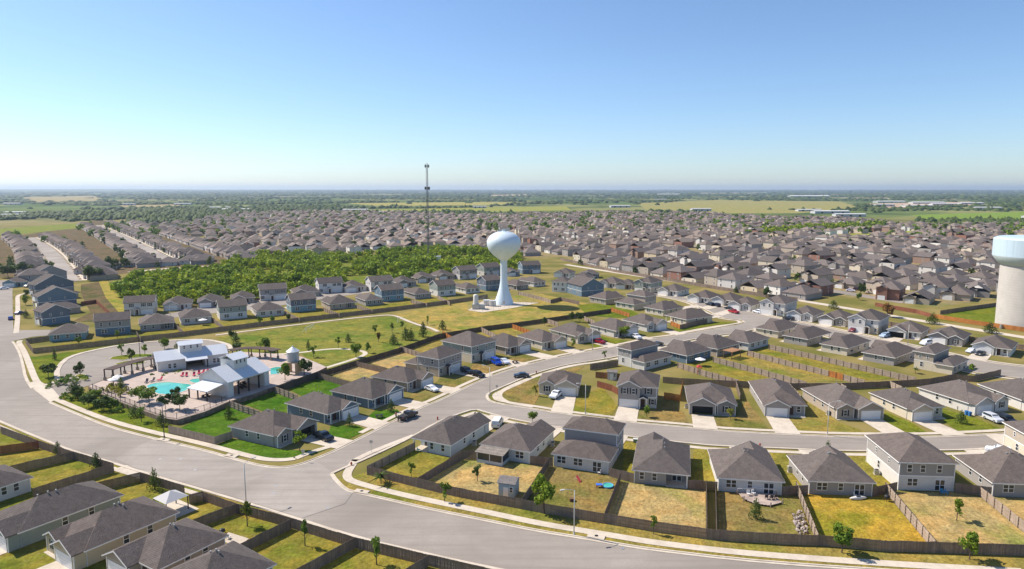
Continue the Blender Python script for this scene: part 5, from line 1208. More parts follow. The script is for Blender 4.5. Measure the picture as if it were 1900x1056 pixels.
def make_crown(kind, k):
    if kind == 'p':
        mb = MB(); r = random.Random(k)
        for i in range(46):
            a = r.uniform(0, 6.28); e = r.uniform(-.1, 1.2); L = r.uniform(.42, .62); b = Vector((0, 0, .42)); pr = None
            for s in range(5):
                u = s / 4; q = b + Vector((math.cos(a) * math.cos(e) * L * u, math.sin(a) * math.cos(e) * L * u, math.sin(e) * L * u * .8 - .3 * u * u * L)); w = .045 * (1 - u) + .006
                sd = Vector((-math.sin(a), math.cos(a), 0)) * w
                if pr: bi = len(mb.v); mb.v += [tuple(pr[0]), tuple(pr[1]), tuple(q + sd), tuple(q - sd)]; mb.f.append((bi, bi + 1, bi + 2, bi + 3))
                pr = (q - sd, q + sd)
        return mb.me('crown')
    V, Q = leaf_cloud(dict(r=900, t=330, c=750)[kind], crown_clumps(kind, k), dict(r=.05, t=.05, c=.038)[kind], k)
    return np_mesh('crown', V, Q)
def make_trunk(kind, k):
    mb = MB(); r = random.Random(k); top = .6 if kind != 'c' else .85
    mb.tube((0, 0, -.02), (0, 0, top * .55), .03, .02, 6)
    mb.tube((0, 0, top * .54), (r.uniform(-.03, .03), r.uniform(-.03, .03), top), .02, .009, 5)
    if kind in 'rt':
        for i in range(4):
            a = i * 1.6 + r.random(); mb.tube((0, 0, top * (.42 + .1 * i)), (.22 * math.cos(a), .22 * math.sin(a), top * (.42 + .1 * i) + .2), .013, .005, 4)
    return mb.me('trunk')
def tree(x, y, h, w, kind, label, z=0):
    k2 = {'b': 't'}.get(kind, kind); var = random.randint(0, 2)
    t = thing('palm' if kind == 'p' else 'tree', label, 'tree', (x, y, z), 0, 'trees of the neighbourhood')
    m = {'r': random.choice(['leaf', 'leafdark', 'leaf']), 't': 'leafyellow' if random.random() < .4 else 'leaf', 'c': 'leafdark', 'p': 'leafdark', 'b': 'leafred'}[kind]
    if 'dark' in label: m = 'leafdark'
    if 'bright' in label: m = 'leafyellow'
    if k2 == 't' and kind == 'b': k2 = 'r'
    c = obj('crown', cached(('crown', k2, var, m), lambda: make_crown(k2, 11 + var)), t, m); u = obj('trunk', cached(('trunk', k2, var), lambda: make_trunk(k2, var)), t, 'bark')
    rz = random.uniform(0, 6.28); wf = {'r': .85, 't': .62, 'c': .62, 'p': .95}[k2]
    for q in (c, u): q.scale = (w / wf, w / wf, h); q.rotation_euler = (0, 0, rz)
    u.scale = (h * .8, h * .8, h)
    return t
for x, y, h, w, k, l, z in D['TREES']: tree(x, y, h, w, k, l, z)
# ---------------------------------------------------------------- woods and shrubs nobody could count
def inpoly(x, y, P_):
    c = False; n = len(P_); j = n - 1
    for i in range(n):
        if (P_[i][1] > y) != (P_[j][1] > y) and x < (P_[j][0] - P_[i][0]) * (y - P_[i][1]) / (P_[j][1] - P_[i][1]) + P_[i][0]: c = not c
        j = i
    return c
def sample(P_, step, excl=(), jit=.5):
    xs = [p[0] for p in P_]; ys = [p[1] for p in P_]; out = []
    y = min(ys)
    while y < max(ys):
        x = min(xs)
        while x < max(xs):
            a, b = x + random.uniform(-jit, jit) * step, y + random.uniform(-jit, jit) * step
            if inpoly(a, b, P_) and not any(inpoly(a, b, e) for e in excl): out.append((a, b))
            x += step
        y += step
    return out
def grove(name, pts, hs, wr, m, nq, ls, label, cat):
    tv = []; base = [leaf_cloud(nq, crown_clumps('r', 40 + k), ls, 40 + k) for k in range(5)]
    VS = []
    for i, (x, y) in enumerate(pts):
        V = base[i % 5][0].copy(); h = random.uniform(*hs); w = h * random.uniform(*wr); a = random.uniform(0, 6.28); c, s = math.cos(a), math.sin(a)
        V[:, 2] = (V[:, 2] - .2) * 1.2
        V = V * np.array([w / .85, w / .85, h]); V = np.stack([V[:, 0] * c - V[:, 1] * s + x, V[:, 0] * s + V[:, 1] * c + y, V[:, 2]], 1); VS.append(V)
    V = np.concatenate(VS); o = obj(name, np_mesh(name, V, np.arange(len(V)).reshape(-1, 4)), None, m, 'stuff'); tag(o, label, cat); return o
wp = [p for p in sample(D['WOODS'], 5.2, [D['GLADE'], D['TRAIL']], .7) if noise.noise(Vector((p[0] / 26, p[1] / 26, 4))) + .5 * noise.noise(Vector((p[0] / 9, p[1] / 9, 1))) < .22]
grove('woods', wp, (2.2, 7.6), (.75, 1.35), 'leafwood', 170, .085, 'dense green woods between the gabled house row and the far rows', 'woods')
poly('woodland_floor', D['WOODS'], .015, 'lawn', color=(.15, .17, .03))
# ---------------------------------------------------------------- far houses
def far_house_meshes(st, k):
    w, d = (12.0, 15.0) if st == 1 else (11.0, 13.0); h = 2.8 if st == 1 else 5.4
    wall = MB().box(-w / 2, -d / 2, 0, w / 2, d / 2, h - .05).me('wall')
    if k == 2:
        v, f = roof_gable(-w / 2, -d / 2, w / 2, d / 2, h, 'y')
    else: v, f = roof_hip(-w / 2, -d / 2, w / 2, d / 2, h, .55 if k else .48)
    roof = mesh('roof', v, f)
    v, f = roof_gable(-w / 2 + (.2 if k else w * .4), -d / 2 - 1.5, -w / 2 + (.2 if k else w * .4) + w * .5, 0, h - .03, 'y', .55); wing = mesh('front_roof', v, f)
    ww = MB().box(-w / 2 + (.2 if k else w * .4) + .1, -d / 2 - 1.4, 0, -w / 2 + (.2 if k else w * .4) + w * .5 - .1, -d / 2 - .01, h + .9).me('front_wall')
    return wall, roof, wing, ww, w, d, h, -w / 2 + (.2 if k else w * .4) + w * .25
FH = {(s, k): far_house_meshes(s, k) for s in (1, 2) for k in (0, 1, 2)}
WCF = [WC['brick'], WC['tan'], WC['buff'], WC['cream'], WC['white'], WC['grey'], WC['pale'], (.30, .2, .15), (.5, .42, .33), WC['tan'], WC['pale']]
far_list = []        # x,y,rz,storeys,variant,colour
def rows(region, ang, period, gaps, step, seed, excl=(), road=True):
    r = random.Random(seed); ca, sa = math.cos(ang), math.sin(ang); us = [x * ca + y * sa for x, y in region]; vs2 = [-x * sa + y * ca for x, y in region]
    v = min(vs2); out = []
    while v < max(vs2):
        for gi, (off, face) in enumerate(gaps):
            u = min(us) + r.uniform(0, step)
            while u < max(us):
                bend = 11 * math.sin(u / 170 + v / 400 + seed); uu, vv = u, v + off + bend + r.uniform(-1, 1)
                x, y = uu * ca - vv * sa, uu * sa + vv * ca
                if r.random() > .06 and inpoly(x, y, region) and not any(inpoly(x, y, e) for e in excl) and not any((x - a) ** 2 + (y - b) ** 2 < (q + 8) ** 2 for a, b, q in HOUSE_POS):
                    out.append((x, y, ang + (math.pi if face else 0) + r.uniform(-.12, .12) + (math.pi / 2 if r.random() < .12 else 0), 1 if r.random() < .55 else 2, r.choice((0, 1, 1, 2, 0)), r.choice(WCF)))
                u += step * r.uniform(.95, 1.2)
        if road:
            run = []; u = min(us)
            while u < max(us):
                vv = v + period - 12 + 11 * math.sin(u / 170 + v / 400 + seed); x, y = u * ca - vv * sa, u * sa + vv * ca
                if inpoly(x, y, region): run.append((x, y))
                else:
                    if len(run) > 3: strip('road', run, -4.5, 4.5, .02, 'asphalt')
                    run = []
                u += 15
            if len(run) > 3: strip('road', run, -4.5, 4.5, .02, 'asphalt')
        v += period
    return out
GP = [(14, 1), (40, 0)]
far_list += [(x, y, rz, s, 1 if i % 3 else 2, WC[cn]) for i, (x, y, rz, s, cn) in enumerate(D['EDGER'])]
HOUSE_POS += [(h[0], h[1], 6.5) for h in far_list]
far_list += rows(D['REG_R'], math.radians(-63), 68, [(6, 0), (38, 1)], 14.2, 3, D['EXCL'])
far_list += rows(D['REG_L'], math.radians(24), 66, [(6, 0), (37, 1)], 14.0, 5)
def along(pts, off, step, rzadd, seed, st1=.8):
    r = random.Random(seed); P_ = [Vector(p) for p in smooth(pts, 2)]; out = []; acc = 0
    for a, b in zip(P_[:-1], P_[1:]):
        L = (b - a).length; d = (b - a) / L; n = Vector((-d.y, d.x)); s = acc
        while s < L:
            q = a + d * s + n * off; out.append((q.x, q.y, math.atan2(d.y, d.x) + rzadd, 1 if r.random() < st1 else 2, r.choice((0, 1, 1)), r.choice([WC['tan'], WC['grey'], WC['pale'], WC['grey']]))); s += step
        acc = s - L
    return out
for k, st_ in enumerate(D['FARST']):
    strip('road', smooth(st_, 1), -5.5, 5.5, .03, 'asphaltpale')
    far_list += along(st_, 18, 12.2, 0, 20 + k) + along(st_, -18, 12.2, math.pi, 30 + k)
    if k == 0: far_list += along(st_, 46, 12.2, math.pi, 33)
    else: far_list += along(st_, -48, 12.2, 0, 34)
    for s_ in (1, -1): strip('pavement', smooth(st_, 1), s_ * 7, s_ * 8.5, .032, 'concrete')
    dm = MB()
    for (x, y, rz, a_, b_, c_) in (along(st_, 9, 12.2, 0, 1) + along(st_, -9, 12.2, math.pi, 1)):
        ca, sa = math.cos(rz), math.sin(rz); bi = len(dm.v)
        dm.v += [(x + u * ca - v_ * sa, y + u * sa + v_ * ca, .036) for u, v_ in ((-5, -3.5), (-.5, -3.5), (-.5, 4), (-5, 4))]; dm.f.append((bi, bi + 1, bi + 2, bi + 3))
    obj('driveways', dm.me('driveways'), None, 'concrete', 'structure')
for i, (x, y) in enumerate(D['EDGEH']): far_list.append((x, y + 6, math.radians(200), 1, 1, WC['pale']))
far_list.sort(key=lambda h: h[0] ** 2 + h[1] ** 2)
def vis(h): a = math.atan2(h[0], h[1]); return abs(a) < math.radians(38.5)
far_list = [h for h in far_list if vis(h)]
N_IND = 300 - len(D['HOUSES'])
cnames = {WC['brick']: 'brick', WC['tan']: 'tan', WC['buff']: 'buff', WC['cream']: 'cream', WC['white']: 'white', WC['grey']: 'grey', WC['pale']: 'pale', (.30, .2, .15): 'brown', (.5, .42, .33): 'beige'}
ORD = 'nearest|second nearest|third nearest|fourth nearest|fifth nearest|sixth nearest|seventh nearest|eighth nearest|ninth nearest|tenth nearest|eleventh nearest|twelfth nearest|thirteenth nearest|fourteenth nearest|fifteenth nearest|sixteenth nearest|seventeenth nearest|eighteenth nearest|nineteenth nearest|twentieth nearest|farthest'.split('|'); seen = {}
for x, y, rz, s, k, c in far_list[:N_IND]:
    wall, roof, wing, ww, w, d, h, gx = FH[(s, k)]
    zone = 'far left streets' if x < -140 and y < 700 and x < -.33 * y else ('rows beyond the woods' if x < 0.0 * y else 'right hand rows')
    lab = '%s %s storey %s house in the %s' % (cnames[c], 'single' if s == 1 else 'two', 'gabled' if k == 2 else 'hipped', zone)
    kn = seen.get(lab, 0); seen[lab] = kn + 1; grp = 'houses in the ' + zone; lab += ', %s such' % ORD[min(kn, 20)]
    t = thing('house', lab, 'house', (x, y, 0), rz, grp)
    rc = random.choice(ROOFS); t.scale = (random.uniform(.9, 1.08), random.uniform(.9, 1.15), random.uniform(.95, 1.1))
    rf = random.uniform(1.0, 1.5); rc = tuple(q * rf for q in rc)  # far roofs lightened in their colour to imitate paling by haze
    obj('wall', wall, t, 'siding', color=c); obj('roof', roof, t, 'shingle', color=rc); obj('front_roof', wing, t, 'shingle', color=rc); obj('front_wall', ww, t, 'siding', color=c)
    garage_door(t, gx, -d / 2 - 1.4, 4.0 if s == 1 else 3.6, 2.1)
    zs = (.9,) if s == 1 else (.9, 3.5)
    for z in zs:
        for q in (-.3, .3): window(t, w * q, d / 2, z, math.pi, 's')
        window(t, -w / 2, d * .1, z, -math.pi / 2, 's'); window(t, w / 2, d * .1, z, math.pi / 2, 's')
rest = far_list[N_IND:]
def far_mass():
    me = bpy.data.meshes.new('distant_houses'); V = []; F_ = []; mi = []; cols = list(dict.fromkeys(h[5] for h in rest))
    for i, c in enumerate(cols):
        m = M['trim'].copy(); m.name = 'distant wall'; b = m.node_tree.nodes
        for n in b:
            if n.type == 'RGB': n.outputs[0].default_value = (*c, 1)
        me.materials.append(m)
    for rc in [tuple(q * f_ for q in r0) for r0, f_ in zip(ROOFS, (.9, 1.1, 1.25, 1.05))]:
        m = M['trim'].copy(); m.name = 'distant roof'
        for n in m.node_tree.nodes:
            if n.type == 'RGB': n.outputs[0].default_value = (*[q * f_ for q, f_ in zip(rc, (1.5, 1.4, 1.28))], 1)  # haze paling of the distant roofs put into the base colour
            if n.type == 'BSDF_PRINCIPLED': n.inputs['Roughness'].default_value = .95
        me.materials.append(m)
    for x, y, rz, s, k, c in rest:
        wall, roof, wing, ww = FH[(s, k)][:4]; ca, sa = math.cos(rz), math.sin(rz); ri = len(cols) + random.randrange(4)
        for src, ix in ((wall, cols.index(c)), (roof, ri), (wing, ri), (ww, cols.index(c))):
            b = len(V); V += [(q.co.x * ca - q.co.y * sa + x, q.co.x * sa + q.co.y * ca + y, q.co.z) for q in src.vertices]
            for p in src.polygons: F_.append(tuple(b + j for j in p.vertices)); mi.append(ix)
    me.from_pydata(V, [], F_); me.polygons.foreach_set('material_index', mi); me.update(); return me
o = obj('distant_houses', far_mass(), None, None, 'stuff'); tag(o, 'mass of distant brown roofed houses towards the green plain', 'houses')
# trees between the far houses
fp = []
for x, y, rz, s, k, c in far_list:
    rr = math.hypot(x, y); pr = .3 if rr < 700 else (.6 if (x > 0 and 900 < rr) else .35)
    if random.random() < pr:
        for _ in range(1): a = random.uniform(0, 6.28); fp.append((x + 10.5 * math.cos(a), y + 10.5 * math.sin(a)))
grove('garden_trees', [p for p in fp if math.hypot(*p) < 850], (3.5, 7.5), (.7, 1.0), 'leafdark', 70, .13, 'scattered garden trees among the nearer brown roofs', 'trees')
grove('distant_garden_trees', [p for p in fp if math.hypot(*p) >= 850], (6, 10), (.8, 1.2), 'leaf', 46, .16, 'distant garden trees between the farthest brown roofs', 'trees')
# hedges and green strips at the far edge of the rows
def band(pts, w, n):
    out = []; P_ = [Vector(p) for p in pts]
    for a, b in zip(P_[:-1], P_[1:]):
        for i in range(int(n * (b - a).length)): q = a.lerp(b, random.random()); out.append((q.x + random.uniform(-w, w), q.y + random.uniform(-w, w)))
    return out
hb = sample(D['EXCL'][1], 9, (), .7)
grove('tree_belt', hb, (5, 10), (.8, 1.2), 'leafwood', 110, .11, 'green tree belt between two far blocks of houses at right', 'trees')
poly('meadow', D['EXCL'][0], .05, 'lawn', color=(.24, .27, .04))
# subdivision soil
for rg, sc_ in (('REG_R', (.235, .195, .10)), ('REG_L', (.235, .195, .10)), ('REG_F', (.13, .10, .06)), ('REG_C', (.12, .095, .05))): poly('soil', D[rg], -.012, 'lawn', color=sc_)
for cc_, pp_ in D['FIELDS']: poly('field', pp_, .01, 'lawn', color=cc_)
# ---------------------------------------------------------------- distant woods, hedgerows and clumps on the plain
def plain_clumps():
    ico = bmesh.new(); bmesh.ops.create_icosphere(ico, subdivisions=1, radius=1); iv = np.array([v.co[:] for v in ico.verts]); ifc = np.array([[v.index for v in f.verts] for f in ico.faces]); ico.free()
    keep = iv[ifc].mean(1)[:, 2] > -.35; ifc = ifc[keep]; VS = []; FS = []; b = 0; n = 0
    r = np.random.default_rng(5); tries = 0
    while n < 15000 and tries < 140000:
        tries += 1
        R = 1150 * (20 ** (r.random() ** 1.25)); a = r.uniform(-.72, .72); x, y = R * math.sin(a), R * math.cos(a)
        if R < 1900 and (inpoly(x, y, D['REG_R']) or inpoly(x, y, D['REG_L'])): continue
        if any(inpoly(x, y, q[1]) for q in D['FIELDS']) and r.random() < .96: continue
        m = noise.noise(Vector((x / 900, y / 420, 2))) + .6 * noise.noise(Vector((x / 260, y / 150, 7))) + .35 * noise.noise(Vector((x / 90, y / 60, 9)))
        th = -.04 if R > 4200 else (.20 if x > 0 and R < 3000 else .12)
        if x < -.25 * y and R < 2400: th = -.08
        if m < th: continue
        w = max(5, R * .0042) * r.uniform(.6, 1.5); h = r.uniform(5, 10) * (1 if R < 5000 else 1.3)
        V = iv * (1 + r.normal(size=(len(iv), 1)) * .16); V = V * np.array([w, w * .9, h]) + np.array([x, y, -h * .1 + (0 if R < 9000 else (R - 9000) / 16000 * 40)]); VS.append(V); FS.append(ifc + b); b += len(iv); n += 1
    V = np.concatenate(VS); F_ = np.concatenate(FS); me = bpy.data.meshes.new('plain_woods')
    me.vertices.add(len(V)); me.vertices.foreach_set('co', V.astype(np.float32).ravel()); me.loops.add(len(F_) * 3); me.loops.foreach_set('vertex_index', F_.astype(np.int32).ravel()); me.polygons.add(len(F_)); me.polygons.foreach_set('loop_start', np.arange(len(F_), dtype=np.int32) * 3); me.update(calc_edges=True); return me
o = obj('plain_woods', plain_clumps(), None, 'leaffar', 'stuff'); tag(o, 'dark green woods and hedgerows spread over the plain to the horizon', 'woods')
# pale works and halls on the plain
ORD = 'first second third fourth fifth sixth seventh eighth ninth tenth eleventh twelfth thirteenth fourteenth'.split()
WBS = sorted(D['WHITEB'], key=lambda q: q[0] / q[1])
for i, (x, y, w) in enumerate(WBS):
    side = 'right' if x > .1 * y else ('left' if x < -.1 * y else 'centre'); h = random.uniform(4, 6.5) * (1 if y < 4000 else 1.6); d = w * .3
    dd = 'near' if y < 1800 else ('middle' if y < 2600 else 'far')
    lab = 'pale industrial hall on the distant plain, %s from the %s edge' % ((ORD[i], 'left') if i < 14 else (ORD[len(WBS) - 1 - i], 'right'))
    t = thing('industrial_hall', lab, 'hall', (x, y, 0), random.uniform(-.2, .2), 'pale halls on the plain')
    obj('wall', MB().box(-w / 2, -d / 2, 0, w / 2, d / 2, h).me('wall'), t, 'hallwall')
    v, f = roof_gable(-w / 2, -d / 2, w / 2, d / 2, h + .3, 'x', .12, .8, .3); obj('roof', mesh('roof', v, f), t, 'hallpale')
    for q in range(3): obj('loading_door', cached('ldoor', lambda: MB().box(-2, -.3, 0, 2, 0, 4).me('loading_door')), t, 'dark', loc=(w * (-.3 + .3 * q), -d / 2, 0))
# ---------------------------------------------------------------- water tower, concrete tank, mast
def stem_tower():
    x, y = D['TOWER']; t = thing('water_tower', 'pale blue water tower with a round tank on one slender flared stem', 'water tower', (x, y, 0))
    pr = [(4.75, 0), (4.7, .3), (4.15, 2), (3.45, 4), (2.8, 6), (2.25, 8), (1.9, 10), (1.7, 12), (1.65, 15), (1.65, 20.5), (1.75, 21.2)]
    obj('stem', MB().lathe(pr, 40).me('stem', True), t, 'towerpaint')
    tk = [(1.75, 21.2), (2.4, 21.7), (3.6, 22.6), (5.0, 23.7), (6.3, 25.0), (7.3, 26.4), (7.95, 28), (8.15, 29.4), (8.0, 30.7), (7.4, 32), (6.3, 33.2), (4.8, 34.2), (3.0, 34.85), (1.2, 35.1), (0, 35.15)]
    tk = [(a, b) for a, b in tk]
    p = [Vector((a, b)) for a, b in tk]; Q = [p[0]]
    for a, b in zip(p[:-1], p[1:]): Q += [a * .75 + b * .25, a * .25 + b * .75]
    Q.append(p[-1]); obj('tank', MB().lathe([(max(0, q.x), q.y) for q in Q], 56).me('tank', True), t, 'towerpaint')
    mb = MB()
    for z in (35.5, 36.0):
        for i in range(20):
            a, b = i * math.pi / 10, (i + 1) * math.pi / 10; mb.tube((2.6 * math.cos(a), 2.6 * math.sin(a), z), (2.6 * math.cos(b), 2.6 * math.sin(b), z), .05, .05, 4)
    for i in range(0, 20, 2): a = i * math.pi / 10; mb.tube((2.6 * math.cos(a), 2.6 * math.sin(a), 34.8), (2.6 * math.cos(a), 2.6 * math.sin(a), 36.0), .04, .04, 4)
    obj('railing', mb.me('railing'), t, 'steel', 'stuff')
    obj('hatch', MB().lathe([(0.01, 35.9), (.8, 35.8), (.8, 35)], 12).me('hatch'), t, 'towerpaint')
    obj('door', MB().box(-.5, -4.55, .0, .5, -4.2, 2.1).me('door'), t, 'steel')
    obj('footing', MB().lathe([(5.6, .12), (5.6, -.1)], 40).me('f'), t, 'concrete'); 
stem_tower()
def drum_tower():
    x, y = D['TANKR']; t = thing('concrete_water_tank', 'broad concrete column water tank with a pale steel drum at the right edge', 'water tower', (x, y, 0))
    obj('column', MB().lathe([(11.9, 0), (12.0, 12), (12.1, 25.2)], 72).me('column', True), t, 'towerconcrete')
    obj('drum', MB().lathe([(12.0, 25.0), (13.0, 25.4), (15.1, 28.4), (15.1, 28.6)], 72).me('cone', True), t, 'towercream')
    obj('tank', MB().lathe([(15.12, 28.6), (15.15, 35.3), (15.0, 35.5), (13.5, 36.1), (0, 36.9)], 72).me('tank'), t, 'tankpaint')
    obj('door', MB().box(-1.1, -13.1, 0, 1.1, -12.5, 3).me('door'), t, 'dark').rotation_euler = (0, 0, math.radians(8))
    mb = MB(); mb.tube((-13.5, -3, 0), (-13.5, -3, 1.6), .5, .5, 10).tube((-14.8, -4, 0), (-14.8, -4, 1.6), .5, .5, 10); obj('pipe', mb.me('pipe'), t, 'steel', 'stuff')
drum_tower()
mat('mastmetal', (.10, .10, .11), rough=.6)
def mast():
    x, y = D['MAST']; t = thing('radio_mast', 'tall thin lattice radio mast with two antenna clusters against the sky', 'mast', (x, y, 0)); H = 75; s = .75
    L = [(s * math.cos(a), s * math.sin(a)) for a in (math.pi / 2, math.pi * 7 / 6, math.pi * 11 / 6)]
    for a in L: obj('leg', MB().tube((*a, 0), (*a, H), .2, .13, 5).me('leg'), t, 'mastmetal')
    mb = MB(); z = 0
    while z < H - 2:
        for i in range(3): mb.tube((*L[i], z), (*L[(i + 1) % 3], z + 1.5), .06, .06, 4)
        z += 1.5
    obj('bracing', mb.me('bracing'), t, 'mastmetal', 'stuff')
    for z0, R, n in ((55.5, 1.9, 12), (72.5, 1.6, 9)):
        c = thing_part = obj('antenna_mount', MB().lathe([(R, z0), (R + .08, z0), (R + .08, z0 + .12), (R, z0 + .12), (R, z0)], 18).me('mount'), t, 'blackmetal')
        for i in range(n):
            a = i * 2 * math.pi / n; obj('antenna', cached('ant', lambda: MB().box(-.17, -.12, -1.1, .17, .12, 1.1).me('antenna')), c, 'blackmetal', loc=(R * math.cos(a), R * math.sin(a), z0 + .2), rz=a)
mast()
t = thing('equipment_hut', 'small grey hut inside the trees at the foot of the radio mast', 'hut', (D['MAST'][0] + 7, D['MAST'][1] - 4, 0)); obj('wall', MB().box(-3, -2, 0, 3, 2, 2.6).me('w'), t, 'whitewall'); obj('roof', MB().box(-3.2, -2.2, 2.61, 3.2, 2.2, 2.9).me('r'), t, 'metalroof')
e0, e1, e2 = D['EQUIP']
t = thing('chlorine_tank', 'tall cream cylindrical tank on a block base beside the tower', 'tank', (*e0, 0)); obj('shell', MB().lathe([(1.2, 2.3), (1.2, 6.2), (.9, 6.7), (0, 6.9)], 20).me('shell', True), t, 'whitewall'); obj('base', MB().box(-1.6, -1.6, 0, 1.6, 1.6, 2.3).me('base'), t, 'steel'); obj('cabinet', MB().box(1.7, -1, 0, 4.2, 1, 2).me('cab'), t, 'steel')
for (px, py), l in ((e1, 'left white equipment cabinet at the water tower foot'), (e2, 'right white equipment cabinet nearer the water tower foot')):
    t = thing('equipment_cabinet', l, 'cabinet', (px, py, 0)); obj('body', MB().box(-1.4, -1, 0, 1.4, 1, 2.6).me('b'), t, 'whitewall'); obj('cap', MB().box(-1.5, -1.1, 2.61, 1.5, 1.1, 2.75).me('c'), t, 'metalroof'); obj('door', MB().box(-.4, -1.05, .1, .4, -1.005, 2.1).me('d'), t, 'steel')
t = thing('chain_link_fence', 'thin wire fence around the water tower pad', 'fence', (0, 0, 0))
pp = D['TPAD'] + [D['TPAD'][0]]; mb = MB()
for a, b in zip(pp[:-1], pp[1:]):
    a, b = Vector(a), Vector(b); n = max(1, int((b - a).length / 3))
    for i in range(n): q = a.lerp(b, i / n); obj('post', cached('cpost', lambda: MB().tube((0, 0, 0), (0, 0, 2.1), .04, .04, 5).me('post')), t, 'steel', loc=(q.x, q.y, 0))
    for z in (.1, .75, 1.4, 2.05): mb.tube((a.x, a.y, z), (b.x, b.y, z), .02, .02, 4)
obj('wire', mb.me('wire'), t, 'steel', 'stuff')
def shade(c, a, b):
    f = random.uniform(a, b); return tuple(q * f for q in c)
# ---------------------------------------------------------------- pool terrace
Z = 1.2
tr = D['TERR']
poly('terrace', tr, Z, 'deck')
for i, (a, b) in enumerate(zip(tr, tr[1:] + tr[:1])):
    pass
t = thing('retaining_wall', 'low stone retaining wall round the pool terrace', 'wall', (0, 0, 0)); rw = [Vector(p) for p in tr]
def wall_run(par, pts, h, z0, color, bl=1.1):
    for a, b in zip(pts[:-1], pts[1:]):
        L = (b - a).length; d = (b - a) / L; ang = math.atan2(d.y, d.x)
        for row in range(2):
            n = max(1, int(L / bl)); 
            for i in range(n):
                q = a + d * (L * (i + .5) / n); hh = h / 2
                obj('stone', cached(('blk', round(L / n, 1), round(hh, 2)), lambda: MB().box(-L / n / 2 + .02, -.2, 0, L / n / 2 - .02, .2, hh - .02).me('stone')), par, 'stone', None, shade(color, .8, 1.2), (q.x, q.y, z0 + row * hh), ang)
wall_run(t, rw[:10], Z + .02, 0, (.24, .18, .13), 1.6)
obj('backing', MB().quadbox([(p.x * .999, p.y * 1.0004) for p in rw], (0, Z - .02)).me('backing'), t, 'stone', color=(.2, .15, .11))
poly('pool_coping', [((p[0] - D['POOL'][0][0]) * 1.0 + D['POOL'][0][0], p[1]) for p in D['POOL']], Z + .012, 'concrete')
def pool(pts, nm):
    poly('pool_water', pts, Z + .03, 'water')
    strip('pool_edge', pts + [pts[0]], -.35, .05, Z + .07, 'concrete', thick=.06)
for k in ('POOL', 'POOL2', 'POOL3'): pool(D[k], k)
def metal_hall(name, label, A, B, depth, h, open_mid=False):
    A, B = Vector(A), Vector(B); w = (B - A).length; ang = math.atan2((B - A).y, (B - A).x)
    t = thing(name, label, 'building', (A.x, A.y, Z), ang)
    if open_mid:
        for x0, x1 in ((0, 1.6), (w - 1.6, w)): obj('end_wall', MB().box(x0, 0, 0, x1, depth, h).me('end'), t, 'whitewall')
        for k in (1, 2, 3): obj('post', cached('bpost', lambda: MB().box(-.16, -.16, 0, .16, .16, 1).me('post')), t, 'dark', loc=(w * k / 4, .3, 0)).scale = (1, 1, h); 
        for k in (1, 2, 3): obj('post', CACHE['bpost'], t, 'dark', loc=(w * k / 4, depth - .3, 0)).scale = (1, 1, h)
        for k in (1, 2, 3):
            for s_ in (-1, 1): obj('brace', cached(('brace', s_), lambda: MB().tube((0, 0, -1.1), (s_ * .9, 0, -.1), .08, .08, 4).me('brace')), t, 'dark', loc=(w * k / 4, .3, h))
        obj('header', MB().box(1.5, .05, h - .3, w - 1.5, .3, h - .02).me('header'), t, 'whitewall')
    else:
        for x0, x1 in ((0, w * .40), (w * .68, w)):
            obj('wing_wall', MB().box(x0, 0, 0, x1, depth, h).me('wing'), t, 'whitewall')
            for q in (.42, .6): window(t, x0 + (x1 - x0) * q, 0, .5, 0, 's')
        obj('breezeway_wall', MB().box(w * .40, depth * .6, 0, w * .68, depth * .62, h).me('bw'), t, 'dark')
    p = .5; o_ = .5
    for i, (x0, x1) in enumerate(((0, w / 3), (w / 3, w * 2 / 3), (w * 2 / 3, w))):
        v, f = roof_gable(x0 + (o_ if i else 0), 0, x1 - (o_ if i < 2 else 0), depth, h + .2, 'x', p, o_, .14); r = obj('roof', mesh('roof', v, f), t, 'metalroof')
    n = int(w / .6)
    mb = MB(); zr = h + .2 + (depth / 2 + .5) * p
    for i in range(n + 1):
        x = w * i / n
        for y0, y1 in ((-.5, depth / 2), (depth + .5, depth / 2)): mb.tube((x, y0, h + .23), (x, y1, zr + .03), .035, .035, 4)
    obj('seams', mb.me('seams'), t, 'metalroof', 'stuff')
    obj('gable', gable_wall(0, 0, w, depth, h + .2, 'x', p, o_), t, 'whitewall')
    # clerestory
    c0, c1 = w * .34, w * .66; y0, y1 = depth * .27, depth * .73; zb = h + .5; zt = zr + 1.25
    obj('clerestory_wall', MB().box(c0, y0, zb, c1, y1, zt).me('cl'), t, 'whitewall')
    for q in (.2, .5, .8): window(t, c0 + (c1 - c0) * q, y0, zt - 1.15, 0, 'm')
    v, f = roof_gable(c0, y0, c1, y1, zt + .15, 'x', .4, .45, .12); obj('clerestory_roof', mesh('croof', v, f), t, 'metalroof')
    return t, w
cl = D['CLUB']; t, w = metal_hall('clubhouse', 'white clubhouse with long white metal roof and raised centre by the parking lot', cl[:2], cl[2:], 8.0, 2.9)
v = [(w * .38, -2.6, 2.75), (w * .70, -2.6, 2.75), (w * .70, -.3, 3.5), (w * .38, -.3, 3.5)]
obj('porch_roof', mesh('pr', v + [(a, b, c - .12) for a, b, c in v], [(0, 1, 2, 3), (4, 7, 6, 5), (0, 4, 5, 1), (1, 5, 6, 2), (2, 6, 7, 3), (3, 7, 4, 0)]), t, 'metalroof')
for x in (.39, .69): obj('post', cached('bpost2', lambda: MB().box(-.16, -.16, 0, .16, .16, 2.7).me('post')), t, 'dark', loc=(w * x, -2.4, 0))
pv = D['PAV']; A, B, C_ = Vector(pv[:2]), Vector(pv[2:4]), Vector(pv[4:]); nn = Vector((-(B - A).y, (B - A).x)).normalized(); dep = max(9.0, min(12, (C_ - A).dot(nn)))
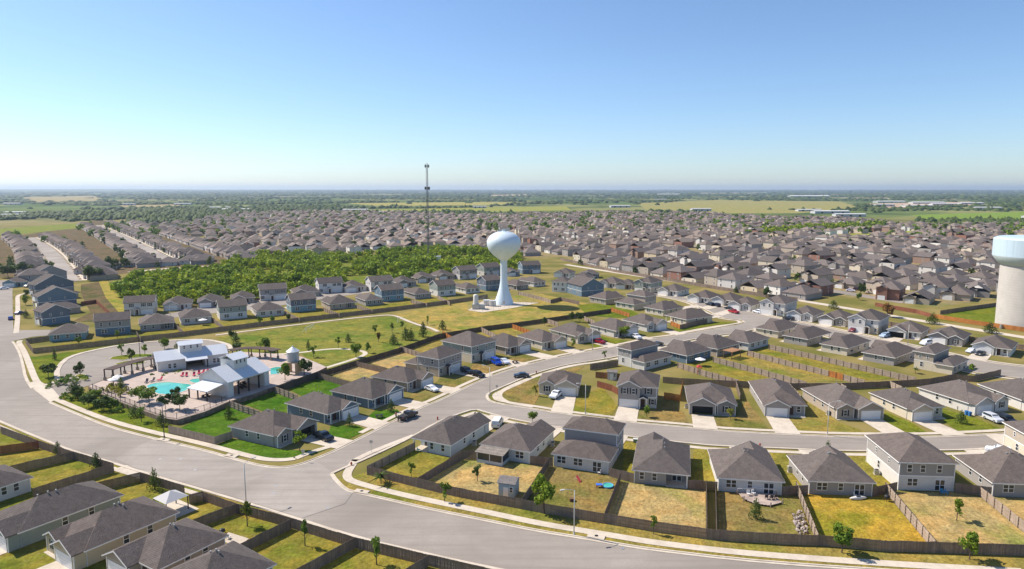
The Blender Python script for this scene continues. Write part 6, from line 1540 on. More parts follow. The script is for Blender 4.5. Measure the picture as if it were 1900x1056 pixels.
t, w = metal_hall('pavilion', 'open white pavilion with metal roof and raised centre beside the pool', pv[:2], pv[2:4], dep, 4.0, True)
v = [(-5.2, dep * .15, 2.7), (-.02, dep * .15, 3.5), (-.02, dep * .85, 3.5), (-5.2, dep * .85, 2.7)]
obj('lean_to_roof', mesh('lt', v + [(a, b, c - .12) for a, b, c in v], [(0, 1, 2, 3), (4, 7, 6, 5), (0, 4, 5, 1), (1, 5, 6, 2), (2, 6, 7, 3), (3, 7, 4, 0)]), t, 'metalroof')
for y in (.2, .5, .8): obj('post', cached('bpost3', lambda: MB().box(-.13, -.13, 0, .13, .13, 2.65).me('post')), t, 'dark', loc=(-4.9, dep * y, 0))
# picnic tables under the pavilion
def picnic(x, y, z, rz, label):
    t = thing('picnic_table', label, 'table', (x, y, z), rz); obj('table_top', MB().box(-.9, -.4, .7, .9, .4, .76).me('top'), t, 'dark')
    for s in (-1, 1): obj('bench', MB().box(-.9, s * .75 - .14, .42, .9, s * .75 + .14, .47).me('bench'), t, 'dark'); obj('leg', MB().box(s * .6 - .05, -.85, 0, s * .6 + .05, .85, .415).me('leg'), t, 'dark')
    for s in (-1, 1): obj('upright', MB().box(s * .6 - .05, -.3, .416, s * .6 + .05, .3, .695).me('up'), t, 'dark')
dv = (B - A).normalized()
for i, l in enumerate(('leftmost', 'second', 'third', 'rightmost')):
    q = A + dv * (w * (.24 + .17 * i)) + nn * dep * (.35 + .25 * (i % 2)); picnic(q.x, q.y, Z, math.atan2(dv.y, dv.x), l + ' dark picnic table in the shade of the pavilion')
q = A - dv * 2.6 + nn * dep * .5; picnic(q.x, q.y, Z, 1.0, 'dark picnic table under the white lean to roof')
for (x, y), l in zip(D['PICNIC'], ('small pale picnic table on the green lawn by the dark pickup', 'garden table on the lawn right of the bright blue van')): picnic(x, y, 0, .4, l)
# tin tank on a stand
x, y = D['TANK']; t = thing('tin_water_tank', 'corrugated tin tank with pale cone roof on a stone stand', 'water tank', (x, y, Z))
pr = []
for i in range(22): pr.append((1.72 + .035 * (i % 2), 3.6 + i * .14))
obj('drum', MB().lathe(pr, 36).me('drum'), t, 'steel'); obj('cone_roof', MB().lathe([(1.95, 6.6), (.15, 7.9), (.15, 8.2), (0, 8.25)], 36).me('cone'), t, 'metalroof')
obj('platform', MB().box(-2.0, -2.0, 3.3, 2.0, 2.0, 3.58).me('plat'), t, 'wood', color=(.5, .4, .28))
for sx in (-1, 1):
    for sy in (-1, 1): obj('pillar', cached('pillar', lambda: MB().box(-.4, -.4, 0, .4, .4, 3.29).me('pillar')), t, 'stone', None, (.45, .34, .2), (sx * 1.4, sy * 1.4, 0))
# pergolas
def pergola(pts, label):
    P_ = [Vector(p) for p in smooth(pts, 1)]; c = P_[0]; t = thing('pergola', label, 'pergola', (c.x, c.y, Z))
    L = [((p - c).x, (p - c).y) for p in P_]
    o = strip('roof', L, -1.6, 1.6, 3.25, 'wood', thick=.16, par=t); o.color = (.10, .075, .065, 1)
    for i in range(0, len(P_), 2):
        d = (P_[min(i + 1, len(P_) - 1)] - P_[max(0, i - 1)]).normalized(); n = Vector((-d.y, d.x))
        for s in (-1, 1):
            q = P_[i] - c + n * s * 1.4; obj('post', cached('ppost', lambda: MB().box(-.13, -.13, .9, .13, .13, 3.08).me('post')), t, 'wood', None, (.09, .07, .06), (q.x, q.y, 0)); obj('pier', cached('pier', lambda: MB().box(-.3, -.3, 0, .3, .3, .9).me('pier')), t, 'stone', None, (.3, .25, .2), (q.x, q.y, 0))
        if i + 1 < len(P_): obj('beam', MB().box(-.08, -1.8, 3.081, .08, 1.8, 3.088).me('beam'), t, 'wood', None, (.09, .07, .06), tuple((P_[i] - c)) + (0,), math.atan2(d.y, d.x))
pergola(D['PERG'][0], 'curved dark timber pergola left of the clubhouse'); pergola(D['PERG'][1], 'curved dark timber pergola right of the clubhouse')
# pool railing
t = thing('pool_railing', 'thin dark metal railing along the pool terrace edge', 'fence', (0, 0, 0)); mb = MB(); pf = [Vector(p) for p in D['POOLFENCE']]
for a, b in zip(pf[:-1], pf[1:]):
    L = (b - a).length
    for z in (.1, 1.35): mb.tube((a.x, a.y, Z + z), (b.x, b.y, Z + z), .035, .035, 4)
    for i in range(int(L / .3)): q = a.lerp(b, i * .3 / L); mb.tube((q.x, q.y, Z), (q.x, q.y, Z + 1.4), .018, .018, 4)
    n = max(1, round(L / 2.4))
    for i in range(n): q = a.lerp(b, i / n); obj('post', cached('rpost', lambda: MB().box(-.05, -.05, 0, .05, .05, 1.5).me('post')), t, 'blackmetal', loc=(q.x, q.y, Z))
obj('bars', mb.me('bars'), t, 'blackmetal', 'stuff')
# loungers and parasols
def lounger():
    t = thing('lounge_chair', '', 'lounge chair')
    obj('seat', MB().box(-.32, -.9, .3, .32, .35, .38).me('seat'), t, 'fabric', color=(.45, .02, .08))
    v = [(-.32, .35, .3), (.32, .35, .3), (.32, .35, .38), (-.32, .35, .38), (-.32, .85, .95), (.32, .85, .95), (.32, .8, 1.02), (-.32, .8, 1.02)]
    obj('backrest', mesh('back', v, [(0, 1, 5, 4), (3, 7, 6, 2), (4, 5, 6, 7), (0, 4, 7, 3), (1, 2, 6, 5)]), t, 'fabric', color=(.45, .02, .08))
    for x in (-.25, .25):
        for y in (-.75, .3): obj('leg', cached('lleg', lambda: MB().box(-.03, -.03, 0, .03, .03, .3).me('leg')), t, 'blackmetal', loc=(x, y, 0))
    return t
names = ['leftmost red lounge chair on the shallow pool rim', 'second red lounge chair on the shallow pool rim', 'red lounge chair standing in the shallow pool corner', 'left of three red lounge chairs behind the small pool', 'middle of three red lounge chairs behind the small pool', 'right of three red lounge chairs behind the small pool', 'left dark lounge chair at the far pool edge', 'middle dark lounge chair at the far pool edge', 'right dark red lounge chair at the far pool edge']
base = lounger()
for i, ((x, y), l) in enumerate(zip(D['RED'], names)):
    if i == 0: t = base; t.location = (x, y, Z); t['label'] = l
    else: t = copy_tree(base, (x, y, Z), random.uniform(-.4, .6), l)
    t['group'] = 'pool lounge chairs'
    if 'dark lounge' in l:
        for c in t.children:
            if c.name.startswith(('seat', 'backrest')): c.color = (.05, .05, .07, 1)
def parasol(x, y, z, label, r=1.5, col=(.75, .74, .72)):
    t = thing('parasol', label, 'parasol', (x, y, z)); obj('pole', MB().tube((0, 0, 0), (0, 0, 2.5), .04, .04, 6).me('pole'), t, 'steel'); obj('canopy', MB().lathe([(r, 2.1), (r * .97, 2.16), (.05, 2.75), (0, 2.76)], 8).me('canopy'), t, 'fabric', color=col); obj('base', MB().lathe([(.3, 0), (.3, .1), (0, .11)], 10).me('base'), t, 'blackmetal')
for (x, y), l in zip(D['PARASOL'], ('white parasol right of the left pool gate', 'white parasol nearest the left pool gate')): parasol(x, y, Z, l)
parasol(*D['PAR2'][0], 0, 'white parasol over a table behind the pale house', 1.8); parasol(*D['PAR2'][1], 0, 'white parasol in the yard of the long house with blue rear wall', 1.7); parasol(*D['PAR2'][2], 0, 'folded dark parasol by the blue patio set of the two storey house', .45, (.05, .07, .1))
# low plants round the pool
lp = sample(D['BED'][0], 1.6, (), .6) + sample(D['BED'][1], 1.6, (), .6) + sample(D['BED'][2], 1.6, (), .6)
grove('planting', lp, (.8, 1.9), (.9, 1.5), 'leaf', 46, .12, 'low shrubs planted along the entrance drive and pool bank', 'shrubs')
o = grove('pool_planting', sample(D['BED'][3], 1.5, (), .6), (.9, 1.8), (.9, 1.4), 'leafyellow', 46, .12, 'yellow green shrubs inside the left pool railing', 'shrubs'); o.location.z = Z
# ---------------------------------------------------------------- street lamps
def lamp(x, y, deg, label, dark=False):
    h = 7.6; t = thing('street_lamp', label, 'street lamp', (x, y, 0), math.radians(deg), 'street lamps'); m = 'blackmetal' if dark else 'lampmetal'
    obj('pole', cached(('lpole', dark), lambda: MB().tube((0, 0, 0), (0, 0, h), .11, .07, 8).me('pole', True)), t, m)
    def arm():
        mb = MB(); pr = Vector((0, 0, h - .05))
        for i in range(1, 6): q = Vector((1.9 * i / 5, 0, h - .05 + .45 * math.sin(i / 5 * 1.57))); mb.tube(pr, q, .045, .04, 6); pr = q
        return mb.me('arm')
    obj('arm', cached(('larm', dark), arm), t, m); obj('lamp_head', cached(('lhead', dark), lambda: MB().box(1.75, -.14, h + .30, 2.5, .14, h + .44).me('head')), t, m); obj('base', cached(('lbase', dark), lambda: MB().tube((0, 0, 0), (0, 0, .5), .2, .16, 8).me('base')), t, m)
for x, y, dg, l in D['LAMPS']: lamp(x, y, dg, l, 'dark' in l or 'parking' in l)
# ---------------------------------------------------------------- cars
PROF = dict(
 car=(4.6, 1.8, [(-2.3, .45), (-2.28, .85), (-1.75, .95), (-1.2, 1.38), (.25, 1.42), (1.0, .98), (2.1, .82), (2.3, .6), (2.28, .3), (-2.2, .28)], [(-1.15, 1.30), (-1.6, .98), (.85, .98), (.2, 1.34)]),
 suv=(4.7, 1.9, [(-2.35, .45), (-2.35, 1.05), (-2.1, 1.66), (.35, 1.70), (1.05, 1.12), (2.2, .98), (2.35, .7), (2.32, .32), (-2.3, .32)], [(-2.0, 1.58), (-2.12, 1.12), (.92, 1.12), (.3, 1.62)]),
 van=(5.0, 2.0, [(-2.5, .4), (-2.5, 1.2), (-2.35, 1.92), (.9, 1.95), (1.6, 1.25), (2.4, 1.05), (2.5, .7), (2.46, .34), (-2.45, .34)], [(-2.2, 1.8), (-2.3, 1.25), (1.45, 1.25), (.85, 1.85)]),
 pickup=(5.6, 1.95, [(-2.8, .55), (-2.8, 1.12), (-.75, 1.12), (-.6, 1.78), (.75, 1.80), (1.3, 1.22), (2.65, 1.1), (2.8, .8), (2.78, .42), (-2.75, .45)], [(-.55, 1.68), (-.65, 1.2), (1.2, 1.2), (.7, 1.72)]))
def car_proto(kind):
    L, w, pf, gl = PROF[kind]
    bm = bmesh.new(); n = len(pf); rings = []
    for s, yy in ((-1, -w / 2), (1, w / 2)):
        rings.append([bm.verts.new((x, yy * (1 - .16 * max(0, (z - 1.0) / .8)), z)) for x, z in pf])
    for i in range(n): bm.faces.new((rings[0][i], rings[0][(i + 1) % n], rings[1][(i + 1) % n], rings[1][i]))
    bm.faces.new(rings[0][::-1]); bm.faces.new(rings[1]); bmesh.ops.recalc_face_normals(bm, faces=bm.faces)
    bmesh.ops.bevel(bm, geom=list(bm.edges), offset=.07, segments=2, affect='EDGES', profile=.6)
    me = bpy.data.meshes.new('body'); bm.to_mesh(me); bm.free()
    def side_glass(s):
        o_ = [(x, s * (w / 2 * (1 - .16 * max(0, (z - 1.0) / .8)) + .012), z) for x, z in gl]; return mesh('side_window', o_, [(0, 1, 2, 3) if s > 0 else (3, 2, 1, 0)])
    g4, g3, g1, g2 = gl[3], gl[2], gl[0], gl[1]
    wy = w / 2 * .84
    fr = mesh('windscreen', [(g3[0] + .05, -wy, g3[1] + .03), (g3[0] + .05, wy, g3[1] + .03), (g4[0] + .13, wy * .9, g4[1] + .04), (g4[0] + .13, -wy * .9, g4[1] + .04)], [(0, 1, 2, 3)])
    rr = mesh('rear_window', [(g2[0] - .1, wy, g2[1] + .05), (g2[0] - .1, -wy, g2[1] + .05), (g1[0] - .1, -wy * .9, g1[1] - .04), (g1[0] - .1, wy * .9, g1[1] - .04)], [(0, 1, 2, 3)])
    wh = MB().tube((0, -.12, 0), (0, .12, 0), .36, .36, 14).me('tyre'); rim = MB().tube((0, -.13, 0), (0, .13, 0), .21, .21, 10).me('rim')
    lt = MB().box(-.04, -.2, -.08, .04, .2, .08).me('light')
    bed = MB().box(-2.6, -w / 2 + .15, 1.05, -.9, w / 2 - .15, 1.135).me('bed') if kind == 'pickup' else None
    return me, [side_glass(1), side_glass(-1)], fr, rr, wh, rim, lt, L, w, bed
def car(x, y, rz, kind, col, label):
    me, sg, fr, rr, wh, rim, lt, L, w, bed = cached(('car', kind), lambda: car_proto(kind))
    t = thing({'car': 'car', 'suv': 'car', 'van': 'van', 'pickup': 'pickup_truck'}[kind], label, 'car' if kind in ('car', 'suv') else kind, (x, y, .05), rz, 'parked and moving vehicles')
    obj('body', me, t, 'carpaint', color=srgb(col))
    for s in sg: obj('side_window', s, t, 'glass')
    obj('windscreen', fr, t, 'glass'); obj('rear_window', rr, t, 'glass')
    if bed: obj('load_bed', bed, t, 'dark')
    for sx in (-.31, .31):
        for sy in (-1, 1): q = obj('wheel', wh, t, 'rubber', loc=(sx * L, sy * (w / 2 - .1), .36)); obj('rim', rim, q, 'steel')
    for sy in (-1, 1): obj('headlight', lt, t, 'trim', loc=(L / 2 - .05, sy * w * .34, .72)); obj('tail_light', cached('tl', lambda: MB().box(-.04, -.14, -.1, .04, .14, .1).me('tail_light')), t, 'fabric', None, (.4, .01, .01), (-L / 2 + .03, sy * w * .36, .9))
for c in D['CARS']: car(*c)
# ---------------------------------------------------------------- small things
sx = D['SHED']; a, b = Vector(sx[:2]), Vector(sx[2:])
def shed(a, w, d, rz, label, col, h=2.3):
    t = thing('garden_shed', label, 'shed', (a[0], a[1], 0), rz); obj('wall', MB().box(0, 0, 0, w, d, h).me('wall'), t, 'siding', color=col); v, f = roof_gable(0, 0, w, d, h + .1, 'x', .35, .25, .1); obj('roof', mesh('roof', v, f), t, 'shingle', color=(.2, .18, .17))
    obj('gable', gable_wall(0, 0, w, d, h + .1, 'x', .35, .25), t, 'siding', color=col)
    obj('door', MB().box(w * .3, -.04, 0, w * .62, -.002, 1.9).me('door'), t, 'trim'); window(t, w * .8, 0, 1.0, 0, 'm')
shed(a, 3.0, 3.0, -.3, 'small blue grey garden shed against the front board fence', (.36, .46, .50), 2.6)
shed(D['SHED2'][:2], 2.6, 2.4, -.25, 'small white garden shed behind the corner pickup house', (.62, .58, .52))
gz = [Vector(p) for p in D['GAZ']]; c = sum(gz, Vector((0, 0))) / 4; t = thing('canopy', 'white pyramid canopy on dark posts in the lower left yard', 'canopy', (c.x, c.y, 0)); dr = (gz[1] - gz[0]).normalized(); r_ = 2.05; ang = math.atan2(dr.y, dr.x); t.rotation_euler = (0, 0, ang)
obj('roof', mesh('roof', [(-r_, -r_, 2.5), (r_, -r_, 2.5), (r_, r_, 2.5), (-r_, r_, 2.5), (0, 0, 3.7)], [(0, 1, 4), (1, 2, 4), (2, 3, 4), (3, 0, 4)]), t, 'fabric', color=(.5, .49, .48))
for u in (-1, 1):
    for v_ in (-1, 1): obj('post', cached('gpost', lambda: MB().box(-.07, -.07, 0, .07, .07, 2.5).me('post')), t, 'dark', loc=(u * (r_ - .15), v_ * (r_ - .15), 0))
poly('patio', [tuple(c + Matrix.Rotation(ang, 2) @ Vector(q)) for q in ((-3, -3), (3.4, -3), (3.4, 3), (-3, 3))], .06, 'concrete')
x, y = D['BPOOL']; t = thing('paddling_pool', 'round pale blue paddling pool in the brown yard', 'pool', (x, y, 0)); obj('wall', MB().lathe([(.85, .02), (1.0, .0), (1.05, .35), (.92, .36), (.9, .1)], 24).me('wall', True), t, 'fabric', color=(.1, .35, .6)); obj('water', MB().lathe([(0, .28), (.93, .28)], 24).me('water'), t, 'water')
t = thing('play_table', 'blue and red toy table left of the paddling pool', 'toy', (x - 1.7, y - .3, 0)); obj('top', MB().box(-.55, -.4, .5, .55, .4, .62).me('top'), t, 'fabric', color=(.04, .15, .6)); [obj('leg', cached('toyleg', lambda: MB().box(-.06, -.06, 0, .06, .06, .5).me('leg')), t, 'fabric', None, (.5, .1, .08), (u * .45, v_ * .3, 0)) for u in (-1, 1) for v_ in (-1, 1)]
# deck with rail and furniture
dk = [Vector(p) for p in D['DECK']]; t = thing('deck', 'weathered timber deck with white railing behind the pale grey house', 'deck', (0, 0, 0))
xs = [p.x for p in dk]; ys = [p.y for p in dk]; yy = min(ys); k = 0
while yy < max(ys):
    row = [x_ for x_ in np.arange(min(xs), max(xs), .2) if inpoly(x_, yy, [tuple(p) for p in dk])]
    if len(row) > 2: obj('plank', MB().box(row[0], yy, .3, row[-1], yy + .17, .36).me('plank'), t, 'wood', color=shade((.40, .32, .27), .85, 1.15))
    yy += .19
for q in dk: obj('post', cached('dkpost', lambda: MB().box(-.08, -.08, 0, .08, .08, .95).me('post')), t, 'wood', None, (.3, .24, .2), (q.x, q.y, 0))
for a, b in zip(dk[:2], dk[1:3]): obj('rail', MB().tube((a.x, a.y, 1.2), (b.x, b.y, 1.2), .05).me('rail'), t, 'trim')
def chair(x, y, z, rz, label, col):
    t = thing('garden_chair', label, 'chair', (x, y, z), rz); obj('seat', cached('gseat', lambda: MB().box(-.28, -.28, .38, .28, .28, .45).me('seat')), t, 'fabric', color=col); obj('backrest', cached('gback', lambda: MB().box(-.28, .24, .46, .28, .31, .95).me('back')), t, 'fabric', color=col)
    for u in (-1, 1):
        for v_ in (-1, 1): obj('leg', cached('gleg', lambda: MB().box(-.03, -.03, 0, .03, .03, .38).me('leg')), t, 'fabric', None, col, (u * .24, v_ * .24, 0))
dc = sum(dk, Vector((0, 0))) / len(dk)
for i, (dx, dy, l) in enumerate(((-1.6, 1.2, 'left white chair on the timber deck'), (-.6, 1.5, 'right white chair on the timber deck'))): chair(dc.x + dx, dc.y + dy, .36, .4 * i, l, (.7, .69, .66))
for i, (dx, dy, l) in enumerate(((1.1, -.2, 'left dark chair on the timber deck'), (1.9, -.3, 'middle dark chair on the timber deck'), (2.6, -.1, 'right dark chair on the timber deck'))): chair(dc.x + dx, dc.y + dy, .36, 2.8 + .3 * i, l, (.06, .05, .05))
for i, ((x, y), l, cc) in enumerate(zip(D['CHAIRS'], ('left blue chair on the patio of the two storey house', 'right blue chair on the patio of the two storey house', 'white chair by the back door of the golden yard house', 'teal chair on the covered patio of the corner house', 'white sofa chair on the lower left patio', 'dark round backed chair on the lower left patio', 'white chair by the sliding door above the paddling pool'), ((.05, .25, .45), (.05, .25, .45), (.7, .7, .68), (.1, .35, .35), (.72, .7, .68), (.05, .05, .05), (.7, .68, .66)))): chair(x, y, .02, i * .7, l, cc)
# stone heap
t = thing('stone_heap', 'heap of pale rough stones beside the divider fence', 'stones', (0, 0, 0)); st_ = D['STONES']
ic = bmesh.new(); bmesh.ops.create_icosphere(ic, subdivisions=1, radius=1)
for v in ic.verts: v.co *= random.uniform(.75, 1.2)
im = bpy.data.meshes.new('stone'); ic.to_mesh(im); ic.free()
for x, y in sample(st_, .42, (), .6):
    s = random.uniform(.15, .34); o = obj('stone', im, t, 'stone', color=shade((.36, .3, .26), .6, 1.3), loc=(x, y, random.uniform(.08, .5))); o.scale = (s, s, s * .8); o.rotation_euler = (random.random() * 3, random.random() * 3, random.random() * 3)
# goals
for gk, l in (('GOAL', 'white soccer goal with netting on the left part of the lawn'), ('GOAL2', 'small soccer goal near the bend of the park path')):
    q = D[gk]; a, b = Vector(q[:2]), Vector(q[2:]); t = thing('soccer_goal', l, 'goal', (a.x, a.y, 0), math.atan2((b - a).y, (b - a).x)); w = (b - a).length; w = min(w, 7)
    for x in (0, w): obj('post', MB().tube((x, 0, 0), (x, 0, 2.2), .07).me('post'), t, 'trim'); obj('stay', MB().tube((x, 0, 2.2), (x, 1.8, 0), .04).me('stay'), t, 'trim')
    obj('crossbar', MB().tube((0, 0, 2.2), (w, 0, 2.2), .07).me('bar'), t, 'trim')
    mb = MB()
    for i in range(0, int(w / .4) + 1): mb.tube((i * .4, 0, 2.2), (i * .4, 1.8, .02), .01, .01, 3)
    obj('net', mb.me('net'), t, 'trim', 'stuff')
# hydrants, signs, covers
for (x, y), l in zip(D['HYD'], ('red hydrant on the verge of the diagonal street', 'hydrant at the kerb of the crossing corner', 'dark hydrant beside the dark blue car', 'red hydrant at the street behind the deck house', 'hydrant at the left street mouth')):
    t = thing('fire_hydrant', l, 'hydrant', (x, y, 0)); obj('barrel', MB().lathe([(.16, 0), (.14, .6), (.17, .62), (.12, .78), (0, .84)], 10).me('barrel'), t, 'fabric', color=(.35, .05, .03)); obj('outlet', MB().tube((-.25, 0, .45), (.25, 0, .45), .07).me('outlet'), t, 'fabric', color=(.35, .05, .03))
for (x, y), l in zip(D['SIGN'], ('stop sign seen from behind at the left of the crossing', 'small sign post on the right kerb of the diagonal street', 'dark sign post at the inner street corner')):
    t = thing('street_sign', l, 'sign', (x, y, 0)); obj('post', MB().tube((0, 0, 0), (0, 0, 2.6), .035).me('post'), t, 'steel'); obj('plate', MB().tube((0, -.015, 2.3), (0, .015, 2.3), .38, .38, 8).me('plate'), t, 'steel')
for (x, y), l in zip(D['MANH'], ('upper left', 'upper right', 'middle', 'crossing left', 'crossing lower', 'right lane', 'lower lane')):
    t = obj('manhole_cover', MB().lathe([(.33, 0), (.33, .02), (.25, .025), (0, .025)], 16).me('cover'), None, 'steel', loc=(x, y, .03)); tag(t, 'round manhole cover in the wide road, %s one' % l, 'cover')
for (x, y), l in zip(D['INLET'], ('left of the tall lower lamp', 'at the crossing corner', 'beside the front street lamp', 'at the bank corner')):
    t = thing('storm_drain', 'pale concrete storm drain top %s' % l, 'drain', (x, y, 0), -.35); obj('slab', MB().box(-1.4, -.2, .0, 1.4, 1.2, .16).me('slab'), t, 'concrete'); obj('lid', MB().lathe([(.3, 0), (.3, .03), (0, .03)], 12).me('lid'), t, 'dark', loc=(0, .6, .16)); obj('slot', MB().box(-1.1, -.23, .04, 1.1, -.205, .13).me('slot'), t, 'dark')
# air conditioning units
for (x, y), l in zip(D['AC'], ('beside the left wall of the golden yard house', 'beside the pale wall of the two storey house', 'right of the screened porch house', 'left of the window gable house', 'left of the solar roof house', 'beside the wide pale house', 'right of the two storey street house', 'between the two leftmost roofs above the shed yard')):
    t = thing('air_conditioner', 'grey outdoor air unit ' + l, 'air conditioner', (x, y, 0), -.2); obj('case', MB().box(-.42, -.42, .08, .42, .42, .95).me('case'), t, 'steel'); obj('fan_grille', MB().lathe([(.36, 0), (.36, .03), (.3, .05), (0, .05)], 14).me('grille'), t, 'dark', loc=(0, 0, .951)); obj('pad', MB().box(-.5, -.5, 0, .5, .5, .079).me('pad'), t, 'concrete')
# wheelie bins
for (x, y), l, cc in zip(D['BINS'], ('left blue bin beside the wide pale house', 'right blue bin beside the wide pale house', 'dark bin left of the window gable house'), ((.03, .15, .4), (.03, .15, .4), (.05, .05, .05))):
    t = thing('wheelie_bin', l, 'bin', (x, y, 0)); obj('bin_body', mesh('b', [(-.25, -.28, 0), (.25, -.28, 0), (.25, .28, 0), (-.25, .28, 0), (-.32, -.35, 1), (.32, -.35, 1), (.32, .35, 1), (-.32, .35, 1)], [(0, 3, 2, 1), (0, 1, 5, 4), (1, 2, 6, 5), (2, 3, 7, 6), (3, 0, 4, 7)]), t, 'fabric', color=cc); obj('lid', MB().box(-.34, -.38, 1.001, .34, .37, 1.08).me('lid'), t, 'fabric', color=cc)
# solar strip, timber patio cover
t = thing('patio_cover', 'brown slatted timber patio cover behind the right hand house', 'patio cover', (*D['PCOV'], 0), math.radians(40))
for u in (-2.6, 2.6):
    for v_ in (-1.5, 1.5): obj('post', cached('pcpost', lambda: MB().box(-.09, -.09, 0, .09, .09, 2.5).me('post')), t, 'wood', None, (.2, .12, .07), (u, v_, 0))
for i in range(18): obj('slat', cached('pcslat', lambda: MB().box(-.1, -1.9, 2.6, .1, 1.9, 2.7).me('slat')), t, 'wood', None, (.40, .22, .12), (-2.7 + i * .318, 0, 0))
for v_ in (-1.5, 1.5): obj('beam', cached('pcbeam', lambda: MB().box(-2.9, -.07, 2.48, 2.9, .07, 2.598).me('beam')), t, 'wood', None, (.25, .14, .08), (0, v_, 0))
# playset
t = thing('play_set', 'small red and green play set by the lowest parallel fence', 'play set', (*D['PLAY'], 0))
for u in (-.6, .6):
    for v_ in (-.6, .6): obj('post', cached('plpost', lambda: MB().box(-.06, -.06, 0, .06, .06, 2.2).me('post')), t, 'wood', None, (.35, .08, .06), (u, v_, 0))
obj('platform', MB().box(-.7, -.7, 1.1, .7, .7, 1.18).me('pl'), t, 'wood', color=(.3, .2, .12)); obj('roof', mesh('r', [(-.8, -.8, 2.2), (.8, -.8, 2.2), (.8, .8, 2.2), (-.8, .8, 2.2), (0, 0, 2.9)], [(0, 1, 4), (1, 2, 4), (2, 3, 4), (3, 0, 4)]), t, 'fabric', color=(.45, .05, .05)); obj('slide', mesh('s', [(.7, -.3, 1.15), (.7, .3, 1.15), (2.6, .3, .1), (2.6, -.3, .1)], [(0, 3, 2, 1)]), t, 'fabric', color=(.05, .4, .2))
# yard things
(x, y) = D['YT'][0]; t = thing('toy_slide', 'small red and white toy slide in the brown yard', 'toy', (x, y, 0), .5); obj('slide', mesh('s', [(-.25, -.7, .05), (.25, -.7, .05), (.25, .5, .9), (-.25, .5, .9), (-.25, -.7, .12), (.25, -.7, .12), (.25, .5, .97), (-.25, .5, .97)], [(0, 3, 2, 1), (4, 5, 6, 7), (0, 1, 5, 4), (1, 2, 6, 5), (2, 3, 7, 6), (3, 0, 4, 7)]), t, 'fabric', color=(.5, .06, .07)); [obj('ladder_leg', cached('tll', lambda: MB().tube((0, .5, .93), (0, .85, 0), .04).me('leg')), t, 'trim', loc=(u, 0, 0)) for u in (-.2, .2)]
(x, y) = D['YT'][1]; t = thing('wooden_crate', 'small dark wooden box on the brown lawn', 'box', (x, y, 0), .2); obj('body', MB().box(-.4, -.3, 0, .4, .3, .5).me('b'), t, 'wood', color=(.14, .08, .05)); obj('lid', MB().box(-.43, -.33, .501, .43, .33, .56).me('l'), t, 'wood', color=(.18, .1, .06))
(x, y) = D['YT'][2]; t = thing('kayak', 'white upturned kayak on the grass behind the golden yard house', 'kayak', (x, y, 0), .1); pr_ = []; o_ = obj('hull', MB().lathe([(0, -1.7), (.2, -1.3), (.36, -.4), (.36, .4), (.2, 1.3), (0, 1.7)], 12).me('hull', True), t, 'fabric', color=(.66, .65, .62), loc=(0, 0, .3)); o_.rotation_euler = (0, math.pi / 2, 0); obj('seat_well', MB().box(-.4, -.2, .5, .4, .2, .66).me('w'), t, 'dark')
for k, l in ((3, 'black covered grill right of the golden yard house'), (4, 'black grill beside the outdoor sofa patio')):
    (x, y) = D['YT'][k]; t = thing('barbecue', l, 'barbecue', (x, y, 0), .4); obj('hood', MB().lathe([(.42, .7), (.48, .85), (.42, 1.05), (.2, 1.18), (0, 1.2)], 12).me('hood', True), t, 'blackmetal'); [obj('leg', cached('bbqleg', lambda: MB().tube((0, 0, 0), (0, 0, .72), .035).me('leg')), t, 'blackmetal', loc=(u * .3, v_ * .25, 0)) for u in (-1, 1) for v_ in (-1, 1)]
poly('patio', D['SOFAP'], .06, 'concrete')
(x, y) = D['YT'][5]; t = thing('utility_box', 'pale green utility box on the lawn behind the upper floor house', 'box', (x, y, 0), -.2); obj('case', MB().box(-.6, -.4, 0, .6, .4, .8).me('c'), t, 'fabric', color=(.16, .26, .17)); obj('cap', MB().box(-.64, -.44, .801, .64, .44, .87).me('c'), t, 'fabric', color=(.55, .55, .5))
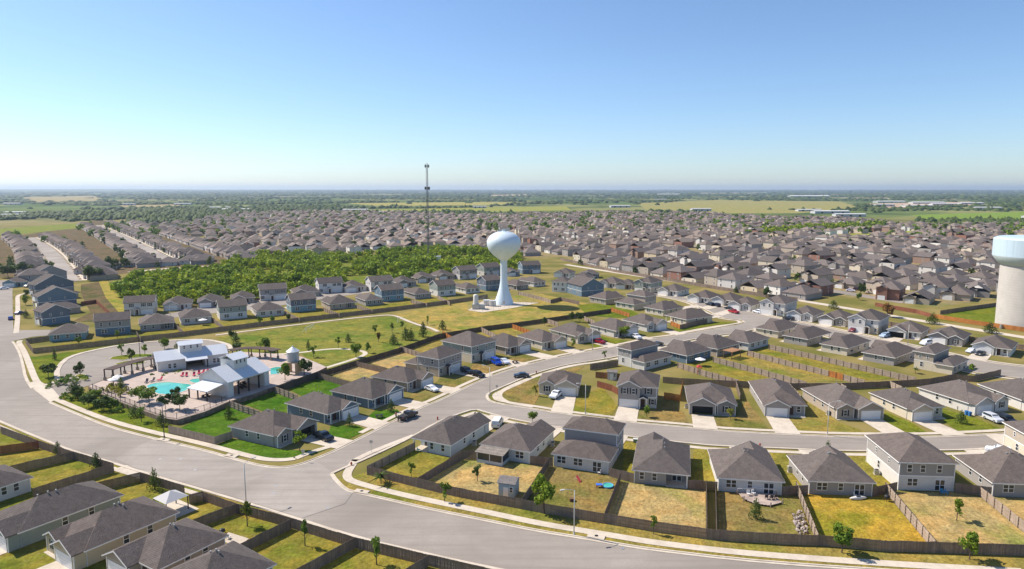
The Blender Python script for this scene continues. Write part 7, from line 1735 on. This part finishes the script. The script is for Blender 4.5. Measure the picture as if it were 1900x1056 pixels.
# ---------------------------------------------------------------- people at the pickup
def person(x, y, rz, label, shirt, legs, step):
    t = thing('person', label, 'person', (x, y, 0), rz)
    J = dict(pel=(0, 0, .92), che=(0, .02, 1.30), nek=(0, .02, 1.48), hed=(0, .04, 1.62), top=(0, .03, 1.74), ls=(-.19, .02, 1.40), le=(-.25, .05, 1.13), lh=(-.22, .22, .95), rs=(.19, .02, 1.40), re=(.25, .05, 1.13), rh=(.2, .25, 1.0), lhip=(-.1, 0, .86), lk=(-.11, step * .5, .48), la=(-.11, step * .3, .09), lt=(-.12, step * .3 + .17, .05), rhip=(.1, 0, .86), rk=(.11, -step * .2, .48), ra=(.11, -step * .6, .09), rt=(.12, -step * .6 + .17, .05))
    R = dict(pel=.15, che=.17, nek=.06, hed=.105, top=.08, ls=.075, le=.05, lh=.04, rs=.075, re=.05, rh=.04, lhip=.1, lk=.07, la=.05, lt=.045, rhip=.1, rk=.07, ra=.05, rt=.045)
    E = [('pel', 'che'), ('che', 'nek'), ('nek', 'hed'), ('hed', 'top'), ('che', 'ls'), ('ls', 'le'), ('le', 'lh'), ('che', 'rs'), ('rs', 're'), ('re', 'rh'), ('pel', 'lhip'), ('lhip', 'lk'), ('lk', 'la'), ('la', 'lt'), ('pel', 'rhip'), ('rhip', 'rk'), ('rk', 'ra'), ('ra', 'rt')]
    def skin(nm, keys, m, color, g_=1.0):
        ks = list(keys); ed = [(ks.index(a), ks.index(b)) for a, b in E if a in ks and b in ks]
        me = bpy.data.meshes.new(nm); me.from_pydata([J[k] for k in ks], ed, []); me.update()
        o = obj(nm, me, t, m, color=color); o.modifiers.new('skin', 'SKIN'); o.modifiers.new('sub', 'SUBSURF').levels = 1; o.modifiers['sub'].render_levels = 1
        for i, k in enumerate(ks): me.skin_vertices[0].data[i].radius = (R[k] * g_, R[k] * g_ * (.8 if k in ('che', 'pel') else 1)); 
        for q in me.skin_vertices[0].data: q.use_root = False
        me.skin_vertices[0].data[0].use_root = True
    skin('body', J.keys(), 'skin', None); skin('shirt', ('che', 'pel', 'ls', 'le', 'rs', 're'), 'fabric', shirt, 1.12); skin('trousers', ('pel', 'lhip', 'lk', 'la', 'rhip', 'rk', 'ra'), 'fabric', legs, 1.14)
    obj('hair', MB().lathe([(.115, 1.62), (.12, 1.68), (.08, 1.77), (0, 1.79)], 10).me('hair', True), t, 'dark')
pe = D['PEOPLE']
person(*pe[0], 1.2, 'person in dark clothes standing behind the tailgate of the kerbside pickup', (.05, .05, .07), (.04, .04, .05), .1)
person(*pe[1], 2.6, 'person in dark red shirt leaning over the load bed of the kerbside pickup', (.30, .04, .05), (.06, .06, .08), .0)
# ---------------------------------------------------------------- air
hz = MB().box(-26000, -200, -10, 26000, 27000, 150).me('haze'); ho = obj('haze', hz, None, None, 'stuff')
m = bpy.data.materials.new('haze'); m.use_nodes = True; n = m.node_tree.nodes; n.clear(); out = n.new('ShaderNodeOutputMaterial'); pv_ = n.new('ShaderNodeVolumePrincipled')
pv_.inputs['Color'].default_value = (.68, .83, 1.0, 1); pv_.inputs['Density'].default_value = HAZE; pv_.inputs['Anisotropy'].default_value = .3
m.node_tree.links.new(pv_.outputs[0], out.inputs['Volume']); hz.materials.append(m); tag(ho, 'thin bluish summer haze over the far plain', 'haze')
